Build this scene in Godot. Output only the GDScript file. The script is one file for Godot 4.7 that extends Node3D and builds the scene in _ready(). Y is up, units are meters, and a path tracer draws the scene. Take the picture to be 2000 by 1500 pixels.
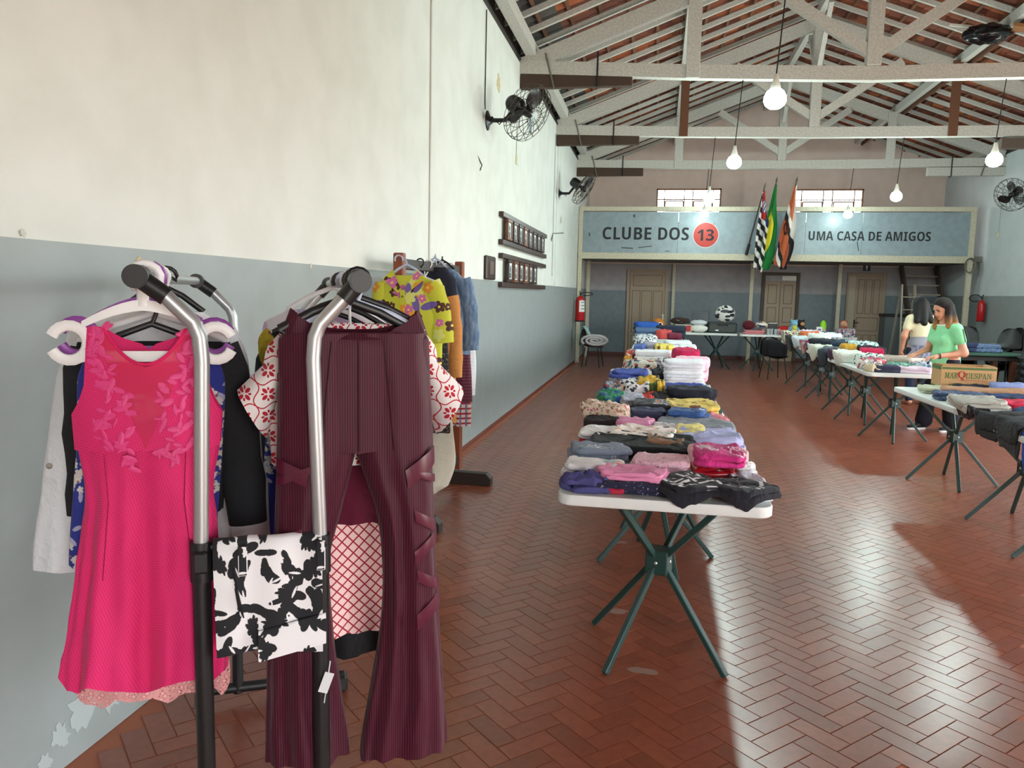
extends Node3D
# A club hall with a clothing sale: camera, light, room shell, then the things in it.

const XL := -1.88
const XR := 6.7
const ZB := -20.9
const ZF := 4.0
const XK := 2.41

class MB:
	var v := PackedVector3Array()
	var uv := PackedVector2Array()
	var col := PackedColorArray()
	var ix := PackedInt32Array()
	var c := Color.WHITE
	func vert(p: Vector3, t := Vector2.ZERO) -> int:
		v.append(p); uv.append(t); col.append(c)
		return v.size() - 1
	func tri(a: int, b: int, d: int) -> void:
		ix.append(a); ix.append(b); ix.append(d)
	# flat convex polygon, turned to face along out
	func poly(pts: Array, out: Vector3, uvs: Array = []) -> void:
		var n: Vector3 = (pts[2] - pts[0]).cross(pts[1] - pts[0])
		if pts.size() == 4 and n.length_squared() < 1e-14:
			n = (pts[3] - pts[0]).cross(pts[1] - pts[0])
		var rev := n.dot(out) < 0.0
		var s := v.size()
		for i in pts.size():
			var p: Vector3 = pts[i]
			vert(p, uvs[i] if uvs.size() else Vector2(p.x + p.z, p.y))
		for i in range(1, pts.size() - 1):
			if rev: tri(s, s + i + 1, s + i)
			else: tri(s, s + i, s + i + 1)
	func box(ce: Vector3, size: Vector3, b := Basis.IDENTITY, bev := 0.0) -> void:
		var h := size * 0.5
		bev = minf(bev, minf(h.x, minf(h.y, h.z)) * 0.8)
		for ax in 3:
			for s in [-1.0, 1.0]:
				var o := Vector3.ZERO; o[ax] = s
				var a1 := (ax + 1) % 3; var a2 := (ax + 2) % 3
				var pts := []; var uvs := []
				for q in [[-1, -1], [1, -1], [1, 1], [-1, 1]]:
					var p := Vector3.ZERO
					p[ax] = s * h[ax]; p[a1] = q[0] * (h[a1] - bev); p[a2] = q[1] * (h[a2] - bev)
					pts.append(ce + b * p)
					uvs.append(Vector2(p.z if ax == 0 else p.x, p.z if ax == 1 else -p.y))
				poly(pts, b * o, uvs)
		if bev <= 0.0: return
		for ax in 3:
			var a1 := (ax + 1) % 3; var a2 := (ax + 2) % 3
			for q in [[-1, -1], [1, -1], [1, 1], [-1, 1]]:
				var pts := []
				for e in [[-1, 0], [1, 0], [1, 1], [-1, 1]]:
					var p := Vector3.ZERO
					p[ax] = e[0] * (h[ax] - bev)
					p[a1] = q[0] * (h[a1] - (bev if e[1] == 1 else 0.0))
					p[a2] = q[1] * (h[a2] - (bev if e[1] == 0 else 0.0))
					pts.append(ce + b * p)
				var o := Vector3.ZERO; o[a1] = q[0]; o[a2] = q[1]
				poly(pts, b * o)
		for sx in [-1, 1]:
			for sy in [-1, 1]:
				for sz in [-1, 1]:
					var k := Vector3(sx, sy, sz)
					var pts := []
					for ax in 3:
						var p := k * (h - Vector3.ONE * bev); p[ax] = k[ax] * h[ax]
						pts.append(ce + b * p)
					poly(pts, b * k)
	# square bar from a to b; w across, hh along up
	func beam(a: Vector3, e: Vector3, w: float, hh: float, up := Vector3.UP, bev := 0.0) -> void:
		var d := (e - a).normalized()
		var sx := up.cross(d)
		if sx.length() < 0.01: sx = Vector3.RIGHT.cross(d)
		sx = sx.normalized()
		box((a + e) * 0.5, Vector3(w, hh, (e - a).length()), Basis(sx, d.cross(sx), d), bev)
	# rows of points joined to a skin; closed joins the ends of each row
	func loft(rows: Array, closed := true, cap0 := false, cap1 := false, us := 1.0, vs := 1.0, planar := false) -> void:
		var s := v.size()
		var n: int = rows[0].size()
		for r in rows.size():
			var m := n + 1 if closed else n
			for i in m:
				var p: Vector3 = rows[r][i % n]
				vert(p, Vector2(p.x, -p.y) if planar else Vector2(us * i / float(m - 1), vs * r / float(maxi(1, rows.size() - 1))))
		var w := n + 1 if closed else n
		for r in rows.size() - 1:
			for i in w - 1:
				var a := s + r * w + i
				tri(a, a + 1, a + w); tri(a + 1, a + w + 1, a + w)
		for k in 2:
			if (k == 0 and cap0) or (k == 1 and cap1):
				var row: PackedVector3Array = rows[0] if k == 0 else rows[rows.size() - 1]
				var ce := Vector3.ZERO
				for p in row: ce += p / n
				var q := v.size()
				vert(ce, Vector2(ce.x, -ce.y))
				for p in row: vert(p, Vector2(p.x, -p.y))
				for i in n:
					if k == 0: tri(q, q + 1 + (i + 1) % n, q + 1 + i)
					else: tri(q, q + 1 + i, q + 1 + (i + 1) % n)
	func tube(pts: Array, rad, sides := 8, caps := true, flat := 1.0, side := Vector3.ZERO) -> void:
		var rows := []
		var x := Vector3.ZERO
		for i in pts.size():
			var d: Vector3 = (pts[mini(i + 1, pts.size() - 1)] - pts[maxi(i - 1, 0)]).normalized()
			if i == 0:
				x = side if side != Vector3.ZERO else (Vector3.UP if absf(d.y) < 0.9 else Vector3.RIGHT)
			x = (x - d * d.dot(x)).normalized()
			var y := d.cross(x)
			var r: float = rad[i] if rad is Array else rad
			var row := PackedVector3Array()
			for k in sides:
				var an := TAU * k / sides
				row.append(pts[i] + x * cos(an) * r + y * sin(an) * r * flat)
			rows.append(row)
		loft(rows, true, caps, caps)
	# profile of (radius, height) spun round y
	func lathe(prof: Array, seg: int, xf := Transform3D.IDENTITY, sx := 1.0) -> void:
		var rows := []
		for p in prof:
			var row := PackedVector3Array()
			for k in seg:
				var an := -TAU * k / seg
				row.append(xf * Vector3(cos(an) * p.x * sx, p.y, sin(an) * p.x))
			rows.append(row)
		loft(rows, true, false, false)
	# outline in xy pushed along z by depth
	func prism(out: PackedVector2Array, depth: float, xf := Transform3D.IDENTITY) -> void:
		var t := Geometry2D.triangulate_polygon(out)
		for s in 2:
			var q := v.size()
			for p in out: vert(xf * Vector3(p.x, p.y, depth * (0.5 - s)), Vector2(p.x, -p.y))
			for i in range(0, t.size(), 3):
				var a: Vector2 = out[t[i]]; var b: Vector2 = out[t[i + 1]]; var d: Vector2 = out[t[i + 2]]
				var ccw := (b - a).cross(d - a) > 0.0
				if ccw == (s == 0): tri(q + t[i], q + t[i + 2], q + t[i + 1])
				else: tri(q + t[i], q + t[i + 1], q + t[i + 2])
		var area := 0.0
		for i in out.size(): area += out[i].cross(out[(i + 1) % out.size()])
		for i in out.size():
			var a := out[i]; var b := out[(i + 1) % out.size()]
			var nn := Vector2(b.y - a.y, a.x - b.x) * signf(area)
			poly([xf * Vector3(a.x, a.y, depth / 2), xf * Vector3(b.x, b.y, depth / 2), xf * Vector3(b.x, b.y, -depth / 2), xf * Vector3(a.x, a.y, -depth / 2)], xf.basis * Vector3(nn.x, nn.y, 0))
	func mesh() -> ArrayMesh:
		var n := PackedVector3Array(); n.resize(v.size())
		for i in range(0, ix.size(), 3):
			var a := v[ix[i]]
			var f := (v[ix[i + 2]] - a).cross(v[ix[i + 1]] - a)
			n[ix[i]] += f; n[ix[i + 1]] += f; n[ix[i + 2]] += f
		for i in n.size(): n[i] = n[i].normalized() if n[i].length_squared() > 1e-20 else Vector3.UP
		var a := []
		a.resize(Mesh.ARRAY_MAX)
		a[Mesh.ARRAY_VERTEX] = v; a[Mesh.ARRAY_NORMAL] = n; a[Mesh.ARRAY_TEX_UV] = uv
		a[Mesh.ARRAY_COLOR] = col; a[Mesh.ARRAY_INDEX] = ix
		var m := ArrayMesh.new()
		m.add_surface_from_arrays(Mesh.PRIMITIVE_TRIANGLES, a)
		return m

var rng := RandomNumberGenerator.new()
var counts := {}
var M := {}
var nz := FastNoiseLite.new()

func rnd(a: float, b: float) -> float: return rng.randf_range(a, b)

func numbered(n: String) -> String:
	counts[n] = counts.get(n, -1) + 1
	return n if counts[n] == 0 else "%s_%03d" % [n, counts[n]]

func tag(o: Node, label: String, category := "", group := "", kind := "") -> Node:
	if label: o.set_meta("label", label)
	if category: o.set_meta("category", category)
	if group: o.set_meta("group", group)
	if kind: o.set_meta("kind", kind)
	return o

func thing(called: String, label: String, category: String, at := Vector3.ZERO, turn := 0.0, group := "") -> Node3D:
	var o := Node3D.new()
	o.name = numbered(called)
	add_child(o)
	o.position = at; o.rotation.y = turn
	tag(o, label, category, group)
	return o

func put(called: String, mesh: Mesh, mat: Material, parent: Node = null) -> MeshInstance3D:
	var o := MeshInstance3D.new()
	o.mesh = mesh
	o.material_override = mat
	if parent == null or parent == self:
		o.name = numbered(called); add_child(o)
	else:
		o.name = called; parent.add_child(o, true)
	return o

func part(called: String, mb: MB, mat: Material, parent: Node = null) -> MeshInstance3D:
	return put(called, mb.mesh(), mat, parent)

func solo(called: String, mb: MB, mat: Material, label: String, category: String, at := Vector3.ZERO, turn := 0.0, group := "") -> MeshInstance3D:
	var o := part(called, mb, mat)
	o.position = at; o.rotation.y = turn
	tag(o, label, category, group)
	return o

func structure(called: String) -> Node3D:
	var o := Node3D.new()
	o.name = called; add_child(o)
	o.set_meta("kind", "structure")
	return o

func mat(hex: String, rough := 0.8, metal := 0.0) -> StandardMaterial3D:
	var key := "%s_%.2f_%.2f" % [hex, rough, metal]
	if not M.has(key):
		var m := StandardMaterial3D.new()
		m.albedo_color = Color(hex); m.roughness = rough; m.metallic = metal
		M[key] = m
	return M[key]

func noise_tex(freq: float, a: Color, b: Color, sz := 512, oct := 4, sd := 1, lo := 0.3, hi := 0.7) -> NoiseTexture2D:
	var t := NoiseTexture2D.new()
	t.width = sz; t.height = sz; t.seamless = true
	var n := FastNoiseLite.new()
	n.frequency = freq; n.fractal_octaves = oct; n.seed = sd; n.noise_type = FastNoiseLite.TYPE_SIMPLEX_SMOOTH
	t.noise = n
	var g := Gradient.new()
	g.offsets = PackedFloat32Array([lo, hi]); g.colors = PackedColorArray([a, b])
	t.color_ramp = g
	return t

# a surface with blotches (world triplanar) over a base colour
func blotchy(key: String, hex: String, tex: Texture2D, size: float, rough: float, bump: Texture2D = null, bh := 0.1) -> StandardMaterial3D:
	if M.has(key): return M[key]
	var m := StandardMaterial3D.new()
	m.albedo_color = Color(hex); m.albedo_texture = tex; m.roughness = rough
	m.uv1_triplanar = true; m.uv1_world_triplanar = true
	m.uv1_scale = Vector3.ONE / size
	if bump:
		m.heightmap_enabled = true; m.heightmap_texture = bump; m.heightmap_scale = bh
	M[key] = m
	return m

var wear: NoiseTexture2D
var grain: NoiseTexture2D
var cloudy: NoiseTexture2D

func _ready() -> void:
	# ---- camera
	var cam := Camera3D.new()
	cam.name = "camera"
	cam.fov = rad_to_deg(2.0 * atan(750.0 / 1530.0))
	cam.position = Vector3(0, 1.6, 0)
	cam.basis = Basis(Vector3.UP, deg_to_rad(10.4)) * Basis(Vector3.RIGHT, deg_to_rad(-6.67)) * Basis(Vector3.BACK, deg_to_rad(1.2))
	cam.near = 0.05; cam.far = 200.0
	add_child(cam)
	# ---- sky, exposure
	var env := Environment.new()
	env.background_mode = Environment.BG_SKY
	var sm := ProceduralSkyMaterial.new()
	sm.sky_top_color = Color(0.95, 0.98, 1.0); sm.sky_horizon_color = Color(1.0, 1.0, 0.98)
	sm.ground_bottom_color = Color(0.62, 0.58, 0.52); sm.ground_horizon_color = Color(0.85, 0.8, 0.74)
	sm.energy_multiplier = 24.0
	env.sky = Sky.new(); env.sky.sky_material = sm
	env.tonemap_mode = Environment.TONE_MAPPER_LINEAR
	env.tonemap_exposure = 0.83
	env.sdfgi_enabled = true; env.ssao_enabled = true; env.ssil_enabled = true
	var we := WorldEnvironment.new()
	we.name = "surroundings"; we.environment = env
	add_child(we)
	rng.seed = 7
	nz.seed = 3; nz.frequency = 1.0; nz.fractal_octaves = 3
	wear = noise_tex(0.006, Color(0.972, 0.972, 0.965), Color.WHITE, 1024, 6, 5, 0.2, 0.7)
	grain = noise_tex(0.03, Color(0.92, 0.91, 0.9), Color.WHITE, 512, 5, 9, 0.2, 0.7)
	cloudy = noise_tex(0.012, Color(0.95, 0.95, 0.95), Color.WHITE, 512, 4, 11, 0.2, 0.7)
	build_walls()
	build_floor()
	build_roof()
	build_trusses()
	build_balcony()
	build_all()

# right wall openings: z centre, sill, width, height
const DOORS := [[-2.4, 0.0, 2.1, 2.7], [-6.2, 0.9, 2.0, 1.9], [-9.8, 1.0, 1.9, 1.8], [-13.0, 1.2, 1.3, 1.5]]
# back windows: x0, x1, y0, y1
const WINS := [[-0.16, 1.46, 3.45, 4.33], [3.2, 4.86, 3.45, 4.31]]

func build_walls() -> void:
	var plaster := blotchy("plaster", "dfe2dd", wear, 3.0, 0.75)
	var paint := blotchy("paint", "949d9e", wear, 1.7, 0.42, grain, 0.12)
	# left wall: plaster above, oil paint dado below
	var wl := structure("wall_left")
	var b := MB.new()
	b.box(Vector3(XL - 0.125, 2.27, (ZF + ZB) / 2), Vector3(0.25, 4.54, ZF - ZB + 0.4))
	part("plaster", b, plaster, wl)
	b = MB.new()
	b.box(Vector3(XL + 0.0015, 0.865, (ZF + ZB) / 2), Vector3(0.003, 1.73, ZF - ZB))
	part("dado_paint", b, paint, wl)
	b = MB.new()
	for z in [-6.3, -14.3]:
		b.box(Vector3(XL + 0.008, 3.1, z - 0.9), Vector3(0.016, 2.75, 1.8), Basis.IDENTITY, 0.006)
	part("pilaster", b, plaster, wl)
	b = MB.new()
	b.box(Vector3(XL + 0.006, 0.025, (-6.0 + ZB) / 2), Vector3(0.012, 0.05, -6.0 - ZB))
	part("skirting", b, mat("6d382b", 0.5), wl)
	peeling(wl)
	# right wall with its openings
	var wr := structure("wall_right")
	var x := XR + 0.125
	var zs := [ZF + 0.2]
	b = MB.new()
	var da := MB.new()
	for d in DOORS:
		var z1: float = d[0] + d[2] / 2; var z0: float = d[0] - d[2] / 2
		var zp: float = zs[zs.size() - 1]
		b.box(Vector3(x, 2.27, (zp + z1) / 2), Vector3(0.25, 4.54, zp - z1))
		da.box(Vector3(XR - 0.0015, 0.865, (zp + z1) / 2), Vector3(0.003, 1.73, zp - z1))
		var top: float = d[1] + d[3]
		b.box(Vector3(x, (top + 4.54) / 2, d[0]), Vector3(0.25, 4.54 - top, d[2]))
		if d[1] > 0: b.box(Vector3(x, d[1] / 2, d[0]), Vector3(0.25, d[1], d[2]))
		zs.append(z0)
	var zl: float = zs[zs.size() - 1]
	b.box(Vector3(x, 2.27, (zl + ZB) / 2), Vector3(0.25, 4.54, zl - ZB + 0.4))
	da.box(Vector3(XR - 0.0015, 0.865, (zl + ZB) / 2), Vector3(0.003, 1.73, zl - ZB))
	part("plaster", b, blotchy("plaster_blue", "cdd3d6", wear, 3.0, 0.75), wr)
	part("dado_paint", da, paint, wr)
	# back wall with two high windows and the gable
	var wb := structure("wall_back")
	b = MB.new()
	var z := ZB - 0.125
	var dep := 0.25
	var cols := [XL - 0.25, WINS[0][0], WINS[0][1], WINS[1][0], WINS[1][1], XR + 0.25]
	b.box(Vector3((XL + XR) / 2, 1.725, z), Vector3(XR - XL + 0.5, 3.45, dep))
	for i in [0, 2, 4]:
		b.box(Vector3((cols[i] + cols[i + 1]) / 2, 4.0, z), Vector3(cols[i + 1] - cols[i], 1.1, dep))
	for w in WINS:
		b.box(Vector3((w[0] + w[1]) / 2, (w[3] + 4.55) / 2, z), Vector3(w[1] - w[0], 4.55 - w[3], dep))
	b.prism(PackedVector2Array([Vector2(XL - 0.25, 4.55), Vector2(XR + 0.25, 4.55), Vector2(XR + 0.25, 4.8), Vector2(XK, 6.55), Vector2(XL - 0.25, 4.8)]), dep, Transform3D(Basis.IDENTITY, Vector3(0, 0, z)))
	part("plaster", b, blotchy("plaster_pink", "ecd3c8", wear, 2.6, 0.8), wb)
	b = MB.new()
	b.box(Vector3((XL + XR) / 2, 0.855, ZB + 0.0015), Vector3(XR - XL, 1.71, 0.003))
	part("dado_paint", b, blotchy("paint_back", "76828a", cloudy, 1.1, 0.5), wb)
	b = MB.new()
	b.box(Vector3((XL + XR) / 2, 2.06, ZB + 0.001), Vector3(XR - XL, 0.7, 0.002))
	part("lilac_plaster", b, blotchy("plaster_lilac", "aaa7aa", cloudy, 2.1, 0.8), wb)
	b = MB.new()
	b.box(Vector3((XL + XR) / 2, 0.045, ZB + 0.01), Vector3(XR - XL, 0.09, 0.02))
	part("skirting", b, mat("5a2d26", 0.5), wb)
	# front wall behind the camera with its wide doorway
	var wf := structure("wall_front")
	b = MB.new()
	z = ZF + 0.125
	b.box(Vector3((XL + 2.0) / 2, 2.27, z), Vector3(2.0 - XL + 0.25, 4.54, dep))
	b.box(Vector3((5.2 + XR) / 2, 2.27, z), Vector3(XR - 5.2 + 0.25, 4.54, dep))
	b.box(Vector3(3.6, 3.82, z), Vector3(3.2, 1.44, dep))
	b.prism(PackedVector2Array([Vector2(XL - 0.25, 4.54), Vector2(XR + 0.25, 4.54), Vector2(XR + 0.25, 4.8), Vector2(XK, 6.55), Vector2(XL - 0.25, 4.8)]), dep, Transform3D(Basis.IDENTITY, Vector3(0, 0, z)))
	part("plaster", b, plaster, wf)
	# windows: steel frames with clear panes
	var steel := mat("94705a", 0.6)
	var glass := StandardMaterial3D.new()
	glass.transparency = BaseMaterial3D.TRANSPARENCY_ALPHA
	glass.albedo_color = Color(0.95, 0.97, 1.0, 0.08); glass.roughness = 0.05
	for i in 2:
		var w: Array = WINS[i]
		var o := structure("window_%d" % (i + 1))
		var zz := ZB - 0.06
		var fr := MB.new()
		var wd: float = w[1] - w[0]; var ht: float = w[3] - w[2]
		for q in [[w[0] + 0.02, 0.04], [w[1] - 0.02, 0.04]]:
			fr.box(Vector3(q[0], (w[2] + w[3]) / 2, zz), Vector3(q[1], ht, 0.05))
		for y in [w[2] + 0.02, w[3] - 0.02]:
			fr.box(Vector3((w[0] + w[1]) / 2, y, zz), Vector3(wd, 0.04, 0.05))
		part("window_frame", fr, steel, o)
		var ym: float = w[3] - 0.27
		for f in [0.125, 0.435, 0.565, 0.875]:
			var m := MB.new()
			m.box(Vector3(w[0] + wd * f, (w[2] + w[3]) / 2, zz), Vector3(0.026, ht - 0.08, 0.03))
			part("mullion", m, steel, o)
		var tr := MB.new()
		tr.box(Vector3((w[0] + w[1]) / 2, ym, zz), Vector3(wd - 0.08, 0.026, 0.03))
		part("transom", tr, steel, o)
		for f in [[0.14, 0.42], [0.58, 0.86]]:
			var va := MB.new()
			var x0: float = w[0] + wd * f[0]; var x1: float = w[0] + wd * f[1]
			for y in [ym - 0.05, ym - 0.3]:
				va.box(Vector3((x0 + x1) / 2, y, zz + 0.05), Vector3(x1 - x0, 0.03, 0.03))
			for xx in [x0, x1]:
				va.box(Vector3(xx, ym - 0.175, zz + 0.05), Vector3(0.03, 0.25, 0.03))
			part("vent_sash", va, mat("8d6a55", 0.6), o)
		var xs := [w[0] + 0.04, w[0] + wd * 0.125, w[0] + wd * 0.435, w[0] + wd * 0.565, w[0] + wd * 0.875, w[1] - 0.04]
		for k in 5:
			for yy in [[w[2] + 0.04, ym - 0.008], [ym + 0.008, w[3] - 0.04]]:
				var p := MB.new()
				p.box(Vector3((xs[k] + xs[k + 1]) / 2, (yy[0] + yy[1]) / 2, zz), Vector3(xs[k + 1] - xs[k] - 0.016, yy[1] - yy[0], 0.004))
				part("pane", p, glass, o)

# paint flakes near the foot of the left wall and chips in the dado
func peeling(wl: Node3D) -> void:
	var pale := mat("a9b3b5", 0.6); var ochre := mat("c9b98e", 0.8)
	for f in [[-2.23, 0.17, 0.09, 0.08, 0], [-2.35, 0.13, 0.05, 0.07, 0], [-2.12, 0.12, 0.04, 0.05, 0], [-2.42, 0.19, 0.035, 0.03, 0], [-2.05, 0.07, 0.03, 0.04, 0], [-2.5, 0.1, 0.05, 0.012, 0], [-2.6, 1.688, 0.016, 0.014, 1], [-2.07, 1.745, 0.012, 0.013, 2], [-4.05, 1.72, 0.02, 0.012, 2], [-9.0, 3.95, 0.12, 0.1, 1]]:
		var b := MB.new()
		var p := PackedVector2Array()
		for k in 26:
			var r := rnd(0.55, 1.15)
			p.append(Vector2(cos(TAU * k / 26.0) * f[2] * r, sin(TAU * k / 26.0) * f[3] * r).rotated(0.7))
		b.prism(p, 0.002, Transform3D(Basis(Vector3.UP, PI / 2), Vector3(XL + (0.0045 if f[1] < 2 else 0.0012), f[1], f[0])))
		part("paint_flake", b, [pale, ochre, mat("c8c8c0", 0.8)][f[4]], wl)

func in_view(p: Vector3) -> bool:
	var q := (Basis(Vector3.UP, deg_to_rad(10.4)) * Basis(Vector3.RIGHT, deg_to_rad(-6.67)) * Basis(Vector3.BACK, deg_to_rad(1.2))).inverse() * (p - Vector3(0, 1.6, 0))
	return q.z < -0.1 and absf(q.x / q.z) < 0.68 and absf(q.y / q.z) < 0.51

func build_floor() -> void:
	var fl := structure("floor")
	var b := MB.new()
	b.box(Vector3((XL + XR) / 2, -0.053, (ZF + ZB) / 2), Vector3(XR - XL + 0.5, 0.1, ZF - ZB + 0.5))
	part("grout", b, mat("a8654c", 0.85), fl)
	var tm := StandardMaterial3D.new()
	tm.vertex_color_use_as_albedo = true
	tm.albedo_texture = grain; tm.roughness = 0.29
	tm.uv1_triplanar = true; tm.uv1_world_triplanar = true; tm.uv1_scale = Vector3.ONE * 1.3
	tm.metallic_specular = 0.62
	var L := 0.21; var W := 0.084; var g := 0.0022
	var tones := []
	for h in ["8e4c36", "884833", "935039", "834530", "8c4a36", "904c35"]: tones.append(Color(h).srgb_to_linear())
	var tile_mesh := func(m: MB, xf: Transform3D, tone: Color, tilt: float) -> void:
		m.c = tone
		var hx := L / 2 - g; var hz := W / 2 - g
		var t := []; var lo := []
		for q in [[-1, -1], [1, -1], [1, 1], [-1, 1]]:
			t.append(xf * Vector3(q[0] * (hx - 0.0003), rnd(-tilt, tilt), q[1] * (hz - 0.0003)))
			lo.append(xf * Vector3(q[0] * hx, -0.002, q[1] * hz))
		m.poly(t, Vector3.UP)
		for k in 4: m.poly([t[k], t[(k + 1) % 4], lo[(k + 1) % 4], lo[k]], (t[k] + t[(k + 1) % 4]) * 0.5 - xf.origin + Vector3.UP * 0.02)
	var variants := []
	for k in 12:
		var m := MB.new()
		tile_mesh.call(m, Transform3D.IDENTITY, tones[k % 6], 0.0004)
		variants.append(m.mesh())
	var places := []
	var s := sqrt(0.5)
	for i in range(-40, 330):
		for j in range(-12, 42):
			for k in 2:
				var a := i * W + j * L + (L / 2 if k == 0 else L + W / 2)
				var c := i * W - j * L + (W / 2 if k == 0 else W - L / 2)
				var p := Vector3((a - c) * s - 4.0, 0, -(a + c) * s)
				if p.x < XL + 0.05 or p.x > XR - 0.05 or p.z < ZB or p.z > -1.4 or not in_view(p): continue
				places.append([p, k, (p - Vector3(0.2, 0, -1.2)).length()])
	places.sort_custom(func(a, c): return a[2] < c[2])
	var rest := MB.new()
	for n in places.size():
		var q: Array = places[n]
		var xf := Transform3D(Basis(Vector3.UP, PI / 4 if q[1] == 0 else -PI / 4), q[0])
		if n < 300:
			put("tile", variants[rng.randi() % 12], tm, fl).transform = xf
		else:
			tile_mesh.call(rest, xf, tones[rng.randi() % 6], 0.00025)
	part("tile_field", rest, tm, fl).set_meta("kind", "stuff")
	# dull cement rubbed off round the table feet
	for p in [[-0.15, -3.86], [0.0, -3.25], [-0.2, -5.0]]:
		var d := MB.new()
		var o := PackedVector2Array()
		for k in 12: o.append(Vector2(cos(TAU * k / 12.0) * rnd(0.05, 0.1), sin(TAU * k / 12.0) * rnd(0.02, 0.04)))
		d.prism(o, 0.001, Transform3D(Basis(Vector3.RIGHT, -PI / 2), Vector3(p[0], 0.001, p[1])))
		part("cement_patch", d, mat("8a6a5e", 0.9), fl)

func roof_y(x: float) -> float: return 6.18 - 0.371 * absf(x - XK)

func build_roof() -> void:
	var ce := structure("ceiling")
	var white := blotchy("old_white", "c6c4bd", grain, 0.6, 0.8)
	var brown := blotchy("old_brown", "6b4530", grain, 0.4, 0.85)
	# plates and purlins running the length of the hall
	for q in [[XL + 0.14, -0.02, 0.13, 0.15, 0], [0.28, 0.0, 0.12, 0.13, 0], [XK, 0.02, 0.1, 0.14, 0], [4.6, 0.0, 0.1, 0.14, 0], [4.72, 0.0, 0.03, 0.12, 1], [XR - 0.14, -0.02, 0.13, 0.15, 0]]:
		var b := MB.new()
		b.box(Vector3(q[0], roof_y(q[0]) + 0.075 + q[1], (ZF + ZB) / 2), Vector3(q[2], q[3], ZF - ZB))
		part("purlin", b, brown if q[4] else white, ce)
	# rafters down each slope, tile battens across them
	var sl := Vector3(1, -0.371, 0).normalized()
	for s in [-1.0, 1.0]:
		var z := -4.0
		while z > ZB + 0.1:
			var b := MB.new()
			b.beam(Vector3(XK + s * 0.03, roof_y(XK) + 0.185, z), Vector3(XK + s * 4.5, roof_y(XK + s * 4.5) + 0.185, z), 0.05, 0.065, Vector3.UP)
			part("rafter", b, white, ce)
			z -= 0.55
		for k in 13:
			var x: float = XK + s * (0.12 + k * 0.352)
			var b := MB.new()
			b.box(Vector3(x, roof_y(x) + 0.237, (ZF + ZB) / 2), Vector3(0.045, 0.02, ZF - ZB), Basis(Vector3.BACK, -s * atan(0.371)))
			part("batten", b, brown, ce)
	# clay tiles laid in courses on the battens
	var tm := StandardMaterial3D.new()
	tm.vertex_color_use_as_albedo = true; tm.albedo_texture = grain; tm.roughness = 0.85
	tm.uv1_triplanar = true; tm.uv1_world_triplanar = true; tm.uv1_scale = Vector3.ONE * 1.5
	tm.backlight_enabled = true; tm.backlight = Color(0.10, 0.03, 0.01)
	var clay := []
	for h in ["7d4733", "74402f", "8a4f38", "6b3d30", "7a4a3c", "a25a38"]: clay.append(Color(h).srgb_to_linear())
	for h in ["4c4946", "56524e"]: clay.append(Color(h).srgb_to_linear())
	var lay := func(m: MB, xf: Transform3D, c: Color) -> void:
		m.c = c
		var up := []; var lo := []
		for r in 2:
			var x := -0.21 if r == 0 else 0.21
			var a := PackedVector3Array(); var b := PackedVector3Array()
			for k in 9:
				var zz := -0.115 + 0.23 * k / 8.0
				var y := -0.03 * cos(TAU * zz / 0.2)
				a.append(xf * Vector3(x, y + 0.012, zz)); b.append(xf * Vector3(x, y, zz))
			up.append(a); lo.append(b)
		m.loft([up[1], up[0]], false); m.loft(lo, false)
		m.loft([lo[1], up[1]], false); m.loft([up[0], lo[0]], false)
	var vm := []
	for c in clay:
		var m := MB.new(); lay.call(m, Transform3D.IDENTITY, c); vm.append(m.mesh())
	var rest := MB.new()
	var n := 0
	var z := -4.6
	var spots := []
	while z > ZB - 0.1:
		for s in [-1.0, 1.0]:
			for k in 13:
				var x: float = XK + s * (0.12 + k * 0.352)
				var tone := rng.randi() % 6
				if s < 0 and k >= 11: tone = 6 + rng.randi() % 2
				var lift := 0.0
				if rng.randf() < 0.05: lift = rnd(0.012, 0.03)
				var bs := Basis(Vector3.BACK, -s * atan(0.371) + s * 0.035)
				var p := Vector3(x, roof_y(x) + 0.29 + lift, z)
				spots.append([Transform3D(bs, p), tone, p.distance_to(Vector3(1.2, 1.6, 0)) + (0.0 if in_view(p) else 50.0)])
		z -= 0.2
	spots.sort_custom(func(a, b): return a[2] < b[2])
	for q in spots:
		n += 1
		if n <= 300: put("roof_tile", vm[q[1]], tm, ce).transform = q[0]
		else: lay.call(rest, q[0], clay[q[1]])
	part("roof_tile_field", rest, tm, ce).set_meta("kind", "stuff")
	var ri := MB.new()
	ri.tube([Vector3(XK, roof_y(XK) + 0.29, ZF), Vector3(XK, roof_y(XK) + 0.29, ZB)], 0.12, 10, true, 0.8)
	part("ridge_tile", ri, mat("8a4630", 0.9), ce)
	# roofing over the camera's end of the hall and closing strips over the walls
	var b := MB.new()
	for s in [-1.0, 1.0]:
		b.beam(Vector3(XK, roof_y(XK) + 0.30, -0.2), Vector3(XK + s * 4.75, roof_y(XK + s * 4.75) + 0.30, -0.2), 8.9, 0.04, Vector3.UP)
	part("roof_sheet", b, mat("7a4028", 0.9), ce)
	b = MB.new()
	for s in [-1.0, 1.0]:
		var x: float = XK + s * 4.42
		b.box(Vector3(x, 4.71, (ZF + ZB) / 2), Vector3(0.18, 0.36, ZF - ZB + 0.4))
	part("eave_fill", b, mat("4a4540", 0.9), ce)

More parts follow.
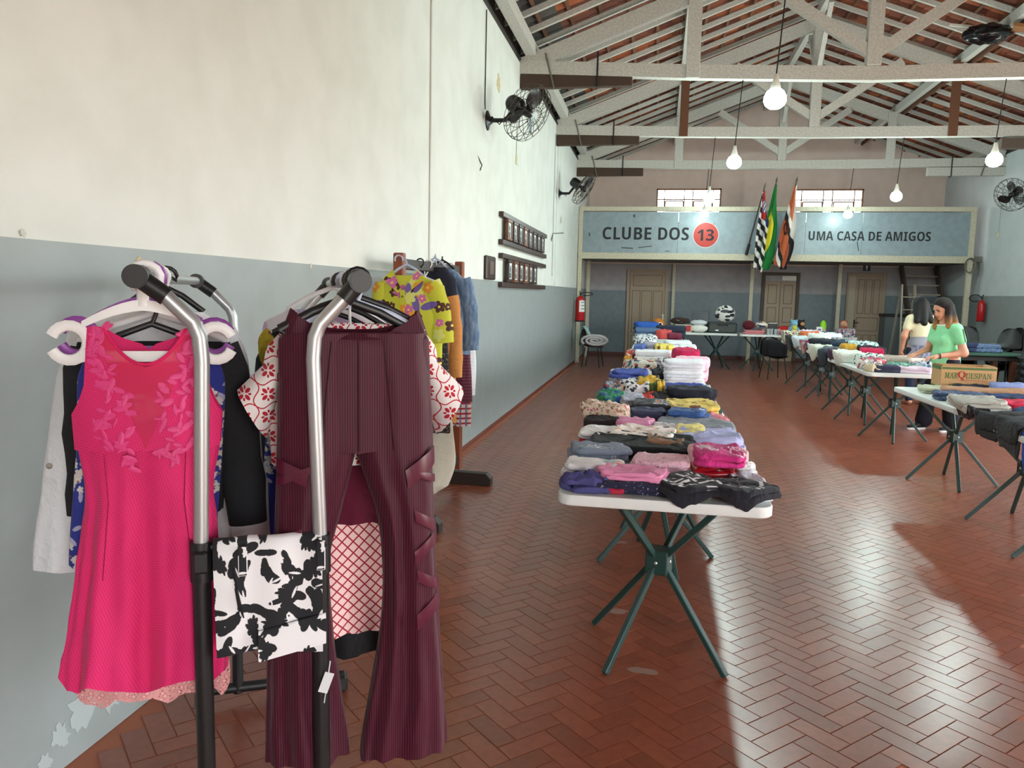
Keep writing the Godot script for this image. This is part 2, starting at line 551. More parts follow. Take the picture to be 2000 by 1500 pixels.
func build_trusses() -> void:
	var white := blotchy("old_white", "c6c4bd", grain, 0.6, 0.8)
	var brown := blotchy("old_brown", "6b4530", grain, 0.4, 0.85)
	var iron := mat("20201f", 0.6, 0.4)
	var names := ["white timber roof truss just above the camera's view", "nearest white timber roof truss, its tie beam sagging", "second white roof truss, with two brown bare posts", "farthest roof truss, in front of the painted balcony"]
	var ties := [[4.42, 4.38, 4.36, 4.36], [4.41, 4.29, 4.21, 4.19], [4.36, 4.29, 4.25, 4.22], [4.35, 4.31, 4.29, 4.31]]
	var zt := [-6.75, -10.4, -14.07, -17.6]
	var xs := [XL, 0.3, XK, 6.7]
	for t in 4:
		var z: float = zt[t]
		var o := thing("roof_truss", names[t], "roof truss", Vector3(0, 0, z), 0.0, "roof trusses across the hall")
		var b := MB.new()
		var rows := []
		for i in 4:
			var y: float = ties[t][i]
			var x: float = xs[i]
			rows.append(PackedVector3Array([Vector3(x, y, 0.06), Vector3(x, y + 0.165, 0.06), Vector3(x, y + 0.165, -0.06), Vector3(x, y, -0.06)]))
		for i in 3:
			for k in 4:
				var out: Vector3 = [Vector3.BACK, Vector3.UP, Vector3.FORWARD, Vector3.DOWN][k]
				b.poly([rows[i][k], rows[i][(k + 1) % 4], rows[i + 1][(k + 1) % 4], rows[i + 1][k]], out)
		part("tie_beam", b, white, o)
		for s in [-1.0, 1.0]:
			var m := MB.new()
			m.beam(Vector3(XK + s * 4.25, roof_y(XK + s * 4.25) - 0.09, 0), Vector3(XK + s * 0.02, roof_y(XK) - 0.10, 0), 0.1, 0.2, Vector3.UP)
			part("principal_rafter", m, white, o)
		var kp := MB.new()
		var yk: float = ties[t][2]
		kp.box(Vector3(XK, (yk + 0.17 + 6.1) / 2, 0.005), Vector3(0.17, 6.1 - yk - 0.17, 0.13), Basis.IDENTITY, 0.01)
		part("king_post", kp, white, o)
		for s in [-1.0, 1.0]:
			var x: float = XK + s * 2.11
			var y0: float = ties[t][1] if s < 0 else (ties[t][2] + ties[t][3]) / 2
			var q := MB.new()
			q.box(Vector3(x, (y0 + roof_y(x)) / 2, 0.075), Vector3(0.14 if t == 2 else 0.17, roof_y(x) - y0, 0.03), Basis.IDENTITY, 0.004)
			part("queen_post", q, brown if t == 2 else white, o)
			var br := MB.new()
			br.beam(Vector3(XK + s * 0.05, yk + 0.34, 0), Vector3(XK + s * 1.3, yk + 1.18, 0), 0.09, 0.13, Vector3.UP)
			part("brace", br, white, o)
			var kb := MB.new()
			kb.beam(Vector3(XK, 5.25, s * 0.04), Vector3(XK, 6.12, s * 0.85), 0.07, 0.07, Vector3.RIGHT)
			part("knee_brace", kb, white, o)
			# corbel board under the beam end with its clamp rods
			var ye: float = ties[t][0] if s < 0 else ties[t][3]
			var c := MB.new()
			var x0: float = XL if s < 0 else XR
			c.box(Vector3(x0 - s * 0.72, ye - 0.1, 0), Vector3(1.44, 0.17, 0.1), Basis.IDENTITY, 0.005)
			part("corbel_board", c, (white if t == 3 else mat("5d5048", 0.85)) if s > 0 else blotchy("corbel_dark", "4a382e", grain, 0.5, 0.85), o)
			for r in [[1.0, 0.0], [0.45, 0.12]]:
				var k := MB.new()
				k.tube([Vector3(x0 - s * r[0], ye - 0.2, 0.07), Vector3(x0 - s * (r[0] - r[1]), ye + 0.24, 0.07)], 0.011, 6)
				part("clamp_rod", k, iron if r[1] == 0.0 else mat("6b655c", 0.7), o)

func panel_door(o: Node3D, w: float, h: float, rects: Array, m: Material, dark: Material) -> void:
	var b := MB.new()
	b.box(Vector3(0, h / 2, 0.02), Vector3(w, h, 0.03), Basis.IDENTITY, 0.003)
	part("door_leaf", b, m, o)
	for r in rects:
		var g := MB.new()
		var cx: float = (r[0] + r[2]) / 2; var cy: float = (r[1] + r[3]) / 2
		g.box(Vector3(cx, cy, 0.0355), Vector3(r[2] - r[0], r[3] - r[1], 0.002))
		part("panel_groove", g, dark, o)
		g = MB.new()
		g.box(Vector3(cx, cy, 0.038), Vector3(r[2] - r[0] - 0.025, r[3] - r[1] - 0.025, 0.008), Basis.IDENTITY, 0.004)
		part("door_panel", g, m, o)

func build_balcony() -> void:
	var cream := blotchy("cream", "cdc6b0", grain, 0.8, 0.55)
	var grey := blotchy("balcony_grey", "8f9ea6", cloudy, 1.3, 0.35)
	var o := thing("balcony", "grey painted mezzanine balcony with cream trim across the back wall", "balcony")
	var zf := -18.3
	var b := MB.new()
	b.box(Vector3((XL + XR) / 2, 2.5, (zf + ZB) / 2), Vector3(XR - XL, 0.12, zf - ZB))
	part("deck", b, mat("77736f", 0.85), o)
	var xs := [-1.8, 0.37, 1.98, 3.1, 4.27, 6.45]
	for i in 5:
		b = MB.new()
		b.box(Vector3((xs[i] + xs[i + 1]) / 2, 3.0, zf), Vector3(xs[i + 1] - xs[i] - 0.006, 0.94, 0.02), Basis(Vector3.RIGHT, [0.004, -0.004, 0.005, -0.003, 0.002][i]))
		part("parapet_panel", b, grey, o)
	for q in [[3.535, 0.1], [2.48, 0.145]]:
		b = MB.new()
		b.box(Vector3(2.33, q[0], zf + 0.03), Vector3(8.36, q[1], 0.08), Basis.IDENTITY, 0.006)
		part("rail_beam", b, cream, o)
	for q in [[-1.82, zf + 0.02, 0.0, 3.58, 0.09], [6.45, zf + 0.02, 0.0, 3.58, 0.1], [0.37, -20.83, 0, 2.44, 0.08], [2.25, -20.3, 0, 2.44, 0.09], [4.3, -20.3, 0, 2.44, 0.09], [-1.78, -20.2, 0, 2.44, 0.09]]:
		b = MB.new()
		b.box(Vector3(q[0], (q[2] + q[3]) / 2, q[1]), Vector3(q[4], q[3] - q[2], 0.09), Basis.IDENTITY, 0.005)
		part("post", b, cream, o)
	# dents and scrapes in the sheet panels
	for q in [[-0.75, 2.66, 0.26, 0.025, -0.05], [-0.35, 2.69, 0.3, 0.02, 0.12], [-0.62, 3.38, 0.05, 0.06, 0.3], [0.15, 2.6, 0.1, 0.015, 0.0], [-1.62, 2.96, 0.03, 0.08, 0.2], [4.2, 2.75, 0.02, 0.2, 0.2], [1.1, 3.2, 0.12, 0.02, 0.1]]:
		b = MB.new()
		b.box(Vector3(q[0], q[1], zf + 0.012), Vector3(q[2], q[3], 0.003), Basis(Vector3.BACK, q[4]))
		part("scrape", b, mat("4a5054", 0.8), o)
	# lettering painted on the front
	var ink := mat("15191d", 0.6)
	for t in [["CLUBE DOS", -1.32, 2.845, 0.285, 1.93], ["UMA CASA DE AMIGOS", 3.17, 2.865, 0.2, 2.48]]:
		word(o, t[0], Vector3(t[1], t[2], zf + 0.012), t[3], t[4], ink)
	b = MB.new()
	b.lathe([Vector2(0, 0.004), Vector2(0.27, 0.004), Vector2(0.27, 0)], 40, Transform3D(Basis(Vector3.RIGHT, PI / 2), Vector3(0.98, 2.965, zf + 0.011)))
	part("red_disc", b, mat("c0392f", 0.5), o)
	b = MB.new()
	b.lathe([Vector2(0.272, 0.003), Vector2(0.283, 0.003)], 40, Transform3D(Basis(Vector3.RIGHT, PI / 2), Vector3(0.98, 2.965, zf + 0.011)))
	part("disc_outline", b, mat("dfe3e2", 0.6), o)
	word(o, "13", Vector3(0.8, 2.84, zf + 0.016), 0.25, 0.36, ink)

var fonts := {}
func word(o: Node, text: String, at: Vector3, cap_h: float, width: float, m: Material, serif := false, b := Basis.IDENTITY, bold := true) -> MeshInstance3D:
	var key := [serif, bold]
	if not fonts.has(key):
		var f := SystemFont.new()
		f.font_names = PackedStringArray(["Droid Serif" if serif else "Droid Sans"])
		f.font_weight = 700 if bold else 400
		fonts[key] = f
	var t := TextMesh.new()
	t.text = text; t.font = fonts[key]; t.font_size = 64; t.pixel_size = 0.01; t.depth = 0.02
	t.horizontal_alignment = HORIZONTAL_ALIGNMENT_LEFT
	var bb := t.get_aabb()
	var s := Vector3(width / bb.size.x, cap_h / bb.size.y, 0.15)
	var n := put("lettering", t, m, o)
	var bs := b * Basis.from_scale(s)
	n.transform = Transform3D(bs, at - bs * Vector3(bb.position.x, bb.position.y, 0))
	return n

const DG := "1f3d3a"

func build_all() -> void:
	doors_signs_stairs()
	fixtures()
	flags()
	tables()
	table_clothes()
	back_things()
	racks()
	people()

func doors_signs_stairs() -> void:
	var wood := blotchy("door_paint", "b09d88", grain, 0.5, 0.6)
	var dark := mat("6f6155", 0.8)
	var z := ZB + 0.003
	var frame := func(o: Node3D, x0: float, x1: float, top: float, m: Material) -> void:
		for q in [[(x0 + 0.04), top / 2, 0.08, top], [(x1 - 0.04), top / 2, 0.08, top], [(x0 + x1) / 2, top - 0.04, x1 - x0 - 0.16, 0.08]]:
			var b := MB.new()
			b.box(Vector3(q[0], q[1], 0.03), Vector3(q[2], q[3], 0.06), Basis.IDENTITY, 0.005)
			part("door_frame", b, m, o)
	var o := structure("door_1")
	o.position = Vector3(-0.29, 0, z)
	frame.call(o, -0.54, 0.53, 2.27, wood)
	panel_door(o, 0.9, 2.18, [[-0.38, 1.83, 0.37, 2.12], [-0.39, 0.62, -0.18, 1.72], [-0.15, 0.62, 0.12, 1.72], [0.15, 0.62, 0.39, 1.72], [-0.39, 0.12, -0.03, 0.54], [0.03, 0.12, 0.39, 0.54]], wood, dark)
	var b := MB.new()
	b.box(Vector3(0.42, 1.02, 0.045), Vector3(0.05, 0.2, 0.008), Basis.IDENTITY, 0.003)
	b.tube([Vector3(0.42, 1.05, 0.05), Vector3(0.42, 1.05, 0.09), Vector3(0.34, 1.05, 0.09)], 0.009, 6)
	part("door_handle", b, mat("b9b6ae", 0.35, 0.8), o)
	o = structure("door_2")
	o.position = Vector3(3.02, 0, z)
	frame.call(o, -0.46, 0.46, 2.24, mat("5e5349", 0.8))
	for s in [-1.0, 1.0]:
		var l := Node3D.new(); l.name = "door_wing"; o.add_child(l, true); l.position.x = s * 0.19
		panel_door(l, 0.37, 2.02, [[-0.11, 1.45, 0.11, 1.93], [-0.11, 0.98, 0.11, 1.36], [-0.11, 0.5, 0.11, 0.9], [-0.11, 0.1, 0.11, 0.42]], wood, dark)
	b = MB.new()
	b.box(Vector3(0.2, 2.1, 0.03), Vector3(0.34, 0.11, 0.02))
	part("transom_pane", b, mat("d8d6cb", 0.3), o)
	o = structure("door_3")
	o.position = Vector3(5.05, 0, z)
	frame.call(o, -0.45, 0.46, 2.26, wood)
	b = MB.new()
	b.box(Vector3(-0.33, 1.09, 0.05), Vector3(0.17, 2.18, 0.03), Basis.IDENTITY, 0.004)
	part("door_side_board", b, blotchy("door_pale", "bdb09c", grain, 0.5, 0.6), o)
	var lf := Node3D.new(); lf.name = "door_wing"; o.add_child(lf); lf.position.x = 0.07
	panel_door(lf, 0.64, 2.18, [[-0.25, 1.25, -0.1, 2.1], [-0.07, 1.25, 0.08, 2.1], [0.11, 1.25, 0.26, 2.1], [-0.25, 0.82, 0.26, 1.16], [-0.25, 0.1, -0.1, 0.73], [-0.07, 0.1, 0.08, 0.73], [0.11, 0.1, 0.26, 0.73]], wood, dark)
	b = MB.new()
	b.box(Vector3(-0.29, 1.0, 0.04), Vector3(0.035, 0.2, 0.008))
	b.tube([Vector3(-0.29, 1.03, 0.045), Vector3(-0.29, 1.03, 0.09), Vector3(-0.2, 1.03, 0.09)], 0.009, 6)
	part("door_handle", b, mat("2a2622", 0.4, 0.6), lf)
	# toilet signs: a black plate with a white figure
	for q in [[3.06, 2.42, "black restroom sign plate above the double door", 1], [5.04, 2.41, "black restroom sign plate above the door with long panels", 0]]:
		var s := thing("restroom_sign", q[2], "sign", Vector3(q[0], q[1], z + 0.01), 0.0, "restroom signs over the back doors")
		b = MB.new(); b.box(Vector3.ZERO, Vector3(0.17, 0.2, 0.01), Basis.IDENTITY, 0.003)
		part("plate", b, mat("131517", 0.5), s)
		b = MB.new()
		b.lathe([Vector2(0, 0.003), Vector2(0.017, 0.003), Vector2(0.017, 0)], 12, Transform3D(Basis(Vector3.RIGHT, PI / 2), Vector3(0, 0.06, 0.005)))
		if q[3]: b.prism(PackedVector2Array([Vector2(-0.014, 0.04), Vector2(0.014, 0.04), Vector2(0.036, -0.025), Vector2(0.012, -0.025), Vector2(0.012, -0.075), Vector2(-0.012, -0.075), Vector2(-0.012, -0.025), Vector2(-0.036, -0.025)]), 0.003, Transform3D(Basis.IDENTITY, Vector3(0, 0, 0.006)))
		else: b.prism(PackedVector2Array([Vector2(-0.026, 0.04), Vector2(0.026, 0.04), Vector2(0.026, -0.02), Vector2(0.014, -0.02), Vector2(0.014, -0.075), Vector2(-0.014, -0.075), Vector2(-0.014, -0.02), Vector2(-0.026, -0.02)]), 0.003, Transform3D(Basis.IDENTITY, Vector3(0, 0, 0.006)))
		part("figure", b, mat("d8dcdc", 0.6), s)
	# steep stair up to the balcony
	var st := thing("stair", "steep dark wooden stair rising under the balcony beside the right wall", "stairs", Vector3.ZERO)
	var dk := mat("54473f", 0.8)
	for x in [5.72, 6.5]:
		b = MB.new()
		b.beam(Vector3(x, 0.03, -18.75), Vector3(x, 2.44, -20.5), 0.05, 0.22, Vector3.UP, 0.004)
		part("stringer", b, dk, st)
	for k in 10:
		b = MB.new()
		var f := (k + 1) / 11.0
		b.box(Vector3(6.11, 2.4 * f, -18.75 - 1.75 * f), Vector3(0.72, 0.03, 0.2), Basis.IDENTITY, 0.003)
		part("tread", b, mat("9d9284", 0.7), st)
	var ld := thing("stepladder", "pale folding stepladder leaning open in front of the balcony stair", "ladder", Vector3(5.4, 0, -18.7), 0.1)
	for s in [-1.0, 1.0]:
		b = MB.new()
		b.beam(Vector3(s * 0.2, 0, 0.35), Vector3(s * 0.13, 1.95, 0), 0.03, 0.06)
		part("rail", b, mat("a59c8c", 0.6), ld)
		b = MB.new()
		b.beam(Vector3(s * 0.2, 0, -0.35), Vector3(s * 0.13, 1.95, -0.02), 0.025, 0.05)
		part("back_leg", b, mat("8d857a", 0.6), ld)
	for k in 6:
		b = MB.new()
		var y := 0.28 + k * 0.28
		b.box(Vector3(0, y, 0.35 * (1 - y / 1.95)), Vector3(0.38 - 0.07 * y / 1.95, 0.02, 0.07))
		part("step", b, mat("a59c8c", 0.6), ld)

func wall_fan(at: Vector3, yaw: float, head: Vector3, axis: Vector3, label: String, sc := 1.0) -> void:
	var o := thing("wall_fan", label, "fan", at, yaw, "black wall fans")
	var blk := mat("141416", 0.35); var wire := mat("4a423a", 0.5, 0.6)
	var b := MB.new()
	b.lathe([Vector2(0, 0.06), Vector2(0.03, 0.055), Vector2(0.05, 0.03), Vector2(0.1, 0.012), Vector2(0.105, 0)], 18, Transform3D(Basis(Vector3.BACK, -PI / 2), Vector3.ZERO))
	part("base_plate", b, blk, o)
	var z := axis.normalized()
	var motor := head - z * 0.16
	b = MB.new()
	b.tube([Vector3(0.04, 0, 0), Vector3(0.2, 0.0, 0), motor * 0.7 + Vector3(0.06, 0.0, 0), motor + Vector3(0, -0.08, 0)], 0.024, 8)
	part("arm", b, blk, o)
	b = MB.new()
	b.tube([Vector3(0.05, 0.04, 0.0), Vector3(0.14, -0.05, 0.03), motor + Vector3(-0.05, -0.05, 0.03)], 0.006, 5)
	part("cable", b, blk, o)
	var x := Vector3.UP.cross(z).normalized()
	var xf := Transform3D(Basis(x, z, x.cross(z)), motor)   # lathe axis along the fan axis
	b = MB.new()
	b.lathe([Vector2(0, -0.12), Vector2(0.06, -0.115), Vector2(0.085, -0.08), Vector2(0.088, 0.03), Vector2(0.07, 0.06), Vector2(0.03, 0.07), Vector2(0.03, 0.12), Vector2(0, 0.12)], 18, xf)
	part("motor", b, blk, o)
	var hub := Transform3D(xf.basis, head)
	b = MB.new()
	b.lathe([Vector2(0, 0.05), Vector2(0.04, 0.045), Vector2(0.05, 0), Vector2(0.045, -0.05), Vector2(0, -0.05)], 14, hub)
	part("hub", b, blk, o)
	for k in 3:
		var m := MB.new()
		var rows := []
		for i in 7:
			var r := 0.04 + 0.035 * i
			var row := PackedVector3Array()
			var half: float = [0.25, 0.5, 0.62, 0.6, 0.52, 0.4, 0.18][i]
			for j in 5:
				var an: float = TAU * k / 3.0 + 0.4 + half * (j / 2.0 - 1.0) + r
				row.append(hub * Vector3(cos(an) * r, (j / 2.0 - 1.0) * 0.03, sin(an) * r))
			rows.append(row)
		m.loft(rows, false)
		part("blade", m, blk, o)
	b = MB.new()
	var R := 0.3
	for ring in [[R, 0.0], [R * 0.97, 0.05], [R * 0.97, -0.05], [0.2, 0.085], [0.2, -0.085], [0.1, 0.1], [0.1, -0.1]]:
		var pts := []
		for i in 33: pts.append(hub * Vector3(cos(TAU * i / 32.0) * ring[0], ring[1], sin(TAU * i / 32.0) * ring[0]))
		b.tube(pts, 0.0035, 4, false)
	for i in 18:
		var an := TAU * i / 18.0
		var pts := []
		for q in [[0.05, 0.1], [0.2, 0.085], [R * 0.97, 0.05], [R, 0.0], [R * 0.97, -0.05], [0.2, -0.085], [0.06, -0.1]]:
			pts.append(hub * Vector3(cos(an + q[1] * 2.5) * q[0], q[1], sin(an + q[1] * 2.5) * q[0]))
		b.tube(pts, 0.003, 4, false)
	part("wire_cage", b, wire, o)

func fixtures() -> void:
	wall_fan(Vector3(XL, 3.42, -8.45), 0.0, Vector3(0.47, 0.03, 0.2), Vector3(0.75, -0.5, 0.35), "black wall fan on the left wall, nearest, under the first truss")
	wall_fan(Vector3(XL, 3.41, -14.5), 0.0, Vector3(0.48, 0.06, 0.12), Vector3(0.8, -0.55, 0.02), "black wall fan far along the left wall, seen edge on")
	wall_fan(Vector3(XR, 3.5, -16.1), PI, Vector3(0.47, 0.05, -0.15), Vector3(0.7, -0.4, -0.6), "black wall fan on the right wall, cut by the picture edge")
	var wire := mat("3a3632", 0.7)
	for q in [[-8.3, 4.5, 3.5, "thin black cable running up the wall to the nearest fan"], [-7.95, 4.5, 2.98, "loose thin wire hanging down the white wall before the nearest fan"], [-13.9, 4.35, 1.9, "grey conduit line down the left wall past the second truss"], [-14.4, 4.3, 3.5, "thin cable running up the wall to the far left fan"]]:
		var b := MB.new()
		var pts := [Vector3(XL + 0.008, q[1], q[0]), Vector3(XL + 0.008, q[2] + 0.1, q[0] + 0.01), Vector3(XL + 0.01, q[2], q[0])]
		if q[0] == -7.95: pts += [Vector3(XL + 0.03, 2.9, -8.1), Vector3(XL + 0.02, 2.84, -8.06)]
		b.tube(pts, 0.006, 5)
		solo("cable", b, wire if q[0] > -13 or q[0] < -14 else mat("a8aaa6", 0.6), q[3], "cable")
	for q in [[-10.2, 3.3, XL, "cream light switch plate on the left wall below the nearest fan"], [-14.9, 2.97, XL, "small cream switch plate beneath the far left fan"], [-17.6, 2.95, XR, "small cream socket plate high on the right wall"]]:
		var o := thing("wall_switch", q[3], "switch", Vector3(q[2], q[1], q[0]))
		var s: float = 1.0 if q[2] < 0 else -1.0
		var b := MB.new(); b.box(Vector3(s * 0.008, 0, 0), Vector3(0.016, 0.12, 0.085), Basis.IDENTITY, 0.004)
		part("plate", b, mat("d6ceab", 0.5), o)
		b = MB.new(); b.box(Vector3(s * 0.018, 0, 0), Vector3(0.008, 0.05, 0.025))
		part("rocker", b, mat("efe9d2", 0.5), o)
		b = MB.new(); b.tube([Vector3(s * 0.006, 0.06, 0.02), Vector3(s * 0.006, 0.62, 0.02)], 0.005, 5)
		part("wire", b, mat("b9b6ad", 0.6), o)
	# framed portraits on dark rails
	var wood := mat("33201b", 0.35); var rail := mat("3a2420", 0.4)
	for r in [[2.51, 2.19, -9.15, -12.8, 8, 0.395, "upper", -9.5], [2.03, 1.69, -9.17, -12.77, 6, 0.395, "lower", -9.6]]:
		var o := thing("picture_rail", "%s dark wooden double rail holding framed portraits on the left wall" % r[6], "rail", Vector3(XL, 0, 0), 0.0, "picture rails")
		for y in [r[0], r[1]]:
			var b := MB.new()
			b.box(Vector3(0.03, y, (r[2] + r[3]) / 2), Vector3(0.06, 0.062, r[2] - r[3]), Basis.IDENTITY, 0.006)
			part("rail", b, rail, o)
		for k in r[4]:
			var names := ["first", "second", "third", "fourth", "fifth", "sixth", "seventh", "eighth"]
			var brown: bool = (k == 0 and r[4] == 8) or (k == 1 and r[4] == 6) or k == 3
			var f := thing("framed_portrait", "%s dark framed portrait from the left on the %s rail" % [names[k], r[6]], "picture", Vector3(XL, (r[0] + r[1]) / 2, r[7] - k * r[5]), 0.0, "framed portraits on the rails")
			var h: float = r[0] - r[1] - 0.07
			var b := MB.new()
			for q in [[0, h / 2 - 0.018, 0.3, 0.036], [0, -h / 2 + 0.018, 0.3, 0.036], [0.132, 0, 0.036, h - 0.072], [-0.132, 0, 0.036, h - 0.072]]:
				b.box(Vector3(0.06, q[1], q[0]), Vector3(0.04, q[3], q[2]), Basis.IDENTITY, 0.005)
			part("frame", b, mat("6a3f28", 0.4) if brown else wood, f)
			b = MB.new(); b.box(Vector3(0.055, 0, 0), Vector3(0.02, h - 0.07, 0.23))
			part("mount", b, mat("d9dbd8", 0.7), f)
			b = MB.new(); b.box(Vector3(0.066, 0.0, 0), Vector3(0.004, h - 0.14, 0.16))
			part("photograph", b, mat(["9fb0b6", "a9aeb2", "8f979c", "b2b5b0"][k % 4], 0.4), f)
			b = MB.new()
			b.lathe([Vector2(0, 0.002), Vector2(0.03, 0.002), Vector2(0.03, 0)], 12, Transform3D(Basis(Vector3.BACK, -PI / 2), Vector3(0.068, 0.02, 0)))
			b.box(Vector3(0.069, -0.055, 0), Vector3(0.002, 0.06, 0.1))
			part("sitter", b, mat(["4f5558", "5d6264", "484c50"][k % 3], 0.5), f)
	var pl := thing("plaque", "single dark wooden plaque hung low beside the portrait rails", "plaque", Vector3(XL, 1.865, -8.62))
	var pb := MB.new(); pb.box(Vector3(0.02, 0, 0), Vector3(0.04, 0.26, 0.46), Basis.IDENTITY, 0.012)
	part("board", pb, wood, pl)
	pb = MB.new(); pb.box(Vector3(0.042, 0, 0), Vector3(0.006, 0.14, 0.2))
	part("name_plate", pb, mat("6e5a50", 0.4, 0.3), pl)
	var hk := thing("wall_bracket", "small grey metal hook bracket on the left wall beyond the portraits", "bracket", Vector3(XL, 2.63, -13.7))
	pb = MB.new()
	pb.tube([Vector3(0, -0.12, 0), Vector3(0.03, 0, 0), Vector3(0.22, 0.01, 0.0)], 0.008, 6)
	pb.tube([Vector3(0.02, -0.14, 0.05), Vector3(0.03, 0, 0)], 0.006, 5)
	part("rod", pb, mat("75756f", 0.5, 0.6), hk)
	# fire extinguishers
	for q in [[Vector3(-1.72, 0.98, -17.6), 0.0, "red fire extinguisher hung by the left balcony post", 0.105], [Vector3(6.58, 1.2, -17.8), 2.6, "red fire extinguisher with large white label on the right wall", 0.075]]:
		var o := thing("fire_extinguisher", q[2], "extinguisher", q[0], q[1], "fire extinguishers")
		var r: float = q[3]; var h := 0.55 if r > 0.1 else 0.42
		var b := MB.new()
		b.lathe([Vector2(0, h + 0.03), Vector2(r * 0.35, h + 0.02), Vector2(r * 0.75, h - 0.02), Vector2(r, h - 0.08), Vector2(r, 0.03), Vector2(0, 0.03)], 20)
		part("cylinder", b, mat("b3161c", 0.25), o)
		b = MB.new(); b.lathe([Vector2(r * 0.98, 0.032), Vector2(r * 1.02, 0.03), Vector2(r * 1.02, 0), Vector2(0, 0)], 20)
		part("base_ring", b, mat("17161a", 0.5) if r > 0.1 else mat("8c1016", 0.4), o)
		b = MB.new()
		b.box(Vector3(0, h + 0.06, 0), Vector3(0.035, 0.06, 0.035), Basis.IDENTITY, 0.006)
		b.beam(Vector3(0, h + 0.09, 0), Vector3(0.0, h + 0.13, 0.1), 0.02, 0.012)
		part("valve", b, mat("2a2a2c", 0.4, 0.5), o)
		b = MB.new()
		var pts := []
		for k in 11:
			var an := PI * 1.7 * k / 10.0
			pts.append(Vector3(0.02 + 0.13 - 0.13 * cos(an), h + 0.06 + 0.035 * sin(an) + 0.01, 0.04 - 0.06 * sin(an)) if r > 0.1 else Vector3(0.02 + 0.11 - 0.11 * cos(an), h + 0.06 + 0.07 * sin(an), 0.02))
		b.tube(pts, 0.011, 6)
		part("hose", b, mat("131314", 0.6), o)
		b = MB.new()
		var rows := []
		for y in [h * 0.86, h * 0.4]:
			var row := PackedVector3Array()
			for k in 8:
				var an := (0.15 if r > 0.1 else 0.75) + 1.5 * k / 7.0
				row.append(Vector3(cos(an) * r * 1.012, y, sin(an) * r * 1.012))
			rows.append(row)
		b.loft(rows, false)
		part("label_sheet", b, mat("dfe0da", 0.5), o)
		b = MB.new()
		for k in 3:
			var row2 := []
			for y in [h * (0.8 - 0.13 * k), h * (0.77 - 0.13 * k)]:
				var row := PackedVector3Array()
				for j in 5:
					var an := (0.35 if r > 0.1 else 0.95) + 0.9 * j / 4.0
					row.append(Vector3(cos(an) * r * 1.02, y, sin(an) * r * 1.02))
				row2.append(row)
			b.loft(row2, false)
		part("print", b, mat("3b3f46", 0.6), o)
	var co := thing("cable_coil", "coil of grey cable hung on the right balcony post", "cable", Vector3(6.42, 2.36, -18.18))
	for k in 5:
		var b := MB.new()
		var pts := []
		for i in 25: pts.append(Vector3(cos(TAU * i / 24.0) * (0.085 + 0.006 * k), sin(TAU * i / 24.0) * (0.14 + 0.004 * k), 0.012 * k + 0.004 * sin(i * 1.3 + k)))
		b.tube(pts, 0.011, 5, false)
		part("loop", b, mat("6c6a60", 0.7), co)
	# bare bulbs on cords below the trusses
	var lit := StandardMaterial3D.new()
	lit.albedo_color = Color.WHITE; lit.emission_enabled = true; lit.emission = Color(0.88, 1.0, 0.97); lit.emission_energy_multiplier = 14.0
	for q in [[0.88, 3.24, -7.0, 4.4, "lit white bulb nearest the camera, hanging high on its cord"], [0.86, 3.28, -10.4, 4.25, "lit bulb hung from the nearest truss, left of the flags"], [3.84, 3.28, -10.4, 4.2, "lit bulb hung from the nearest truss, near the right wall"], [0.78, 3.27, -14.07, 4.28, "lit bulb in front of the left high window"], [3.77, 3.3, -14.07, 4.23, "lit bulb right of the right high window"], [0.89, 3.36, -17.6, 4.3, "lit bulb before the balcony above the red thirteen disc"], [3.8, 3.36, -17.6, 4.3, "lit bulb before the balcony above the second word group"]]:
		var o := thing("pendant_bulb", q[4], "light bulb", Vector3(q[0], q[1], q[2]), 0.0, "bare bulbs hanging from the trusses")
		var b := MB.new(); b.tube([Vector3(0.06, q[3] - q[1] + 0.1, 0), Vector3(0.02, 0.5, 0), Vector3(0, 0.2, 0)], 0.006, 6)
		part("cord", b, mat("1c1a19", 0.7), o)
		b = MB.new(); b.lathe([Vector2(0, 0.2), Vector2(0.018, 0.195), Vector2(0.024, 0.15), Vector2(0.04, 0.1), Vector2(0.045, 0.07)], 14)
		part("lamp_socket", b, mat("e8e6de", 0.5), o)
		b = MB.new(); b.lathe([Vector2(0.035, 0.085), Vector2(0.07, 0.055), Vector2(0.09, 0.015), Vector2(0.092, -0.02), Vector2(0.078, -0.055), Vector2(0.045, -0.08), Vector2(0, -0.09)], 26)
		part("bulb", b, lit, o)
		var l := OmniLight3D.new()
		l.name = "bulb_light"; o.add_child(l)
		l.light_energy = 0.7 if q[2] < -17.0 else 3.6; l.light_color = Color(0.9, 1.0, 0.98); l.omni_range = 40.0; l.omni_attenuation = 2.0; l.light_size = 0.07; l.shadow_enabled = true
	var bg := thing("plastic_bag", "crumpled black plastic bag caught on the right roof purlin", "bag", Vector3(4.3, 5.28, -12.3))
	var b := MB.new(); crumple(b, Vector3(0.3, 0.13, 0.2), 91, 0.3)
	part("film", b, mat("0c0d10", 0.15), bg)
	var pk := thing("plank", "bare brown plank wedged across the right roof slope near the bag", "plank", Vector3.ZERO)
	b = MB.new(); b.beam(Vector3(4.55, 5.3, -12.1), Vector3(5.9, 4.95, -11.7), 0.25, 0.04)
	part("board", b, mat("8c5a30", 0.8), pk)
	b = MB.new(); b.beam(Vector3(3.85, 5.45, -12.4), Vector3(4.4, 5.36, -12.35), 0.04, 0.03)
	part("lath", b, mat("c8c0b4", 0.8), pk)

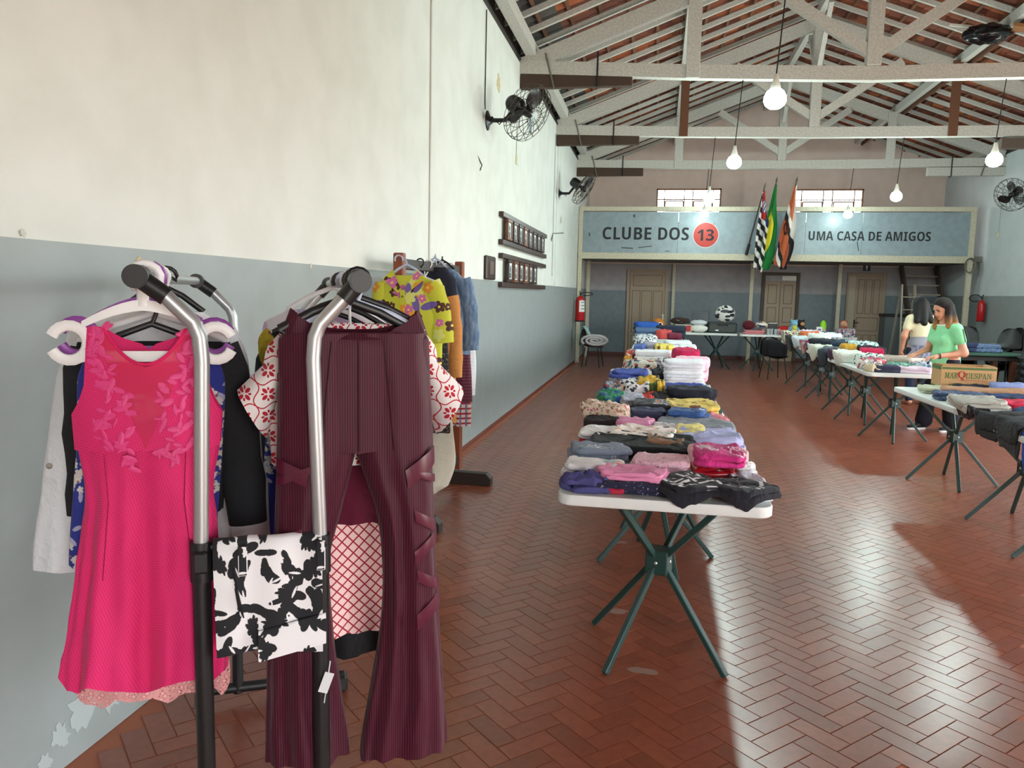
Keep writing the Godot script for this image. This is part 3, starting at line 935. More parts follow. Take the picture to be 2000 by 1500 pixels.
# closed blob with creases
func crumple(b: MB, r: Vector3, sd: int, amp: float, at := Vector3.ZERO, fr := 2.2) -> void:
	var rows := []
	for i in 13:
		var th := PI * i / 12.0
		var row := PackedVector3Array()
		for k in 20:
			var an := -TAU * k / 20.0
			var d := Vector3(sin(th) * cos(an), cos(th), sin(th) * sin(an))
			var q := 1.0 + amp * nz.get_noise_3d(d.x * fr + sd * 7.1, d.y * fr, d.z * fr)
			row.append(at + d * r * q)
		rows.append(row)
	b.loft(rows)

func flag_tex(which: int) -> ImageTexture:
	var im := Image.create(64, 160, false, Image.FORMAT_RGB8)
	for y in 160:
		for x in 64:
			var u := x / 64.0; var v := y / 160.0
			var c := Color("e6e4de")
			if which == 0:
				if v < 0.36 and u > 0.35 - v * 0.3:
					c = Color("b3202c")
					if absf(u - 0.6) < 0.18 and absf(v - 0.2) < 0.07: c = Color("eceae6") if (x + y) % 9 < 4 else Color("2b3a86")
				elif sin((v * 9.0 - u * 2.0) * PI * 1.4) > 0.0: c = Color("16171b")
			elif which == 1:
				c = Color("12702f")
				var d := absf(u - 0.32 + (v - 0.55) * 0.35) * 2.4 + absf(v - 0.58) * 3.1
				if d < 1.0: c = Color("d9c81e")
				if Vector2((u - 0.14) * 1.3, (v - 0.56) * 1.6).length() < 0.24: c = Color("22307e")
			else:
				c = Color("b85c36")
				var s := v * 3.0 - u * 1.4
				if s > 0.45 and s < 0.8: c = Color("e7e3dc")
				elif s > 0.8 and s < 1.15: c = Color("1c1a22")
				elif u > 0.72: c = Color("e8e4e2") if v < 0.72 else Color("1f2130")
				if Vector2((u - 0.3) * 1.0, (v - 0.52) * 2.2).length() < 0.2 and Vector2((u - 0.3) * 1.0, (v - 0.52) * 2.2).length() > 0.12: c = Color("4a1d16")
				if s > 2.35 and s < 2.6: c = Color("e7e3dc")
				elif s > 2.1 and s < 2.35: c = Color("1c1a22")
			im.set_pixel(x, y, c)
	return ImageTexture.create_from_image(im)

func cloth_tex(t: Texture2D, rough := 0.85) -> StandardMaterial3D:
	var m := StandardMaterial3D.new()
	m.albedo_texture = t; m.roughness = rough
	return m

func flags() -> void:
	var labels := ["black and white striped flag with a red corner, left of three", "green flag with yellow rhombus and blue disc on the balcony", "orange, black and white flag, right of the three on the balcony"]
	var spec := [[1.87, 2.55, 2.12, 3.9, 0.26, 2.2, 1.98, 2.26], [2.2, 2.55, 2.36, 4.02, 0.26, 2.24, 2.08, 2.44], [2.6, 2.5, 2.77, 4.02, 0.26, 2.3, 2.42, 2.82]]
	for k in 3:
		var q: Array = spec[k]
		var o := thing("flag", labels[k], "flag", Vector3(q[0], q[1], -18.25), 0.0, "flags leaning from the balcony front")
		var top := Vector3(q[2] - q[0], q[3] - q[1], 0.42)
		var b := MB.new(); b.tube([Vector3(0, 0, 0.02), top], 0.016, 8)
		part("pole", b, mat("3a2c24", 0.5), o)
		b = MB.new()
		var up := top.normalized()
		var xr := up.cross(Vector3.BACK).normalized()
		b.lathe([Vector2(0, 0.16), Vector2(0.012, 0.1), Vector2(0.026, 0.07), Vector2(0.012, 0.045), Vector2(0.022, 0.03), Vector2(0.01, 0.0)], 10, Transform3D(Basis(xr, up, xr.cross(up)), top))
		part("finial", b, mat("5c5548", 0.35, 0.7), o)
		b = MB.new(); b.tube([Vector3(0, -0.02, 0.03), Vector3(0.045, 0.22, 0.09)], 0.032, 10)
		part("socket", b, mat("221f1e", 0.5), o)
		b = MB.new()
		var rows := []
		for i in 26:
			var f := i / 25.0
			var y: float = lerpf(q[3] - 0.02, q[5], f) - q[1]
			var ease := minf(1.0, f * 2.2)
			var xl: float = lerpf(q[2] - 0.02, q[6], pow(f, 0.8)) - q[0]
			var xr2: float = lerpf(q[2] + 0.02, q[7], ease) - q[0]
			if f > 0.82: xr2 = lerpf(xr2, (xl + xr2) / 2, (f - 0.82) * 2.5)
			var row := PackedVector3Array()
			for j in 17:
				var t := j / 16.0
				row.append(Vector3(lerpf(xl, xr2, t) + 0.012 * sin(f * 9 + j), y + 0.05 * sin(t * 5 + k) * f, lerpf(0.42, 0.30, f) + 0.05 * sin(t * 10.0 + f * 2.0 + k) * ease))
			rows.append(row)
		b.loft(rows, false)
		part("cloth", b, cloth_tex(flag_tex(k)), o)

func rounded_rect(hx: float, hz: float, r: float) -> PackedVector2Array:
	var p := PackedVector2Array()
	for q in [[1, 1, 0], [-1, 1, 1], [-1, -1, 2], [1, -1, 3]]:
		for k in 6:
			var an: float = (q[2] + k / 5.0) * PI / 2
			p.append(Vector2(q[0] * (hx - r) + cos(an) * r, q[1] * (hz - r) + sin(an) * r))
	return p

func make_table(label: String, at: Vector3, turn: float, phis: Array, group: String, length := 2.14) -> void:
	var o := thing("folding_table", label, "table", at, turn, group)
	var top := mat("dfe3e2", 0.4); var green := mat(DG, 0.35)
	var b := MB.new()
	var rows := []
	for q in [[0.004, 0.800], [0.0, 0.796], [0.0, 0.762], [0.006, 0.756]]:
		var row := PackedVector3Array()
		for p in rounded_rect(0.42 - q[0], length / 2 - q[0], 0.06): row.append(Vector3(p.x, q[1], -p.y))
		rows.append(row)
	b.loft(rows, true, true, true)
	part("tabletop", b, top, o)
	for k in 2:
		var zc: float = (length / 2 - 0.42) * (1 - 2 * k)
		var bs := Basis(Vector3.UP, phis[k])
		var c := Vector3(0, 0.42, zc)
		var hb := Basis(Vector3.UP, phis[k] - 0.43)
		b = MB.new(); b.box(c, Vector3(0.1, 0.11, 0.1), hb, 0.005)
		part("hub", b, green, o)
		b = MB.new()
		for s in [Vector3(0.052, 0, 0), Vector3(-0.052, 0, 0), Vector3(0, 0, 0.052), Vector3(0, 0, -0.052)]:
			var d: Vector3 = hb * s.normalized()
			var x := d.cross(Vector3.UP).normalized()
			b.lathe([Vector2(0, 0.004), Vector2(0.007, 0.003), Vector2(0.008, 0)], 8, Transform3D(Basis(x, d, x.cross(d)), c + hb * s))
		part("bolt", b, mat("cfd4d4", 0.3, 0.8), o)
		for j in 4:
			var d := bs * Vector3(cos(PI / 4 + j * PI / 2), 0, sin(PI / 4 + j * PI / 2))
			var side := d.cross(Vector3.UP)
			b = MB.new(); b.beam(c + d * 0.04 + Vector3(0, -0.03, 0), Vector3(d.x * 0.36, 0.004, zc + d.z * 0.36), 0.026, 0.026, side, 0.003)
			part("leg", b, green, o)
			b = MB.new(); b.beam(c + d * 0.04 + Vector3(0, 0.03, 0), Vector3(d.x * 0.33, 0.757, zc + d.z * 0.33), 0.026, 0.026, side, 0.003)
			part("arm", b, green, o)

func tables() -> void:
	var nth := ["first", "second", "third", "fourth", "fifth", "sixth", "seventh"]
	for k in 7:
		make_table("%s white folding table from the front in the long left row" % nth[k], Vector3(0.05, 0, -4.09 - 2.085 * k), 0.0 if k == 0 else 0.008 * sin(k * 2.1), [rnd(-0.2, 0.1) if k else 0.17, rnd(-0.5, 0.5)], "white folding tables in the left row", 2.075)
	for k in 5:
		var at: Vector3 = [Vector3(2.62, 0, -4.58), Vector3(2.64, 0, -6.76), Vector3(2.73, 0, -10.28), Vector3(2.74, 0, -12.44), Vector3(2.75, 0, -14.6)][k]
		make_table(["white folding table at the right picture edge, nearest the camera", "white folding table carrying the printed carton", "white folding table before the woman in green", "third white folding table back in the right row beyond the carton", "farthest white folding table of the right row"][k], at, [0.0, 0.03, 0.0, 0.0, 0.0][k], [0.55, 0.6], "white folding tables in the right row")
	make_table("left white folding table along the back, carrying the suitcase", Vector3(0.63, 0, -18.1), PI / 2, [0.2, 0.4], "white folding tables along the back", 2.2)
	make_table("right white folding table along the back, carrying the toys", Vector3(2.98, 0, -18.02), PI / 2 - 0.02, [0.3, 0.5], "white folding tables along the back", 2.4)

var wrinkle: NoiseTexture2D
var cm := {}

# cotton: plain colour with soft creases; prints come as textures computed below
func cotton(hex: String, pat := "") -> StandardMaterial3D:
	var key := hex + pat
	if cm.has(key): return cm[key]
	if wrinkle == null:
		wrinkle = noise_tex(0.009, Color.BLACK, Color.WHITE, 512, 3, 21, 0.0, 1.0)
		wrinkle.noise.fractal_type = FastNoiseLite.FRACTAL_RIDGED
	var m := StandardMaterial3D.new()
	m.roughness = 0.92
	m.rim_enabled = true; m.rim = 0.12; m.rim_tint = 1.0
	m.heightmap_enabled = true; m.heightmap_texture = wrinkle
	if pat == "":
		m.albedo_color = Color(hex); m.heightmap_scale = 0.4
		m.uv1_triplanar = true; m.uv1_world_triplanar = true; m.uv1_scale = Vector3.ONE / 0.3
	else:
		m.albedo_texture = pattern(hex, pat); m.heightmap_scale = 0.35
	cm[key] = m
	return m

const GLYPH := {"N": [17, 25, 21, 19, 17, 17, 17], "O": [14, 17, 17, 17, 17, 17, 14], "U": [17, 17, 17, 17, 17, 17, 14], "T": [31, 4, 4, 4, 4, 4, 4], "E": [31, 16, 16, 30, 16, 16, 31], "K": [17, 18, 20, 24, 20, 18, 17], "I": [14, 4, 4, 4, 4, 4, 14], "A": [14, 17, 17, 31, 17, 17, 17], "R": [30, 17, 17, 30, 20, 18, 17]}

func glyphs(im: Image, text: String, x: int, y: int, s: int, c: Color, turned := false) -> void:
	for k in text.length():
		for r in 7:
			for q in 5:
				if (int(GLYPH[text[k]][r]) >> (4 - q)) & 1:
					if turned: im.fill_rect(Rect2i(x + r * s, y - (k * 6 + q) * s, s, s), c)
					else: im.fill_rect(Rect2i(x + (k * 6 + q) * s, y + r * s, s, s), c)

func blot(im: Image, cx: float, cy: float, rx: float, ry: float, c: Color, turn := 0.0, petals := 0, wrap := true) -> void:
	var R := int(ceil(maxf(rx, ry))) + 1
	var w := im.get_width(); var h := im.get_height()
	for y in range(int(cy) - R, int(cy) + R + 1):
		for x in range(int(cx) - R, int(cx) + R + 1):
			var d := Vector2(x - cx, y - cy).rotated(-turn)
			var e := Vector2(d.x / rx, d.y / ry)
			var lim := 1.0
			if petals: lim = 0.62 + 0.38 * absf(cos(e.angle() * petals * 0.5))
			if e.length() <= lim:
				if wrap: im.set_pixel(posmod(x, w), posmod(y, h), c)
				elif x >= 0 and y >= 0 and x < w and y < h: im.set_pixel(x, y, c)

func pattern(hex: String, pat: String) -> ImageTexture:
	var n := 128
	var im := Image.create(n, n, false, Image.FORMAT_RGB8)
	im.fill(Color(hex))
	var r := RandomNumberGenerator.new(); r.seed = hash(pat + hex)
	var dots := func(cols: Array, count: int, a: float, b: float, pet := 0) -> void:
		for k in count:
			var q := r.randf_range(a, b)
			blot(im, r.randf() * n, r.randf() * n, q, q * r.randf_range(0.5, 1.0), Color(cols[k % cols.size()]), r.randf() * TAU, pet)
	match pat:
		"letters":
			glyphs(im, "UTE", 62, 116, 6, Color("e9e8ee"), true)
			glyphs(im, "NO", 12, 100, 6, Color("e9e8ee"), true)
			im.fill_rect(Rect2i(8, 40, 10, 10), Color("b5553f"))
		"ring":
			blot(im, 70, 62, 46, 44, Color("e6e6ec")); blot(im, 70, 58, 41, 38, Color(hex))
			im.fill_rect(Rect2i(20, 96, 60, 8), Color(hex)); im.fill_rect(Rect2i(52, 104, 7, 18), Color("e6e6ec")); im.fill_rect(Rect2i(64, 104, 7, 18), Color("e6e6ec"))
		"hearts":
			for q in [[30, 40], [38, 90], [16, 66]]:
				blot(im, q[0], q[1], 17, 10, Color("efc6dc"), 0.5); blot(im, q[0] + 8, q[1] + 8, 13, 8, Color("efc6dc"), -0.5)
			glyphs(im, "AR", 66, 40, 5, Color("efc6dc")); blot(im, 104, 92, 20, 20, Color("f2d3e2")); blot(im, 104, 92, 15, 15, Color(hex))
		"stars":
			for k in 7:
				var p := Vector2(r.randf_range(20, 108), r.randf_range(24, 104))
				for j in 5: blot(im, p.x, p.y, 11, 2, Color("c9d2dc"), j * TAU / 5.0); blot(im, p.x, p.y, 6, 1.5, Color("4f5a6e"), j * TAU / 5.0 + 0.3)
		"kids":
			dots.call(["d98a3a", "2d7d62", "c9843f", "e9b8b4", "b56a3a", "4a4a50"], 16, 5, 11)
		"greyprint": dots.call(["9a9aa4", "6f6f7a"], 12, 3, 7)
		"paleprint": dots.call(["9db6d2", "b9cbe0", "5f7fa8"], 26, 3, 9)
		"cyanprint":
			im.fill_rect(Rect2i(78, 40, 22, 50), Color("9fd0dc")); im.fill_rect(Rect2i(98, 46, 22, 44), Color("e3b3a3")); blot(im, 90, 52, 16, 10, Color("8ccbdc"))
		"speckpink": dots.call(["b5708f", "8f4f6e", "e79bb8"], 240, 0.8, 1.8)
		"speckdark": dots.call(["8f8fa8", "5a5f8a", "b5b3c0"], 110, 0.8, 2.2)
		"floralcream": dots.call(["8a6d54", "b87f6a", "c44f7a", "6f8a52", "e7d9c9", "a36a58"], 130, 2, 7, 5)
		"bluepatch":
			im.fill_rect(Rect2i(66, 40, 16, 12), Color("22365e")); im.fill_rect(Rect2i(90, 36, 16, 14), Color("d5dbe6"))
		"rainbow":
			for k in 10: im.fill_rect(Rect2i(72, 16 + k * 10, 50, 4), Color("d8d8dc"))
			blot(im, 94, 62, 16, 18, Color("e07a2c")); blot(im, 100, 70, 12, 10, Color("2c8c9c")); blot(im, 88, 56, 8, 8, Color("d4303f"))
		"brownprint":
			dots.call(["7d4a22", "9c6a2c", "a98534"], 9, 6, 15)
		"greenblue": dots.call(["2b5fa8", "1f6f52", "3fa07a", "2a4a88"], 14, 10, 26)
		"greenedge": dots.call(["2c3f22", "50661f", "1e1e1c"], 9, 8, 18)
		"blackprint": dots.call(["2a2a30", "4a4a52", "17171c"], 34, 4, 11)
		"mixed": dots.call(["2a2a30", "e6e2dc", "b5404a", "4f6a8c", "c9a890", "8a8f96"], 40, 6, 16)
		"mintdark": dots.call(["1f3b38", "8fd0bb", "dfe8e2", "222a30"], 46, 4, 12)
		"denim":
			for y in n:
				for x in n: im.set_pixel(x, y, Color(hex).lerp(Color("8fa4c4"), clampf(0.25 + 0.7 * nz.get_noise_2d(x * 0.03, y * 0.12), 0, 1)))
	return ImageTexture.create_from_image(im)

# a garment folded or dropped on a surface; its shape in local metres, front towards +z
func folded(size: Vector3, layers: int, sd: int, messy: float) -> MB:
	var b := MB.new()
	var prof := [[0.0, 1.0], [0.22, 1.0], [0.42, 1.0], [0.6, 1.0], [0.76, 1.0], [0.88, 0.99], [0.955, 0.93], [0.99, 0.78], [1.0, 0.5], [0.985, 0.22], [0.94, 0.05], [0.85, 0.0]]
	var K := 44
	for l in layers:
		var t := size.y / layers
		var off := Vector3(nz.get_noise_2d(sd * 3.3, l * 9.1) * 0.03, l * t, nz.get_noise_2d(sd * 5.7, l * 4.1) * 0.03)
		var sc := 1.0 - 0.05 * l + 0.05 * nz.get_noise_2d(sd * 1.9 + l * 3.0, 2.0)
		var rows := []
		for p in prof:
			var row := PackedVector3Array()
			for k in K:
				var an := -TAU * k / K
				var ca := cos(an); var sa := sin(an)
				var ex := 2.0 / lerpf(6.0, 2.6, messy)
				var rx: float = signf(ca) * pow(absf(ca), ex); var rz: float = signf(sa) * pow(absf(sa), ex)
				var wob: float = 1.0 + (0.05 + 0.3 * messy) * nz.get_noise_3d(ca * 1.3 + sd * 2.7, sa * 1.3, l * 5.0)
				var x: float = rx * size.x * 0.5 * sc * p[0] * wob
				var z: float = rz * size.z * 0.5 * sc * p[0] * wob
				var hgt: float = p[1] * t
				var f: float = lerpf(7.0, 10.0, messy)
				var amp: float = lerpf(0.016, 0.055, messy) * minf(1.0, size.y / 0.05)
				var n1 := nz.get_noise_3d(x * f + sd * 11.0, l * 3.0, z * f)
				var rid := 1.0 - absf(nz.get_noise_3d(x * f * 1.8 + sd * 5.0, l * 2.0 + 9.0, z * f * 1.8)) * 2.2
				var bump := (n1 * 0.8 + maxf(0.0, rid) * 0.45 - 0.1) * amp
				hgt = maxf(0.002, hgt + bump * (p[1] * 0.9 + 0.1) * (1.0 if layers < 3 else 0.75) * (0.35 + 0.65 * p[1]))
				row.append(Vector3(x, hgt, z) + off)
			rows.append(row)
		b.loft(rows)
	return b

func bend(b: MB, at: Vector3, dir: Vector3, lim: float) -> void:
	for i in b.v.size():
		var p := b.v[i] + at
		var over := p.dot(dir) - lim
		if over > 0.0:
			var keep := minf(over, 0.012 + (p.y - 0.8) * 0.5)
			p -= dir * (over - keep)
			p.y -= (over - keep) * 1.05
			b.v[i] = p - at

var fcn := 0
func fc(called: String, label: String, cat: String, grp: String, at: Vector3, size: Vector3, hex: String, pat: String, layers: int, spin := 9.0) -> void:
	fcn += 1
	var messy := 0.85 if called.begins_with("crumpled") else 0.22
	if called.begins_with("rolled"): messy = 0.5
	if grp == "S": messy = 0.1
	var b := folded(size, layers, fcn, messy)
	var turn := 0.0 if grp == "S" else (0.12 * sin(fcn * 2.3) if spin > 5.0 else spin)
	var rep := pat in ["speckpink", "speckdark", "floralcream", "blackprint", "mixed", "mintdark", "denim", "greenblue", "paleprint"]
	for i in b.v.size():
		var p := b.v[i]
		b.uv[i] = Vector2(p.x / 0.22, (p.z - p.y) / 0.22) if rep else Vector2(p.x / size.x + 0.5, p.z / size.z + 0.5)
		b.v[i] = p.rotated(Vector3.UP, turn)
	if at.x < 1.5:
		bend(b, at, Vector3(0, 0, 1), -3.055); bend(b, at, Vector3(-1, 0, 0), 0.37); bend(b, at, Vector3(1, 0, 0), 0.47)
	elif at.z > -8.2: bend(b, at, Vector3(-1, 0, 0), -2.23)
	else:
		bend(b, at, Vector3(0, 0, 1), -9.215); bend(b, at, Vector3(-1, 0, 0), -2.33)
	var g: String = {"L": "clothes laid out on the left table row", "R": "clothes laid out on the right tables", "S": "stack of white tees"}[grp]
	var m := cotton(hex, pat)
	if label.contains("satin"):
		m = mat(hex, 0.25)
	solo(called, b, m, label, cat, at, 0.0, g)

func table_clothes() -> void:
	fc("crumpled_cloth", "crimson cloth peeping out at the left front corner under the violet tee", "t-shirt", "L", Vector3(-0.300, 0.800, -3.227), Vector3(0.05, 0.030, 0.20), "b3283f", "", 1)
	fc("crumpled_tshirt", "blue violet tee slumped at the front left corner of the left table row", "t-shirt", "L", Vector3(-0.270, 0.800, -3.170), Vector3(0.20, 0.060, 0.18), "4b4a82", "", 2)
	fc("crumpled_tshirt", "bright red tee lying flattest under the pink tee at the front edge", "t-shirt", "L", Vector3(-0.154, 0.800, -3.224), Vector3(0.14, 0.025, 0.20), "c32a4a", "", 1)
	fc("folded_trousers", "dark navy patterned trousers under the pink tee at the table front", "trousers", "L", Vector3(-0.070, 0.800, -3.190), Vector3(0.36, 0.055, 0.20), "23233f", "speckdark", 2)
	fc("folded_tshirt", "light pink tee with embroidered letters lying on top at the table front", "t-shirt", "L", Vector3(-0.070, 0.855, -3.200), Vector3(0.29, 0.035, 0.19), "e58fb8", "", 2, -0.12)
	fc("folded_tshirt", "olive green cloth tucked under the black tees at the front edge", "t-shirt", "L", Vector3(0.181, 0.800, -3.212), Vector3(0.11, 0.030, 0.20), "6d7358", "", 1)
	fc("folded_tshirt", "black tee with white capital letters, one corner hanging over the front edge", "t-shirt", "L", Vector3(0.150, 0.830, -3.150), Vector3(0.27, 0.040, 0.27), "1b1c26", "letters", 2, 0.60)
	fc("folded_tshirt", "black tee with a white ring print, corner hanging over the front right", "t-shirt", "L", Vector3(0.345, 0.825, -3.150), Vector3(0.25, 0.040, 0.25), "1d1f2a", "ring", 2, 0.78)
	fc("folded_tshirt", "white and pale blue printed tee at the front right corner", "t-shirt", "L", Vector3(0.400, 0.800, -3.300), Vector3(0.14, 0.050, 0.38), "d5dfe8", "paleprint", 2)
	fc("folded_tshirt", "white tee with cyan and peach print behind the violet tee", "t-shirt", "L", Vector3(-0.237, 0.800, -3.314), Vector3(0.28, 0.085, 0.20), "e9e6ea", "cyanprint", 3)
	fc("folded_blouse", "pale pink speckled pyjama top in the middle of the second row", "blouse", "L", Vector3(0.033, 0.800, -3.454), Vector3(0.27, 0.095, 0.20), "f0c3d3", "speckpink", 3)
	fc("folded_blouse", "glossy red satin blouse behind the ring print tee", "blouse", "L", Vector3(0.268, 0.800, -3.459), Vector3(0.19, 0.060, 0.20), "c21d2a", "", 2)
	fc("folded_tshirt", "white tee with a red patch beside the red satin blouse", "t-shirt", "L", Vector3(0.400, 0.800, -3.514), Vector3(0.09, 0.060, 0.20), "ece7ea", "", 2)
	fc("folded_sweater", "fluffy pale pink sweater under the magenta tee", "sweater", "L", Vector3(0.309, 0.800, -3.672), Vector3(0.28, 0.100, 0.20), "f2c4cd", "", 2)
	fc("folded_tshirt", "magenta tee with white heart shapes, on the fluffy sweater", "t-shirt", "L", Vector3(0.285, 0.900, -3.418), Vector3(0.21, 0.050, 0.33), "d02d84", "hearts", 2)
	fc("crumpled_cloth", "black garment slipping off the right edge near the front", "clothes", "L", Vector3(0.400, 0.780, -3.825), Vector3(0.05, 0.050, 0.41), "19181b", "", 1)
	fc("folded_trousers", "grey blue tee with star outlines at the left edge, third row", "t-shirt", "L", Vector3(-0.251, 0.800, -3.649), Vector3(0.31, 0.090, 0.20), "7f8a9d", "stars", 3)
	fc("folded_sweater", "small grey knit top beside the brown shorts", "sweater", "L", Vector3(-0.073, 0.800, -3.840), Vector3(0.09, 0.060, 0.20), "6e717e", "", 2)
	fc("folded_shorts", "brown cargo shorts with a pocket, in the middle of the row", "shorts", "L", Vector3(0.072, 0.800, -3.869), Vector3(0.21, 0.090, 0.20), "8f6a50", "", 2)
	fc("crumpled_cloth", "small bright magenta cloth at the left edge below the slate trousers", "clothes", "L", Vector3(-0.300, 0.800, -3.883), Vector3(0.09, 0.040, 0.21), "bb2f9b", "", 1)
	fc("folded_trousers", "slate blue trousers folded long at the left edge", "trousers", "L", Vector3(-0.257, 0.820, -3.871), Vector3(0.20, 0.045, 0.31), "474c66", "", 2)
	fc("folded_trousers", "long black trousers laid right across the left row", "trousers", "L", Vector3(-0.049, 0.830, -3.908), Vector3(0.53, 0.055, 0.42), "15151a", "", 1)
	fc("folded_tshirt", "lavender blue tee spread at the right edge", "t-shirt", "L", Vector3(0.291, 0.800, -4.179), Vector3(0.34, 0.085, 0.36), "b3b8e4", "", 2)
	fc("folded_pyjamas", "white childrens pyjamas with orange and green figures", "pyjamas", "L", Vector3(-0.045, 0.830, -4.130), Vector3(0.34, 0.060, 0.39), "f1e2dd", "kids", 2)
	fc("folded_tshirt", "red tee at the left edge under a white one", "t-shirt", "L", Vector3(-0.300, 0.800, -4.226), Vector3(0.18, 0.050, 0.23), "c5323a", "", 2)
	fc("folded_tshirt", "plain white tee at the left edge above the red one", "t-shirt", "L", Vector3(-0.294, 0.850, -4.161), Vector3(0.19, 0.030, 0.32), "e8e6e8", "", 2)
	fc("folded_tshirt", "rose pink tee with soft folds behind the childrens pyjamas", "t-shirt", "L", Vector3(-0.111, 0.800, -4.536), Vector3(0.23, 0.080, 0.22), "e59bc1", "", 2)
	fc("folded_tshirt", "white tee with grey letters beside the rose pink tee", "t-shirt", "L", Vector3(0.072, 0.800, -4.412), Vector3(0.15, 0.075, 0.23), "e4e2e8", "greyprint", 2)
	fc("folded_tshirt", "pale yellow tee rolled thin on the grey tee", "t-shirt", "L", Vector3(0.218, 0.860, -4.302), Vector3(0.15, 0.030, 0.29), "efe08f", "", 1)
	fc("folded_tshirt", "mid grey tee spread wide at the right edge", "t-shirt", "L", Vector3(0.237, 0.800, -4.585), Vector3(0.45, 0.075, 0.38), "8f95a0", "", 2)
	fc("pouch", "black zip pouch with coral edge at the left edge", "bag", "L", Vector3(-0.300, 0.800, -4.535), Vector3(0.22, 0.080, 0.20), "241a1d", "", 1)
	fc("crumpled_dress", "cream floral summer dress heaped at the left edge", "dress", "L", Vector3(-0.280, 0.800, -4.770), Vector3(0.30, 0.130, 0.21), "d9c2b0", "floralcream", 1)
	fc("folded_sweater", "slate navy sweatshirt folded in the middle", "sweater", "L", Vector3(-0.024, 0.800, -4.903), Vector3(0.24, 0.095, 0.20), "434763", "", 3)
	fc("crumpled_cloth", "crimson cloth showing under the slate navy sweatshirt", "clothes", "L", Vector3(-0.020, 0.800, -4.911), Vector3(0.11, 0.035, 0.33), "b02a50", "", 1)
	fc("folded_tshirt", "denim blue tee with small dark patches", "t-shirt", "L", Vector3(0.218, 0.820, -4.832), Vector3(0.25, 0.095, 0.27), "3c5f9b", "bluepatch", 3)
	fc("folded_tshirt", "coral pink tee peeping right of the denim blue tee", "t-shirt", "L", Vector3(0.396, 0.800, -4.964), Vector3(0.12, 0.060, 0.26), "e58a96", "", 2)
	fc("folded_tshirt", "pink cloth below the denim blue tee", "t-shirt", "L", Vector3(0.228, 0.800, -4.871), Vector3(0.13, 0.040, 0.25), "e88fb0", "", 1)
	fc("folded_tshirt", "charcoal tee with a striped rainbow print", "t-shirt", "L", Vector3(-0.016, 0.800, -5.228), Vector3(0.28, 0.100, 0.34), "35353d", "rainbow", 3)
	fc("folded_tshirt", "yellow tee with brown print at the right, lying over white", "t-shirt", "L", Vector3(0.240, 0.840, -5.257), Vector3(0.35, 0.060, 0.42), "e3c865", "brownprint", 2)
	fc("folded_towel", "dark green towel with teal hem at the right edge", "towel", "L", Vector3(0.400, 0.800, -5.336), Vector3(0.09, 0.050, 0.33), "1d4a47", "", 2)
	fc("folded_jacket", "large black navy jacket folded across the right half", "jacket", "L", Vector3(0.275, 0.800, -5.975), Vector3(0.36, 0.119, 0.37), "1f2131", "", 2)
	fc("crumpled_tshirt", "green and blue tee bundle at the left edge", "t-shirt", "L", Vector3(-0.300, 0.800, -5.572), Vector3(0.20, 0.089, 0.31), "2f8060", "greenblue", 1)
	fc("folded_tshirt", "plum tee under a grey one in the middle", "t-shirt", "L", Vector3(-0.141, 0.800, -5.597), Vector3(0.18, 0.052, 0.38), "7f4468", "", 2)
	fc("folded_tshirt", "light grey lilac tee above the plum tee", "t-shirt", "L", Vector3(-0.144, 0.850, -5.534), Vector3(0.17, 0.044, 0.42), "a9a9ba", "", 2)
	fc("crumpled_cloth", "black cloth with red edge beside the charcoal tee", "clothes", "L", Vector3(0.005, 0.800, -5.856), Vector3(0.19, 0.065, 0.31), "1b1416", "", 1)
	fc("crumpled_cloth", "red cloth end by the black cloth in the middle", "clothes", "L", Vector3(-0.050, 0.840, -5.755), Vector3(0.10, 0.033, 0.40), "c9322c", "", 1)
	fc("crumpled_tshirt", "mustard and green jersey tossed in the middle", "t-shirt", "L", Vector3(-0.045, 0.800, -6.192), Vector3(0.21, 0.136, 0.42), "d0a62a", "greenedge", 1)
	fc("crumpled_tshirt", "white tee with black print crumpled beside the mustard jersey", "t-shirt", "L", Vector3(-0.159, 0.800, -6.153), Vector3(0.25, 0.125, 0.42), "dcdade", "blackprint", 1)
	fc("crumpled_cloth", "brown pink and navy bundle at the left edge by the white tee", "clothes", "L", Vector3(-0.300, 0.800, -6.126), Vector3(0.17, 0.114, 0.42), "6b5156", "mixed", 1)
	fc("folded_jacket", "royal blue tracksuit with white stripe by the white tee stack", "jacket", "L", Vector3(0.221, 0.800, -6.342), Vector3(0.41, 0.086, 0.42), "2a3a93", "", 2)
	fc("crumpled_cloth", "pale blue cloth at the right edge by the royal blue tracksuit", "clothes", "L", Vector3(0.400, 0.800, -6.503), Vector3(0.10, 0.058, 0.42), "a9b9d0", "", 1)
	fc("folded_trousers", "pale grey trousers folded under a blue garment", "trousers", "L", Vector3(-0.225, 0.800, -7.179), Vector3(0.40, 0.110, 0.42), "bdbcc0", "", 2)
	fc("folded_tshirt", "blue garment laid over the pale grey trousers", "t-shirt", "L", Vector3(-0.232, 0.885, -6.914), Vector3(0.32, 0.054, 0.42), "3c4c99", "", 2)
	fc("crumpled_cloth", "black cloth between the grey trousers and the white stack", "clothes", "L", Vector3(0.033, 0.800, -7.442), Vector3(0.18, 0.092, 0.42), "24242a", "", 1)
	fc("crumpled_blouse", "beige and white patterned blouse bunched in the middle", "blouse", "L", Vector3(-0.083, 0.800, -8.151), Vector3(0.43, 0.125, 0.42), "d5cbbb", "mixed", 1)
	fc("crumpled_cloth", "rose and brown stuffed cloth next to the white stack", "clothes", "L", Vector3(0.155, 0.800, -8.117), Vector3(0.19, 0.152, 0.37), "9d6a68", "mixed", 1)
	fc("folded_tshirt", "light pink tee lying on the white tee stack side", "t-shirt", "L", Vector3(0.330, 0.800, -7.750), Vector3(0.36, 0.200, 0.60), "f0bfd2", "", 2)
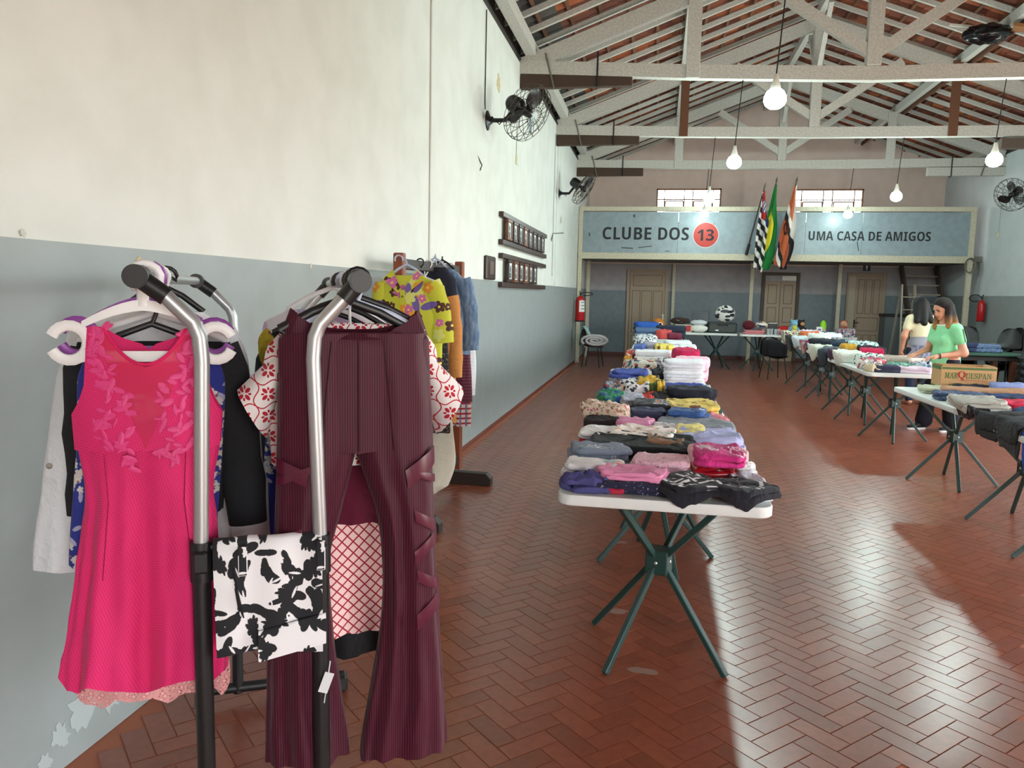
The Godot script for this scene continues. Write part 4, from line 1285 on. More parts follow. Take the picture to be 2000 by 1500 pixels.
	fc("rolled_cloth", "deep crimson rolled cloth at the right of the white towel", "clothes", "L", Vector3(0.300, 0.800, -8.750), Vector3(0.28, 0.220, 0.50), "c01d52", "", 1)
	fc("folded_towel", "large white towel folded thick near the far end", "towel", "L", Vector3(-0.027, 0.800, -9.182), Vector3(0.48, 0.162, 0.42), "e9e8ee", "", 3)
	fc("folded_tshirt", "white and grey tee pile at the right edge beyond the crimson roll", "t-shirt", "L", Vector3(0.370, 0.800, -9.750), Vector3(0.24, 0.200, 0.50), "dde3e6", "", 3)
	fc("crumpled_cloth", "mustard cloth hanging at the left edge beside the beige blouse", "clothes", "L", Vector3(-0.300, 0.760, -8.949), Vector3(0.09, 0.129, 0.42), "d0922a", "", 1)
	fc("crumpled_cloth", "red and white checked bundle at the left edge by the towel", "clothes", "L", Vector3(-0.284, 0.800, -9.275), Vector3(0.10, 0.134, 0.42), "b9403c", "mixed", 1)
	fc("folded_tshirt", "yellow tee with brown marks in the far part", "t-shirt", "L", Vector3(0.106, 0.800, -11.106), Vector3(0.27, 0.120, 0.57), "e2cf62", "brownprint", 2)
	fc("folded_tshirt", "lilac grey tee left of the far yellow tee", "t-shirt", "L", Vector3(-0.092, 0.800, -11.401), Vector3(0.22, 0.120, 0.57), "a29dae", "", 2)
	fc("folded_tshirt", "blue tee at the left edge left of the lilac grey tee", "t-shirt", "L", Vector3(-0.220, 0.800, -11.166), Vector3(0.16, 0.105, 0.57), "5168a8", "", 2)
	fc("folded_tshirt", "white shirt heap at the far right edge", "t-shirt", "L", Vector3(0.300, 0.800, -11.871), Vector3(0.42, 0.135, 0.57), "dfe6ea", "", 3)
	fc("folded_tshirt", "maroon folded tee near the far right edge", "t-shirt", "L", Vector3(0.300, 0.800, -13.836), Vector3(0.26, 0.150, 0.46), "6e2138", "", 2)
	fc("crumpled_cloth", "white and black bundle at the far left", "clothes", "L", Vector3(-0.181, 0.800, -13.101), Vector3(0.37, 0.135, 0.57), "d2d5da", "blackprint", 1)
	fc("crumpled_cloth", "coral red cloth among the far white bundles", "clothes", "L", Vector3(0.090, 0.800, -15.000), Vector3(0.30, 0.150, 0.60), "c04a48", "", 1)
	fc("folded_jeans", "dark indigo jeans heaped at the far end", "jeans", "L", Vector3(0.260, 0.800, -15.352), Vector3(0.61, 0.225, 0.46), "232c3f", "", 2)
	fc("folded_jeans", "mid blue jeans folded at the far left end", "jeans", "L", Vector3(-0.178, 0.800, -15.086), Vector3(0.51, 0.180, 0.57), "50688a", "", 2)
	fc("folded_jacket", "royal blue jacket topping the far left end", "jacket", "L", Vector3(-0.220, 0.860, -16.256), Vector3(0.50, 0.195, 0.48), "2f5bb0", "", 1)
	fc("folded_tshirt", "white folded tee, lowest in the stack of white tees", "t-shirt", "S", Vector3(0.250, 0.800, -7.160), Vector3(0.36, 0.033, 0.34), "e9e8ef", "", 1)
	fc("folded_tshirt", "white folded tee, second from below in the stack of white tees", "t-shirt", "S", Vector3(0.256, 0.828, -7.160), Vector3(0.35, 0.033, 0.34), "e4e4ec", "", 1)
	fc("folded_tshirt", "white folded tee, third from below in the stack of white tees", "t-shirt", "S", Vector3(0.250, 0.856, -7.160), Vector3(0.34, 0.033, 0.34), "e9e8ef", "", 1)
	fc("folded_tshirt", "white folded tee, fourth from below in the stack of white tees", "t-shirt", "S", Vector3(0.256, 0.884, -7.160), Vector3(0.36, 0.033, 0.34), "e4e4ec", "", 1)
	fc("folded_tshirt", "white folded tee, fifth from below in the stack of white tees", "t-shirt", "S", Vector3(0.250, 0.912, -7.160), Vector3(0.35, 0.033, 0.34), "e9e8ef", "", 1)
	fc("folded_tshirt", "white folded tee, sixth from below in the stack of white tees", "t-shirt", "S", Vector3(0.256, 0.940, -7.160), Vector3(0.34, 0.033, 0.34), "e4e4ec", "", 1)
	fc("folded_tshirt", "white folded tee, seventh from below in the stack of white tees", "t-shirt", "S", Vector3(0.250, 0.968, -7.160), Vector3(0.36, 0.033, 0.34), "e9e8ef", "", 1)
	fc("folded_tshirt", "white folded tee, topmost in the stack of white tees", "t-shirt", "S", Vector3(0.256, 0.996, -7.160), Vector3(0.35, 0.033, 0.34), "e4e4ec", "", 1)
	fc("folded_blouse", "olive white striped top at the far left corner of the right front table", "blouse", "R", Vector3(2.400, 0.800, -7.420), Vector3(0.20, 0.050, 0.30), "c9cfb6", "", 2)
	fc("folded_trousers", "long tan trousers laid across the right front table", "trousers", "R", Vector3(2.720, 0.850, -7.100), Vector3(0.72, 0.035, 0.20), "b48a6a", "", 1)
	fc("folded_jacket", "dark navy jacket before the printed carton", "jacket", "R", Vector3(2.700, 0.820, -7.420), Vector3(0.30, 0.060, 0.12), "272b36", "", 2)
	fc("folded_shirt", "periwinkle blue shirt behind the tan trousers at the right", "shirt", "R", Vector3(2.980, 0.820, -7.360), Vector3(0.26, 0.090, 0.18), "8f9fd6", "", 2)
	fc("folded_tshirt", "white shirt with fold under the tan trousers", "t-shirt", "R", Vector3(2.500, 0.800, -7.170), Vector3(0.26, 0.045, 0.16), "e4e3e6", "", 2)
	fc("folded_jeans", "dark blue washed jeans in the second row of the right front table", "jeans", "R", Vector3(2.460, 0.800, -6.920), Vector3(0.40, 0.060, 0.22), "2c3d5f", "denim", 2)
	fc("folded_jeans", "plain indigo jeans right of the washed pair", "jeans", "R", Vector3(2.780, 0.800, -6.850), Vector3(0.40, 0.060, 0.24), "2a426f", "", 2)
	fc("folded_trousers", "black trousers with faint letters at the right edge", "trousers", "R", Vector3(2.840, 0.800, -6.550), Vector3(0.40, 0.060, 0.26), "1e2028", "", 2)
	fc("folded_blouse", "cream blouse with lace and stripes", "blouse", "R", Vector3(2.420, 0.800, -6.620), Vector3(0.30, 0.060, 0.25), "d6d1c4", "", 2)
	fc("folded_tshirt", "coral pink top with bow on the right front table", "t-shirt", "R", Vector3(2.680, 0.830, -6.300), Vector3(0.36, 0.050, 0.22), "e2385a", "", 2)
	fc("folded_jeans", "blue jeans below the coral pink top", "jeans", "R", Vector3(2.720, 0.800, -5.950), Vector3(0.50, 0.060, 0.34), "2d456e", "", 2)
	fc("folded_blouse", "light grey hooded top draped over the left edge", "blouse", "R", Vector3(2.330, 0.850, -6.200), Vector3(0.36, 0.050, 0.42), "b9b6ae", "", 2)
	fc("crumpled_blouse", "black lacy garment bunched under the grey hooded top", "blouse", "R", Vector3(2.260, 0.800, -6.120), Vector3(0.16, 0.050, 0.30), "26242a", "speckdark", 1)
	fc("folded_trousers", "black trousers hanging off the left edge of the right front table", "trousers", "R", Vector3(2.420, 0.800, -5.720), Vector3(0.66, 0.050, 0.42), "232427", "", 2)
	fc("folded_trousers", "charcoal grey trousers drooping nearest the camera on the right", "trousers", "R", Vector3(2.360, 0.810, -5.340), Vector3(0.62, 0.050, 0.34), "35383c", "", 2)
	fc("folded_tshirt", "vivid blue cloth hanging lowest off the right front table", "t-shirt", "R", Vector3(2.340, 0.800, -5.080), Vector3(0.70, 0.030, 0.24), "1f4fb4", "", 2)
	fc("folded_tshirt", "dark slate tee with white end at the front of the second right table", "t-shirt", "R", Vector3(2.520, 0.800, -9.400), Vector3(0.34, 0.070, 0.28), "33344a", "", 2)
	fc("folded_tshirt", "white and pink tee at the front right of the second right table", "t-shirt", "R", Vector3(2.840, 0.800, -9.400), Vector3(0.36, 0.060, 0.28), "d9c3d3", "", 2)
	fc("crumpled_cloth", "cream tan cloth at the front left corner of the second right table", "clothes", "R", Vector3(2.410, 0.800, -9.360), Vector3(0.17, 0.060, 0.20), "d3c2a2", "", 1)
	fc("folded_blouse", "mint and black patterned blouse in front of the green dressed woman", "blouse", "R", Vector3(2.830, 0.800, -9.750), Vector3(0.42, 0.070, 0.36), "5f9a86", "mintdark", 1)
	fc("folded_blouse", "taupe beige shawl over the mint blouse", "shawl", "R", Vector3(2.800, 0.870, -10.100), Vector3(0.40, 0.050, 0.40), "a5988c", "", 1)
	fc("folded_dress", "pale pink blouse being handled by the woman in green", "blouse", "R", Vector3(3.020, 0.860, -10.450), Vector3(0.42, 0.040, 0.50), "ecd3cb", "", 1)
	fc("folded_tshirt", "crimson rounded cap like cloth beside the pale pink blouse", "clothes", "R", Vector3(2.720, 0.830, -10.700), Vector3(0.28, 0.150, 0.28), "c4204f", "", 1)
	fc("crumpled_cloth", "pale blue and red bundle by the carton", "clothes", "R", Vector3(3.020, 0.800, -9.720), Vector3(0.20, 0.090, 0.25), "b9c6d8", "mixed", 1)
	fc("crumpled_cloth", "white bundle with mint trim on the second right table", "clothes", "R", Vector3(2.560, 0.800, -10.200), Vector3(0.30, 0.130, 0.34), "dfe3df", "mintdark", 1)
	fc("crumpled_cloth", "ivory shirt spread near the left edge, second right table", "clothes", "R", Vector3(2.440, 0.800, -10.720), Vector3(0.36, 0.130, 0.44), "e4e6dc", "", 1)
	fc("crumpled_cloth", "rose pink cloth among white ones, second right table", "clothes", "R", Vector3(2.520, 0.800, -9.860), Vector3(0.26, 0.100, 0.30), "cc4d66", "mixed", 1)
	fc("crumpled_cloth", "white and red bundle at the left edge, second right table", "clothes", "R", Vector3(2.420, 0.800, -9.680), Vector3(0.24, 0.090, 0.30), "e2d9d6", "mixed", 1)
	fc("crumpled_cloth", "plum velvet cloth at the left edge, second right table", "clothes", "R", Vector3(2.400, 0.800, -11.150), Vector3(0.24, 0.120, 0.36), "4e3148", "", 1)
	fc("folded_jeans", "dark green blue jeans hanging off the left edge of the right row", "jeans", "R", Vector3(2.380, 0.800, -11.600), Vector3(0.42, 0.090, 0.50), "2b3646", "", 1)
	fc("crumpled_cloth", "mustard cloth on the third right table", "clothes", "R", Vector3(2.620, 0.840, -11.500), Vector3(0.22, 0.130, 0.26), "c79a35", "", 1)
	fc("crumpled_cloth", "dark maroon and black cloth beside the mustard one", "clothes", "R", Vector3(2.880, 0.820, -11.500), Vector3(0.36, 0.130, 0.44), "2c1f2c", "", 1)
	fc("crumpled_cloth", "white and aqua printed cloth at the right of the third right table", "clothes", "R", Vector3(2.950, 0.820, -12.300), Vector3(0.42, 0.150, 0.60), "c9dbe0", "mintdark", 1)
	fc("folded_jeans", "dark blue jeans lying lengthwise on the third right table", "jeans", "R", Vector3(2.750, 0.820, -12.700), Vector3(0.36, 0.150, 0.90), "27384c", "", 2)
	fc("folded_jeans", "black jeans in the middle of the third right table", "jeans", "R", Vector3(2.520, 0.820, -12.750), Vector3(0.34, 0.160, 0.60), "1d2430", "", 2)
	fc("crumpled_cloth", "ivory knitted cloth hanging at the left edge, third right table", "clothes", "R", Vector3(2.360, 0.800, -12.350), Vector3(0.38, 0.100, 0.50), "dfe2d4", "", 1)
	fc("folded_sweater", "grey sweater right of the ivory knit", "sweater", "R", Vector3(2.540, 0.800, -11.950), Vector3(0.36, 0.110, 0.44), "5b6670", "", 2)
	fc("crumpled_cloth", "crimson and grey cloth at the left edge of the right row", "clothes", "R", Vector3(2.360, 0.800, -13.100), Vector3(0.26, 0.120, 0.40), "b8324e", "mixed", 1)
	fc("crumpled_cloth", "white cloth with mint end in the middle of the right row", "clothes", "R", Vector3(2.620, 0.840, -13.500), Vector3(0.32, 0.180, 0.50), "dfe8e2", "", 1)
	fc("crumpled_cloth", "white blue bundle on the far right table", "clothes", "R", Vector3(2.900, 0.820, -14.300), Vector3(0.38, 0.180, 0.50), "e2e4ee", "", 1)
	fc("crumpled_cloth", "orange coral cloth on the far right table", "clothes", "R", Vector3(2.660, 0.840, -14.500), Vector3(0.28, 0.170, 0.40), "dd7348", "", 1)
	fc("crumpled_cloth", "pale yellow and white cloth at the far left of the right row", "clothes", "R", Vector3(2.420, 0.820, -15.050), Vector3(0.40, 0.170, 0.50), "dfe0b0", "mixed", 1)
	fc("crumpled_cloth", "white lilac cloth at the far end of the right row", "clothes", "R", Vector3(2.720, 0.840, -15.000), Vector3(0.36, 0.170, 0.40), "d9d2e4", "", 1)
	fc("crumpled_cloth", "white and sky blue cloth spread on the far right table", "clothes", "R", Vector3(2.500, 0.800, -13.850), Vector3(0.46, 0.150, 0.50), "d5e0e8", "", 1)
	fc("crumpled_cloth", "black garment at the far end of the right row", "clothes", "R", Vector3(2.900, 0.800, -15.350), Vector3(0.42, 0.180, 0.40), "19181e", "", 1)
	fc("crumpled_cloth", "black and grey lace cloth over the left edge, far right table", "clothes", "R", Vector3(2.360, 0.800, -14.450), Vector3(0.36, 0.130, 0.50), "2a2a31", "blackprint", 1)
	fc("crumpled_cloth", "grey checked cloth on the far right table", "clothes", "R", Vector3(3.000, 0.800, -13.550), Vector3(0.34, 0.150, 0.50), "8f9a9c", "mixed", 1)

func box_open(o: Node3D, w: float, h: float, d: float, m: Material) -> void:
	for q in [[0, h / 2, d / 2, w, h, 0.006], [0, h / 2, -d / 2, w, h, 0.006], [w / 2, h / 2, 0, 0.006, h, d], [-w / 2, h / 2, 0, 0.006, h, d], [0, 0.003, 0, w, 0.006, d]]:
		var b := MB.new(); b.box(Vector3(q[0], q[1], q[2]), Vector3(q[3], q[4], q[5]))
		part("side", b, m, o)

func blob(called: String, label: String, cat: String, at: Vector3, r: Vector3, m: Material, sd: int, amp := 0.25, group := "") -> MeshInstance3D:
	var b := MB.new(); crumple(b, r, sd, amp, Vector3(0, r.y, 0))
	return solo(called, b, m, label, cat, at, 0.0, group)

func shell_chair(label: String, at: Vector3, turn: float, hex: String, group: String, stack := 1, legs := true) -> void:
	for s in stack:
		var o := thing("stacking_chair" if stack > 1 else "shell_chair", label if stack == 1 else label % ["lowest", "second", "third", "topmost"][s], "chair", at + Vector3(0, 0.11 * s, 0), turn, group)
		var m := mat(hex, 0.4)
		var b := MB.new()
		var rows := []
		for q in [[0.2, 0.42, 0.19], [0.14, 0.445, 0.21], [0.0, 0.44, 0.215], [-0.12, 0.445, 0.21], [-0.18, 0.48, 0.21], [-0.21, 0.58, 0.215], [-0.24, 0.7, 0.2], [-0.26, 0.79, 0.15], [-0.265, 0.82, 0.08]]:
			var row := PackedVector3Array()
			for k in 9:
				var t := k / 4.0 - 1.0
				row.append(Vector3(t * q[2], q[1] + 0.03 * t * t * (1.0 if q[1] < 0.5 else 0.0), q[0] + 0.04 * t * t * (1.0 if q[1] > 0.5 else 0.0)))
			rows.append(row)
		b.loft(rows, false)
		var back := []
		for row in rows:
			var r2 := PackedVector3Array()
			for p in row: r2.append(p + Vector3(0, -0.006, -0.006))
			back.append(r2)
		back.reverse(); b.loft(back, false)
		part("seat_shell", b, m, o)
		b = MB.new()
		for p in [Vector3(-0.06, 0.452, -0.05), Vector3(0.06, 0.452, -0.05)]: b.box(p, Vector3(0.02, 0.004, 0.02))
		part("rivet", b, mat("b9b9b9", 0.3, 0.8), o)
		for x in [-1.0, 1.0]:
			for z in [-1.0, 1.0]:
				b = MB.new(); b.tube([Vector3(x * 0.15, 0.43, z * 0.14), Vector3(x * 0.2, 0.0, z * 0.2)], 0.011, 6)
				part("leg", b, mat("1b1a1a", 0.5, 0.3), o)

func back_things() -> void:
	# carton on the right front table
	var card := blotchy("card", "c39a6c", grain, 0.4, 0.85)
	var o := thing("carton", "open brown cardboard carton with green bands and printed bakery name", "box", Vector3(2.74, 0.806, -7.68), -0.04)
	o.scale = Vector3(0.77, 0.68, 0.9)
	box_open(o, 0.58, 0.33, 0.3, card)
	var gr := mat("4d6a3a", 0.8)
	for q in [[0, 0.30, 0.1535, 0.57, 0.028, 0.001], [0, 0.025, 0.1535, 0.57, 0.04, 0.001], [-0.2935, 0.30, 0, 0.001, 0.05, 0.3], [-0.2935, 0.03, 0, 0.001, 0.06, 0.3]]:
		var b := MB.new(); b.box(Vector3(q[0], q[1], q[2]), Vector3(q[3], q[4], q[5]))
		part("printed_band", b, gr, o)
	word(o, "MAR", Vector3(-0.25, 0.17, 0.1535), 0.075, 0.135, gr, true)
	word(o, "Q", Vector3(-0.115, 0.15, 0.1545), 0.115, 0.085, mat("a8322a", 0.8), true)
	word(o, "UESPAN", Vector3(-0.03, 0.17, 0.1535), 0.075, 0.27, gr, true)
	var b := MB.new(); b.box(Vector3(0.06, 0.148, 0.1535), Vector3(0.3, 0.006, 0.001))
	part("underline", b, mat("a8322a", 0.8), o)
	word(o, "PÃO CONGELADO", Vector3(-0.2, 0.07, 0.1535), 0.03, 0.44, gr, false)
	for s in [-1.0, 1.0]:
		b = MB.new(); b.box(Vector3(s * 0.26, 0.325, 0), Vector3(0.05, 0.004, 0.29), Basis(Vector3.BACK, s * 0.6))
		part("flap", b, card, o)
	# what stands on the tables along the back
	o = thing("suitcase", "dark grey hard suitcase lying closed on the back table", "suitcase", Vector3(1.42, 0.801, -18.1))
	b = MB.new(); b.box(Vector3(0, 0.12, 0), Vector3(0.62, 0.23, 0.42), Basis.IDENTITY, 0.03)
	part("shell", b, mat("2f3735", 0.5), o)
	b = MB.new(); b.tube([Vector3(-0.1, 0.17, 0.21), Vector3(-0.09, 0.19, 0.25), Vector3(0.09, 0.19, 0.25), Vector3(0.1, 0.17, 0.21)], 0.012, 6)
	part("handle", b, mat("15181a", 0.5), o)
	b = MB.new(); b.box(Vector3(-0.12, 0.06, 0.212), Vector3(0.07, 0.025, 0.004))
	part("tag_label", b, mat("d9dcda", 0.5), o)
	b = MB.new(); b.box(Vector3(0, 0.205, 0), Vector3(0.626, 0.012, 0.426), Basis.IDENTITY, 0.004)
	part("zip_band", b, mat("1d2322", 0.6), o)
	blob("cushion", "round black and white patterned cushion on top of the suitcase", "cushion", Vector3(1.47, 1.03, -18.1), Vector3(0.22, 0.19, 0.13), cotton("d8d8d2", "blackprint"), 3, 0.12)
	o = thing("laptop", "dark open laptop screen propped behind the white pillow", "laptop", Vector3(0.95, 0.802, -18.2), 0.1)
	b = MB.new(); b.box(Vector3(0, 0.01, 0.1), Vector3(0.36, 0.02, 0.24), Basis.IDENTITY, 0.004); part("keyboard_base", b, mat("23252a", 0.5), o)
	b = MB.new(); b.box(Vector3(0, 0.24, -0.04), Vector3(0.38, 0.44, 0.015), Basis(Vector3.RIGHT, -0.12), 0.004); part("lid", b, mat("2a2d33", 0.4), o)
	b = MB.new(); b.box(Vector3(0, 0.24, -0.03), Vector3(0.34, 0.38, 0.004), Basis(Vector3.RIGHT, -0.12)); part("screen", b, mat("3c4048", 0.2), o)
	blob("pillow", "white pillow lying beside the suitcase on the back table", "pillow", Vector3(0.9, 0.801, -17.92), Vector3(0.2, 0.09, 0.15), cotton("dedfd6"), 5, 0.15)
	blob("pillow", "light blue white pillow on top of the white one", "pillow", Vector3(0.9, 0.96, -17.95), Vector3(0.19, 0.06, 0.14), cotton("cfd6dc"), 8, 0.2)
	o = thing("printed_box", "pale box printed with orange and red pictures on the back table", "box", Vector3(0.57, 0.801, -17.9))
	b = MB.new(); b.box(Vector3(0, 0.085, 0), Vector3(0.36, 0.17, 0.2), Basis.IDENTITY, 0.004); part("carton", b, mat("b9b9a4", 0.6), o)
	for q in [[-0.08, 0.09, 0.08, 0.1, "c9502c"], [0.11, 0.085, 0.1, 0.13, "b3262c"], [0.02, 0.05, 0.05, 0.05, "7fa08c"], [-0.08, 0.09, 0.04, 0.05, "e2c9a0"]]:
		b = MB.new(); b.box(Vector3(q[0], q[1], 0.1012 + q[2] * 0.004), Vector3(q[2], q[3], 0.002)); part("picture", b, mat(q[4], 0.6), o)
	blob("handbag", "dark brown striped bag slumped on the printed box", "bag", Vector3(0.5, 0.975, -17.95), Vector3(0.22, 0.075, 0.12), cotton("35231f", "speckdark"), 12, 0.3)
	o = thing("soft_toy", "orange and cream toy with a big black eye at the table end", "toy", Vector3(0.02, 0.8, -17.85))
	b = MB.new(); crumple(b, Vector3(0.15, 0.16, 0.12), 15, 0.15, Vector3(0, 0.14, 0)); part("head", b, cotton("c2762c"), o)
	b = MB.new(); crumple(b, Vector3(0.1, 0.07, 0.08), 16, 0.1, Vector3(0.12, 0.07, 0.07)); part("muzzle", b, cotton("d9c69c"), o)
	b = MB.new(); b.lathe([Vector2(0, 0.012), Vector2(0.04, 0.008), Vector2(0.055, 0)], 16, Transform3D(Basis(Vector3.RIGHT, 1.35), Vector3(0.04, 0.16, 0.115))); part("eye_white", b, mat("e4e4e0", 0.4), o)
	b = MB.new(); b.lathe([Vector2(0, 0.02), Vector2(0.025, 0.015), Vector2(0.034, 0)], 14, Transform3D(Basis(Vector3.RIGHT, 1.35), Vector3(0.045, 0.165, 0.12))); part("eye", b, mat("141414", 0.2), o)
	blob("soft_toy", "small bright yellow toy beside the printed box", "toy", Vector3(0.33, 0.801, -17.85), Vector3(0.07, 0.065, 0.06), cotton("dcd23a"), 18, 0.25)
	blob("cap", "black cap with pale badge at the left end of the back table", "cap", Vector3(-0.41, 0.801, -17.95), Vector3(0.12, 0.06, 0.1), cotton("15221f"), 21, 0.15)
	blob("bag", "grey cloth bag beside the orange toy", "bag", Vector3(0.24, 0.801, -18.05), Vector3(0.12, 0.08, 0.1), cotton("6d675f"), 24, 0.2)
	blob("handbag", "dark red handbag right of the suitcase", "bag", Vector3(1.98, 0.89, -18.0), Vector3(0.13, 0.1, 0.1), cotton("5a1420"), 26, 0.15)
	fcx("folded_towel", "rose pink towel flat under the dark red handbag", "towel", Vector3(2.08, 0.801, -17.9), Vector3(0.44, 0.08, 0.3), "cf7f86", "", 2)
	blob("cloth_bundle", "cream and red bundle beside the dark red handbag", "cloth", Vector3(2.25, 0.9, -17.95), Vector3(0.13, 0.09, 0.1), cotton("d5cdbb", "mixed"), 29, 0.3)
	for k in 4:
		var gl := thing("drinking_glass", ["leftmost", "second", "third", "rightmost"][k] + " clear drinking glass of the four by the pink towel", "glass", Vector3(2.38 + k * 0.075, 0.801, -17.78 - (k % 2) * 0.06), 0.0, "glasses on the back table")
		b = MB.new(); b.lathe([Vector2(0.034, 0.13), Vector2(0.03, 0.004), Vector2(0, 0.004)], 14)
		part("wall", b, glassy(), gl)
		b = MB.new(); b.lathe([Vector2(0, 0.012), Vector2(0.029, 0.012), Vector2(0.029, 0.0), Vector2(0, 0)], 14); part("base", b, mat("c9d0d0", 0.1), gl)
	o = thing("picture_box", "dark boxed set standing behind the glasses", "box", Vector3(2.5, 0.801, -18.1))
	b = MB.new(); b.box(Vector3(0, 0.13, 0), Vector3(0.2, 0.26, 0.08), Basis.IDENTITY, 0.004); part("case", b, mat("1c1a1d", 0.4), o)
	b = MB.new(); b.box(Vector3(0, 0.245, 0.041), Vector3(0.19, 0.02, 0.002)); part("edge_strip", b, mat("c9c6c0", 0.5), o)
	blob("handbag", "bright red handbag among the toys", "bag", Vector3(2.72, 0.801, -17.95), Vector3(0.13, 0.1, 0.09), cotton("b3201c"), 31, 0.12)
	blob("cloth_bundle", "pink cloth in front of the bright red bag", "cloth", Vector3(2.72, 0.801, -17.75), Vector3(0.13, 0.05, 0.07), cotton("d75c86"), 33, 0.3)
	for q in [["bear", Vector3(2.92, 0.801, -17.9), "7fb4cf", "8fc4da", "sky blue plush toy sitting beside the red bag", 0.1], ["monkey", Vector3(3.07, 0.801, -17.95), "2a1a1c", "c08a5c", "dark brown plush toy with tan face", 0.1], ["duck", Vector3(2.9, 0.801, -17.68), "dccf4a", "e0d560", "yellow plush toy in front of the sky blue one", 0.065], ["doll", Vector3(3.98, 0.801, -18.1), "a5473f", "c79072", "doll with tan head in rose dress near the table end", 0.1]]:
		o = thing("plush_%s" % q[0] if q[0] != "doll" else "doll", q[4], "toy", q[1], 0.0, "toys on the back table")
		var r: float = q[5]
		b = MB.new(); crumple(b, Vector3(r, r * 1.15, r * 0.8), 40, 0.06, Vector3(0, r * 1.1, 0)); part("body", b, cotton(q[2]), o)
		b = MB.new(); crumple(b, Vector3(r * 0.75, r * 0.75, r * 0.7), 41, 0.05, Vector3(0, r * 2.6, 0)); part("head", b, cotton(q[2] if q[0] != "doll" else q[3]), o)
		b = MB.new(); crumple(b, Vector3(r * 0.45, r * 0.4, r * 0.3), 42, 0.05, Vector3(0.02, r * 2.5, r * 0.55)); part("face", b, cotton(q[3]), o)
		for s in [-1.0, 1.0]:
			b = MB.new(); crumple(b, Vector3(r * 0.22, r * 0.25, r * 0.14), 43, 0.05, Vector3(s * r * 0.55, r * 3.2, 0)); part("ear", b, cotton(q[2]), o)
			b = MB.new(); b.tube([Vector3(s * r * 0.8, r * 1.6, 0), Vector3(s * r * 1.2, r * 0.8, r * 0.3)], r * 0.25, 8); part("arm", b, cotton(q[2]), o)
	fcx("folded_blouse", "dusty pink cloth beside the dark brown plush toy", "clothes", Vector3(3.25, 0.801, -17.85), Vector3(0.32, 0.12, 0.25), "b5607c", "", 1)
	o = thing("greeting_card", "white upright card with a dark picture on the back table", "card", Vector3(3.42, 0.801, -17.75))
	b = MB.new(); b.box(Vector3(0, 0.1, 0), Vector3(0.12, 0.2, 0.012), Basis(Vector3.RIGHT, -0.1), 0.002); part("sheet", b, mat("e2e2e4", 0.5), o)
	b = MB.new(); b.box(Vector3(0, 0.1, 0.008), Vector3(0.06, 0.12, 0.003), Basis(Vector3.RIGHT, -0.1)); part("picture", b, mat("6a5a78", 0.5), o)
	o = thing("jar", "jar with rounded lime green lid behind the white card", "jar", Vector3(3.52, 0.801, -17.9))
	b = MB.new(); b.lathe([Vector2(0.06, 0.16), Vector2(0.065, 0.12), Vector2(0.06, 0), Vector2(0, 0)], 18); part("pot", b, mat("c4b9ae", 0.4), o)
	b = MB.new(); b.lathe([Vector2(0, 0.34), Vector2(0.035, 0.325), Vector2(0.06, 0.27), Vector2(0.068, 0.2), Vector2(0.066, 0.16)], 18); part("lid", b, mat("8fd01c", 0.4), o)
	fcx("folded_towel", "pale grey flat cloths stacked before the doll", "cloth", Vector3(3.75, 0.801, -17.9), Vector3(0.34, 0.08, 0.3), "b3aeb6", "", 3)
	fcx("crumpled_cloth", "purple and white checked cloth at the right table end", "cloth", Vector3(3.95, 0.801, -17.82), Vector3(0.36, 0.16, 0.4), "a39aae", "mixed", 1)
	# chair with blanket by the left wall
	shell_chair("brown metal chair by the left wall under the extinguisher", Vector3(-1.38, 0, -17.35), PI / 2 - 0.15, "5a3a2c", "")
	o = thing("blanket", "rolled pale grey fleece blanket on the chair seat by the wall", "blanket", Vector3(-1.32, 0.47, -17.35))
	b = MB.new()
	var pts := []; var rad := []
	for k in 40:
		var an := k * 0.42
		var rr := 0.03 + 0.0045 * k
		pts.append(Vector3(cos(an) * rr * 1.5, 0.12 + sin(an) * rr * 0.62, 0.22)); rad.append(0.028)
	var rows := []
	for z in [0.21, 0.19, 0.0, -0.18, -0.2]:
		pass
	b.tube(pts, rad, 8)
	part("roll_edge", b, cotton("c9c2c4"), o)
	b = MB.new(); crumple(b, Vector3(0.28, 0.125, 0.21), 61, 0.1, Vector3(0, 0.12, 0)); part("roll", b, cotton("c4bdbf"), o)
	b = MB.new()
	rows = []
	for q in [[-1.68, 0.46, 0.0], [-1.67, 0.68, 0.0], [-1.63, 0.83, 0.0], [-1.58, 0.88, 0.0], [-1.53, 0.83, 0.0], [-1.46, 0.7, 0.0], [-1.38, 0.63, 0.0]]:
		var row := PackedVector3Array()
		for k in 8: row.append(Vector3(q[0] + 0.015 * sin(k * 1.7), q[1] + 0.008 * cos(k * 2.1), -17.35 + 0.18 * (k / 3.5 - 1.0)))
		rows.append(row)
	b.loft(rows, false)
	var back := []
	for row in rows:
		var r3 := PackedVector3Array()
		for p in row: r3.append(p + Vector3(0.0, 0.014, 0))
		back.append(r3)
	back.reverse(); b.loft(back, false)
	solo("towel", b, cotton("a9cdd2"), "light blue towel hung over the chair back by the wall", "towel")
	# chair at the end of the right row, with a dark garment over it
	shell_chair("black chair at the far left end of the right table row", Vector3(2.3, 0, -16.2), 0.3, "17171a", "")
	fcx("crumpled_cloth", "black coat thrown over the chair at the row end", "coat", Vector3(2.3, 0.45, -16.2), Vector3(0.46, 0.3, 0.4), "15151a", "", 1)
	# card table and stacked chairs at the right
	o = thing("card_table", "green topped table with brown legs in front of the stacked chairs", "table", Vector3(5.2, 0, -14.2), 0.1)
	b = MB.new(); b.box(Vector3(0, 0.76, 0), Vector3(1.15, 0.05, 0.8), Basis.IDENTITY, 0.01); part("tabletop", b, mat("1d4a38", 0.6), o)
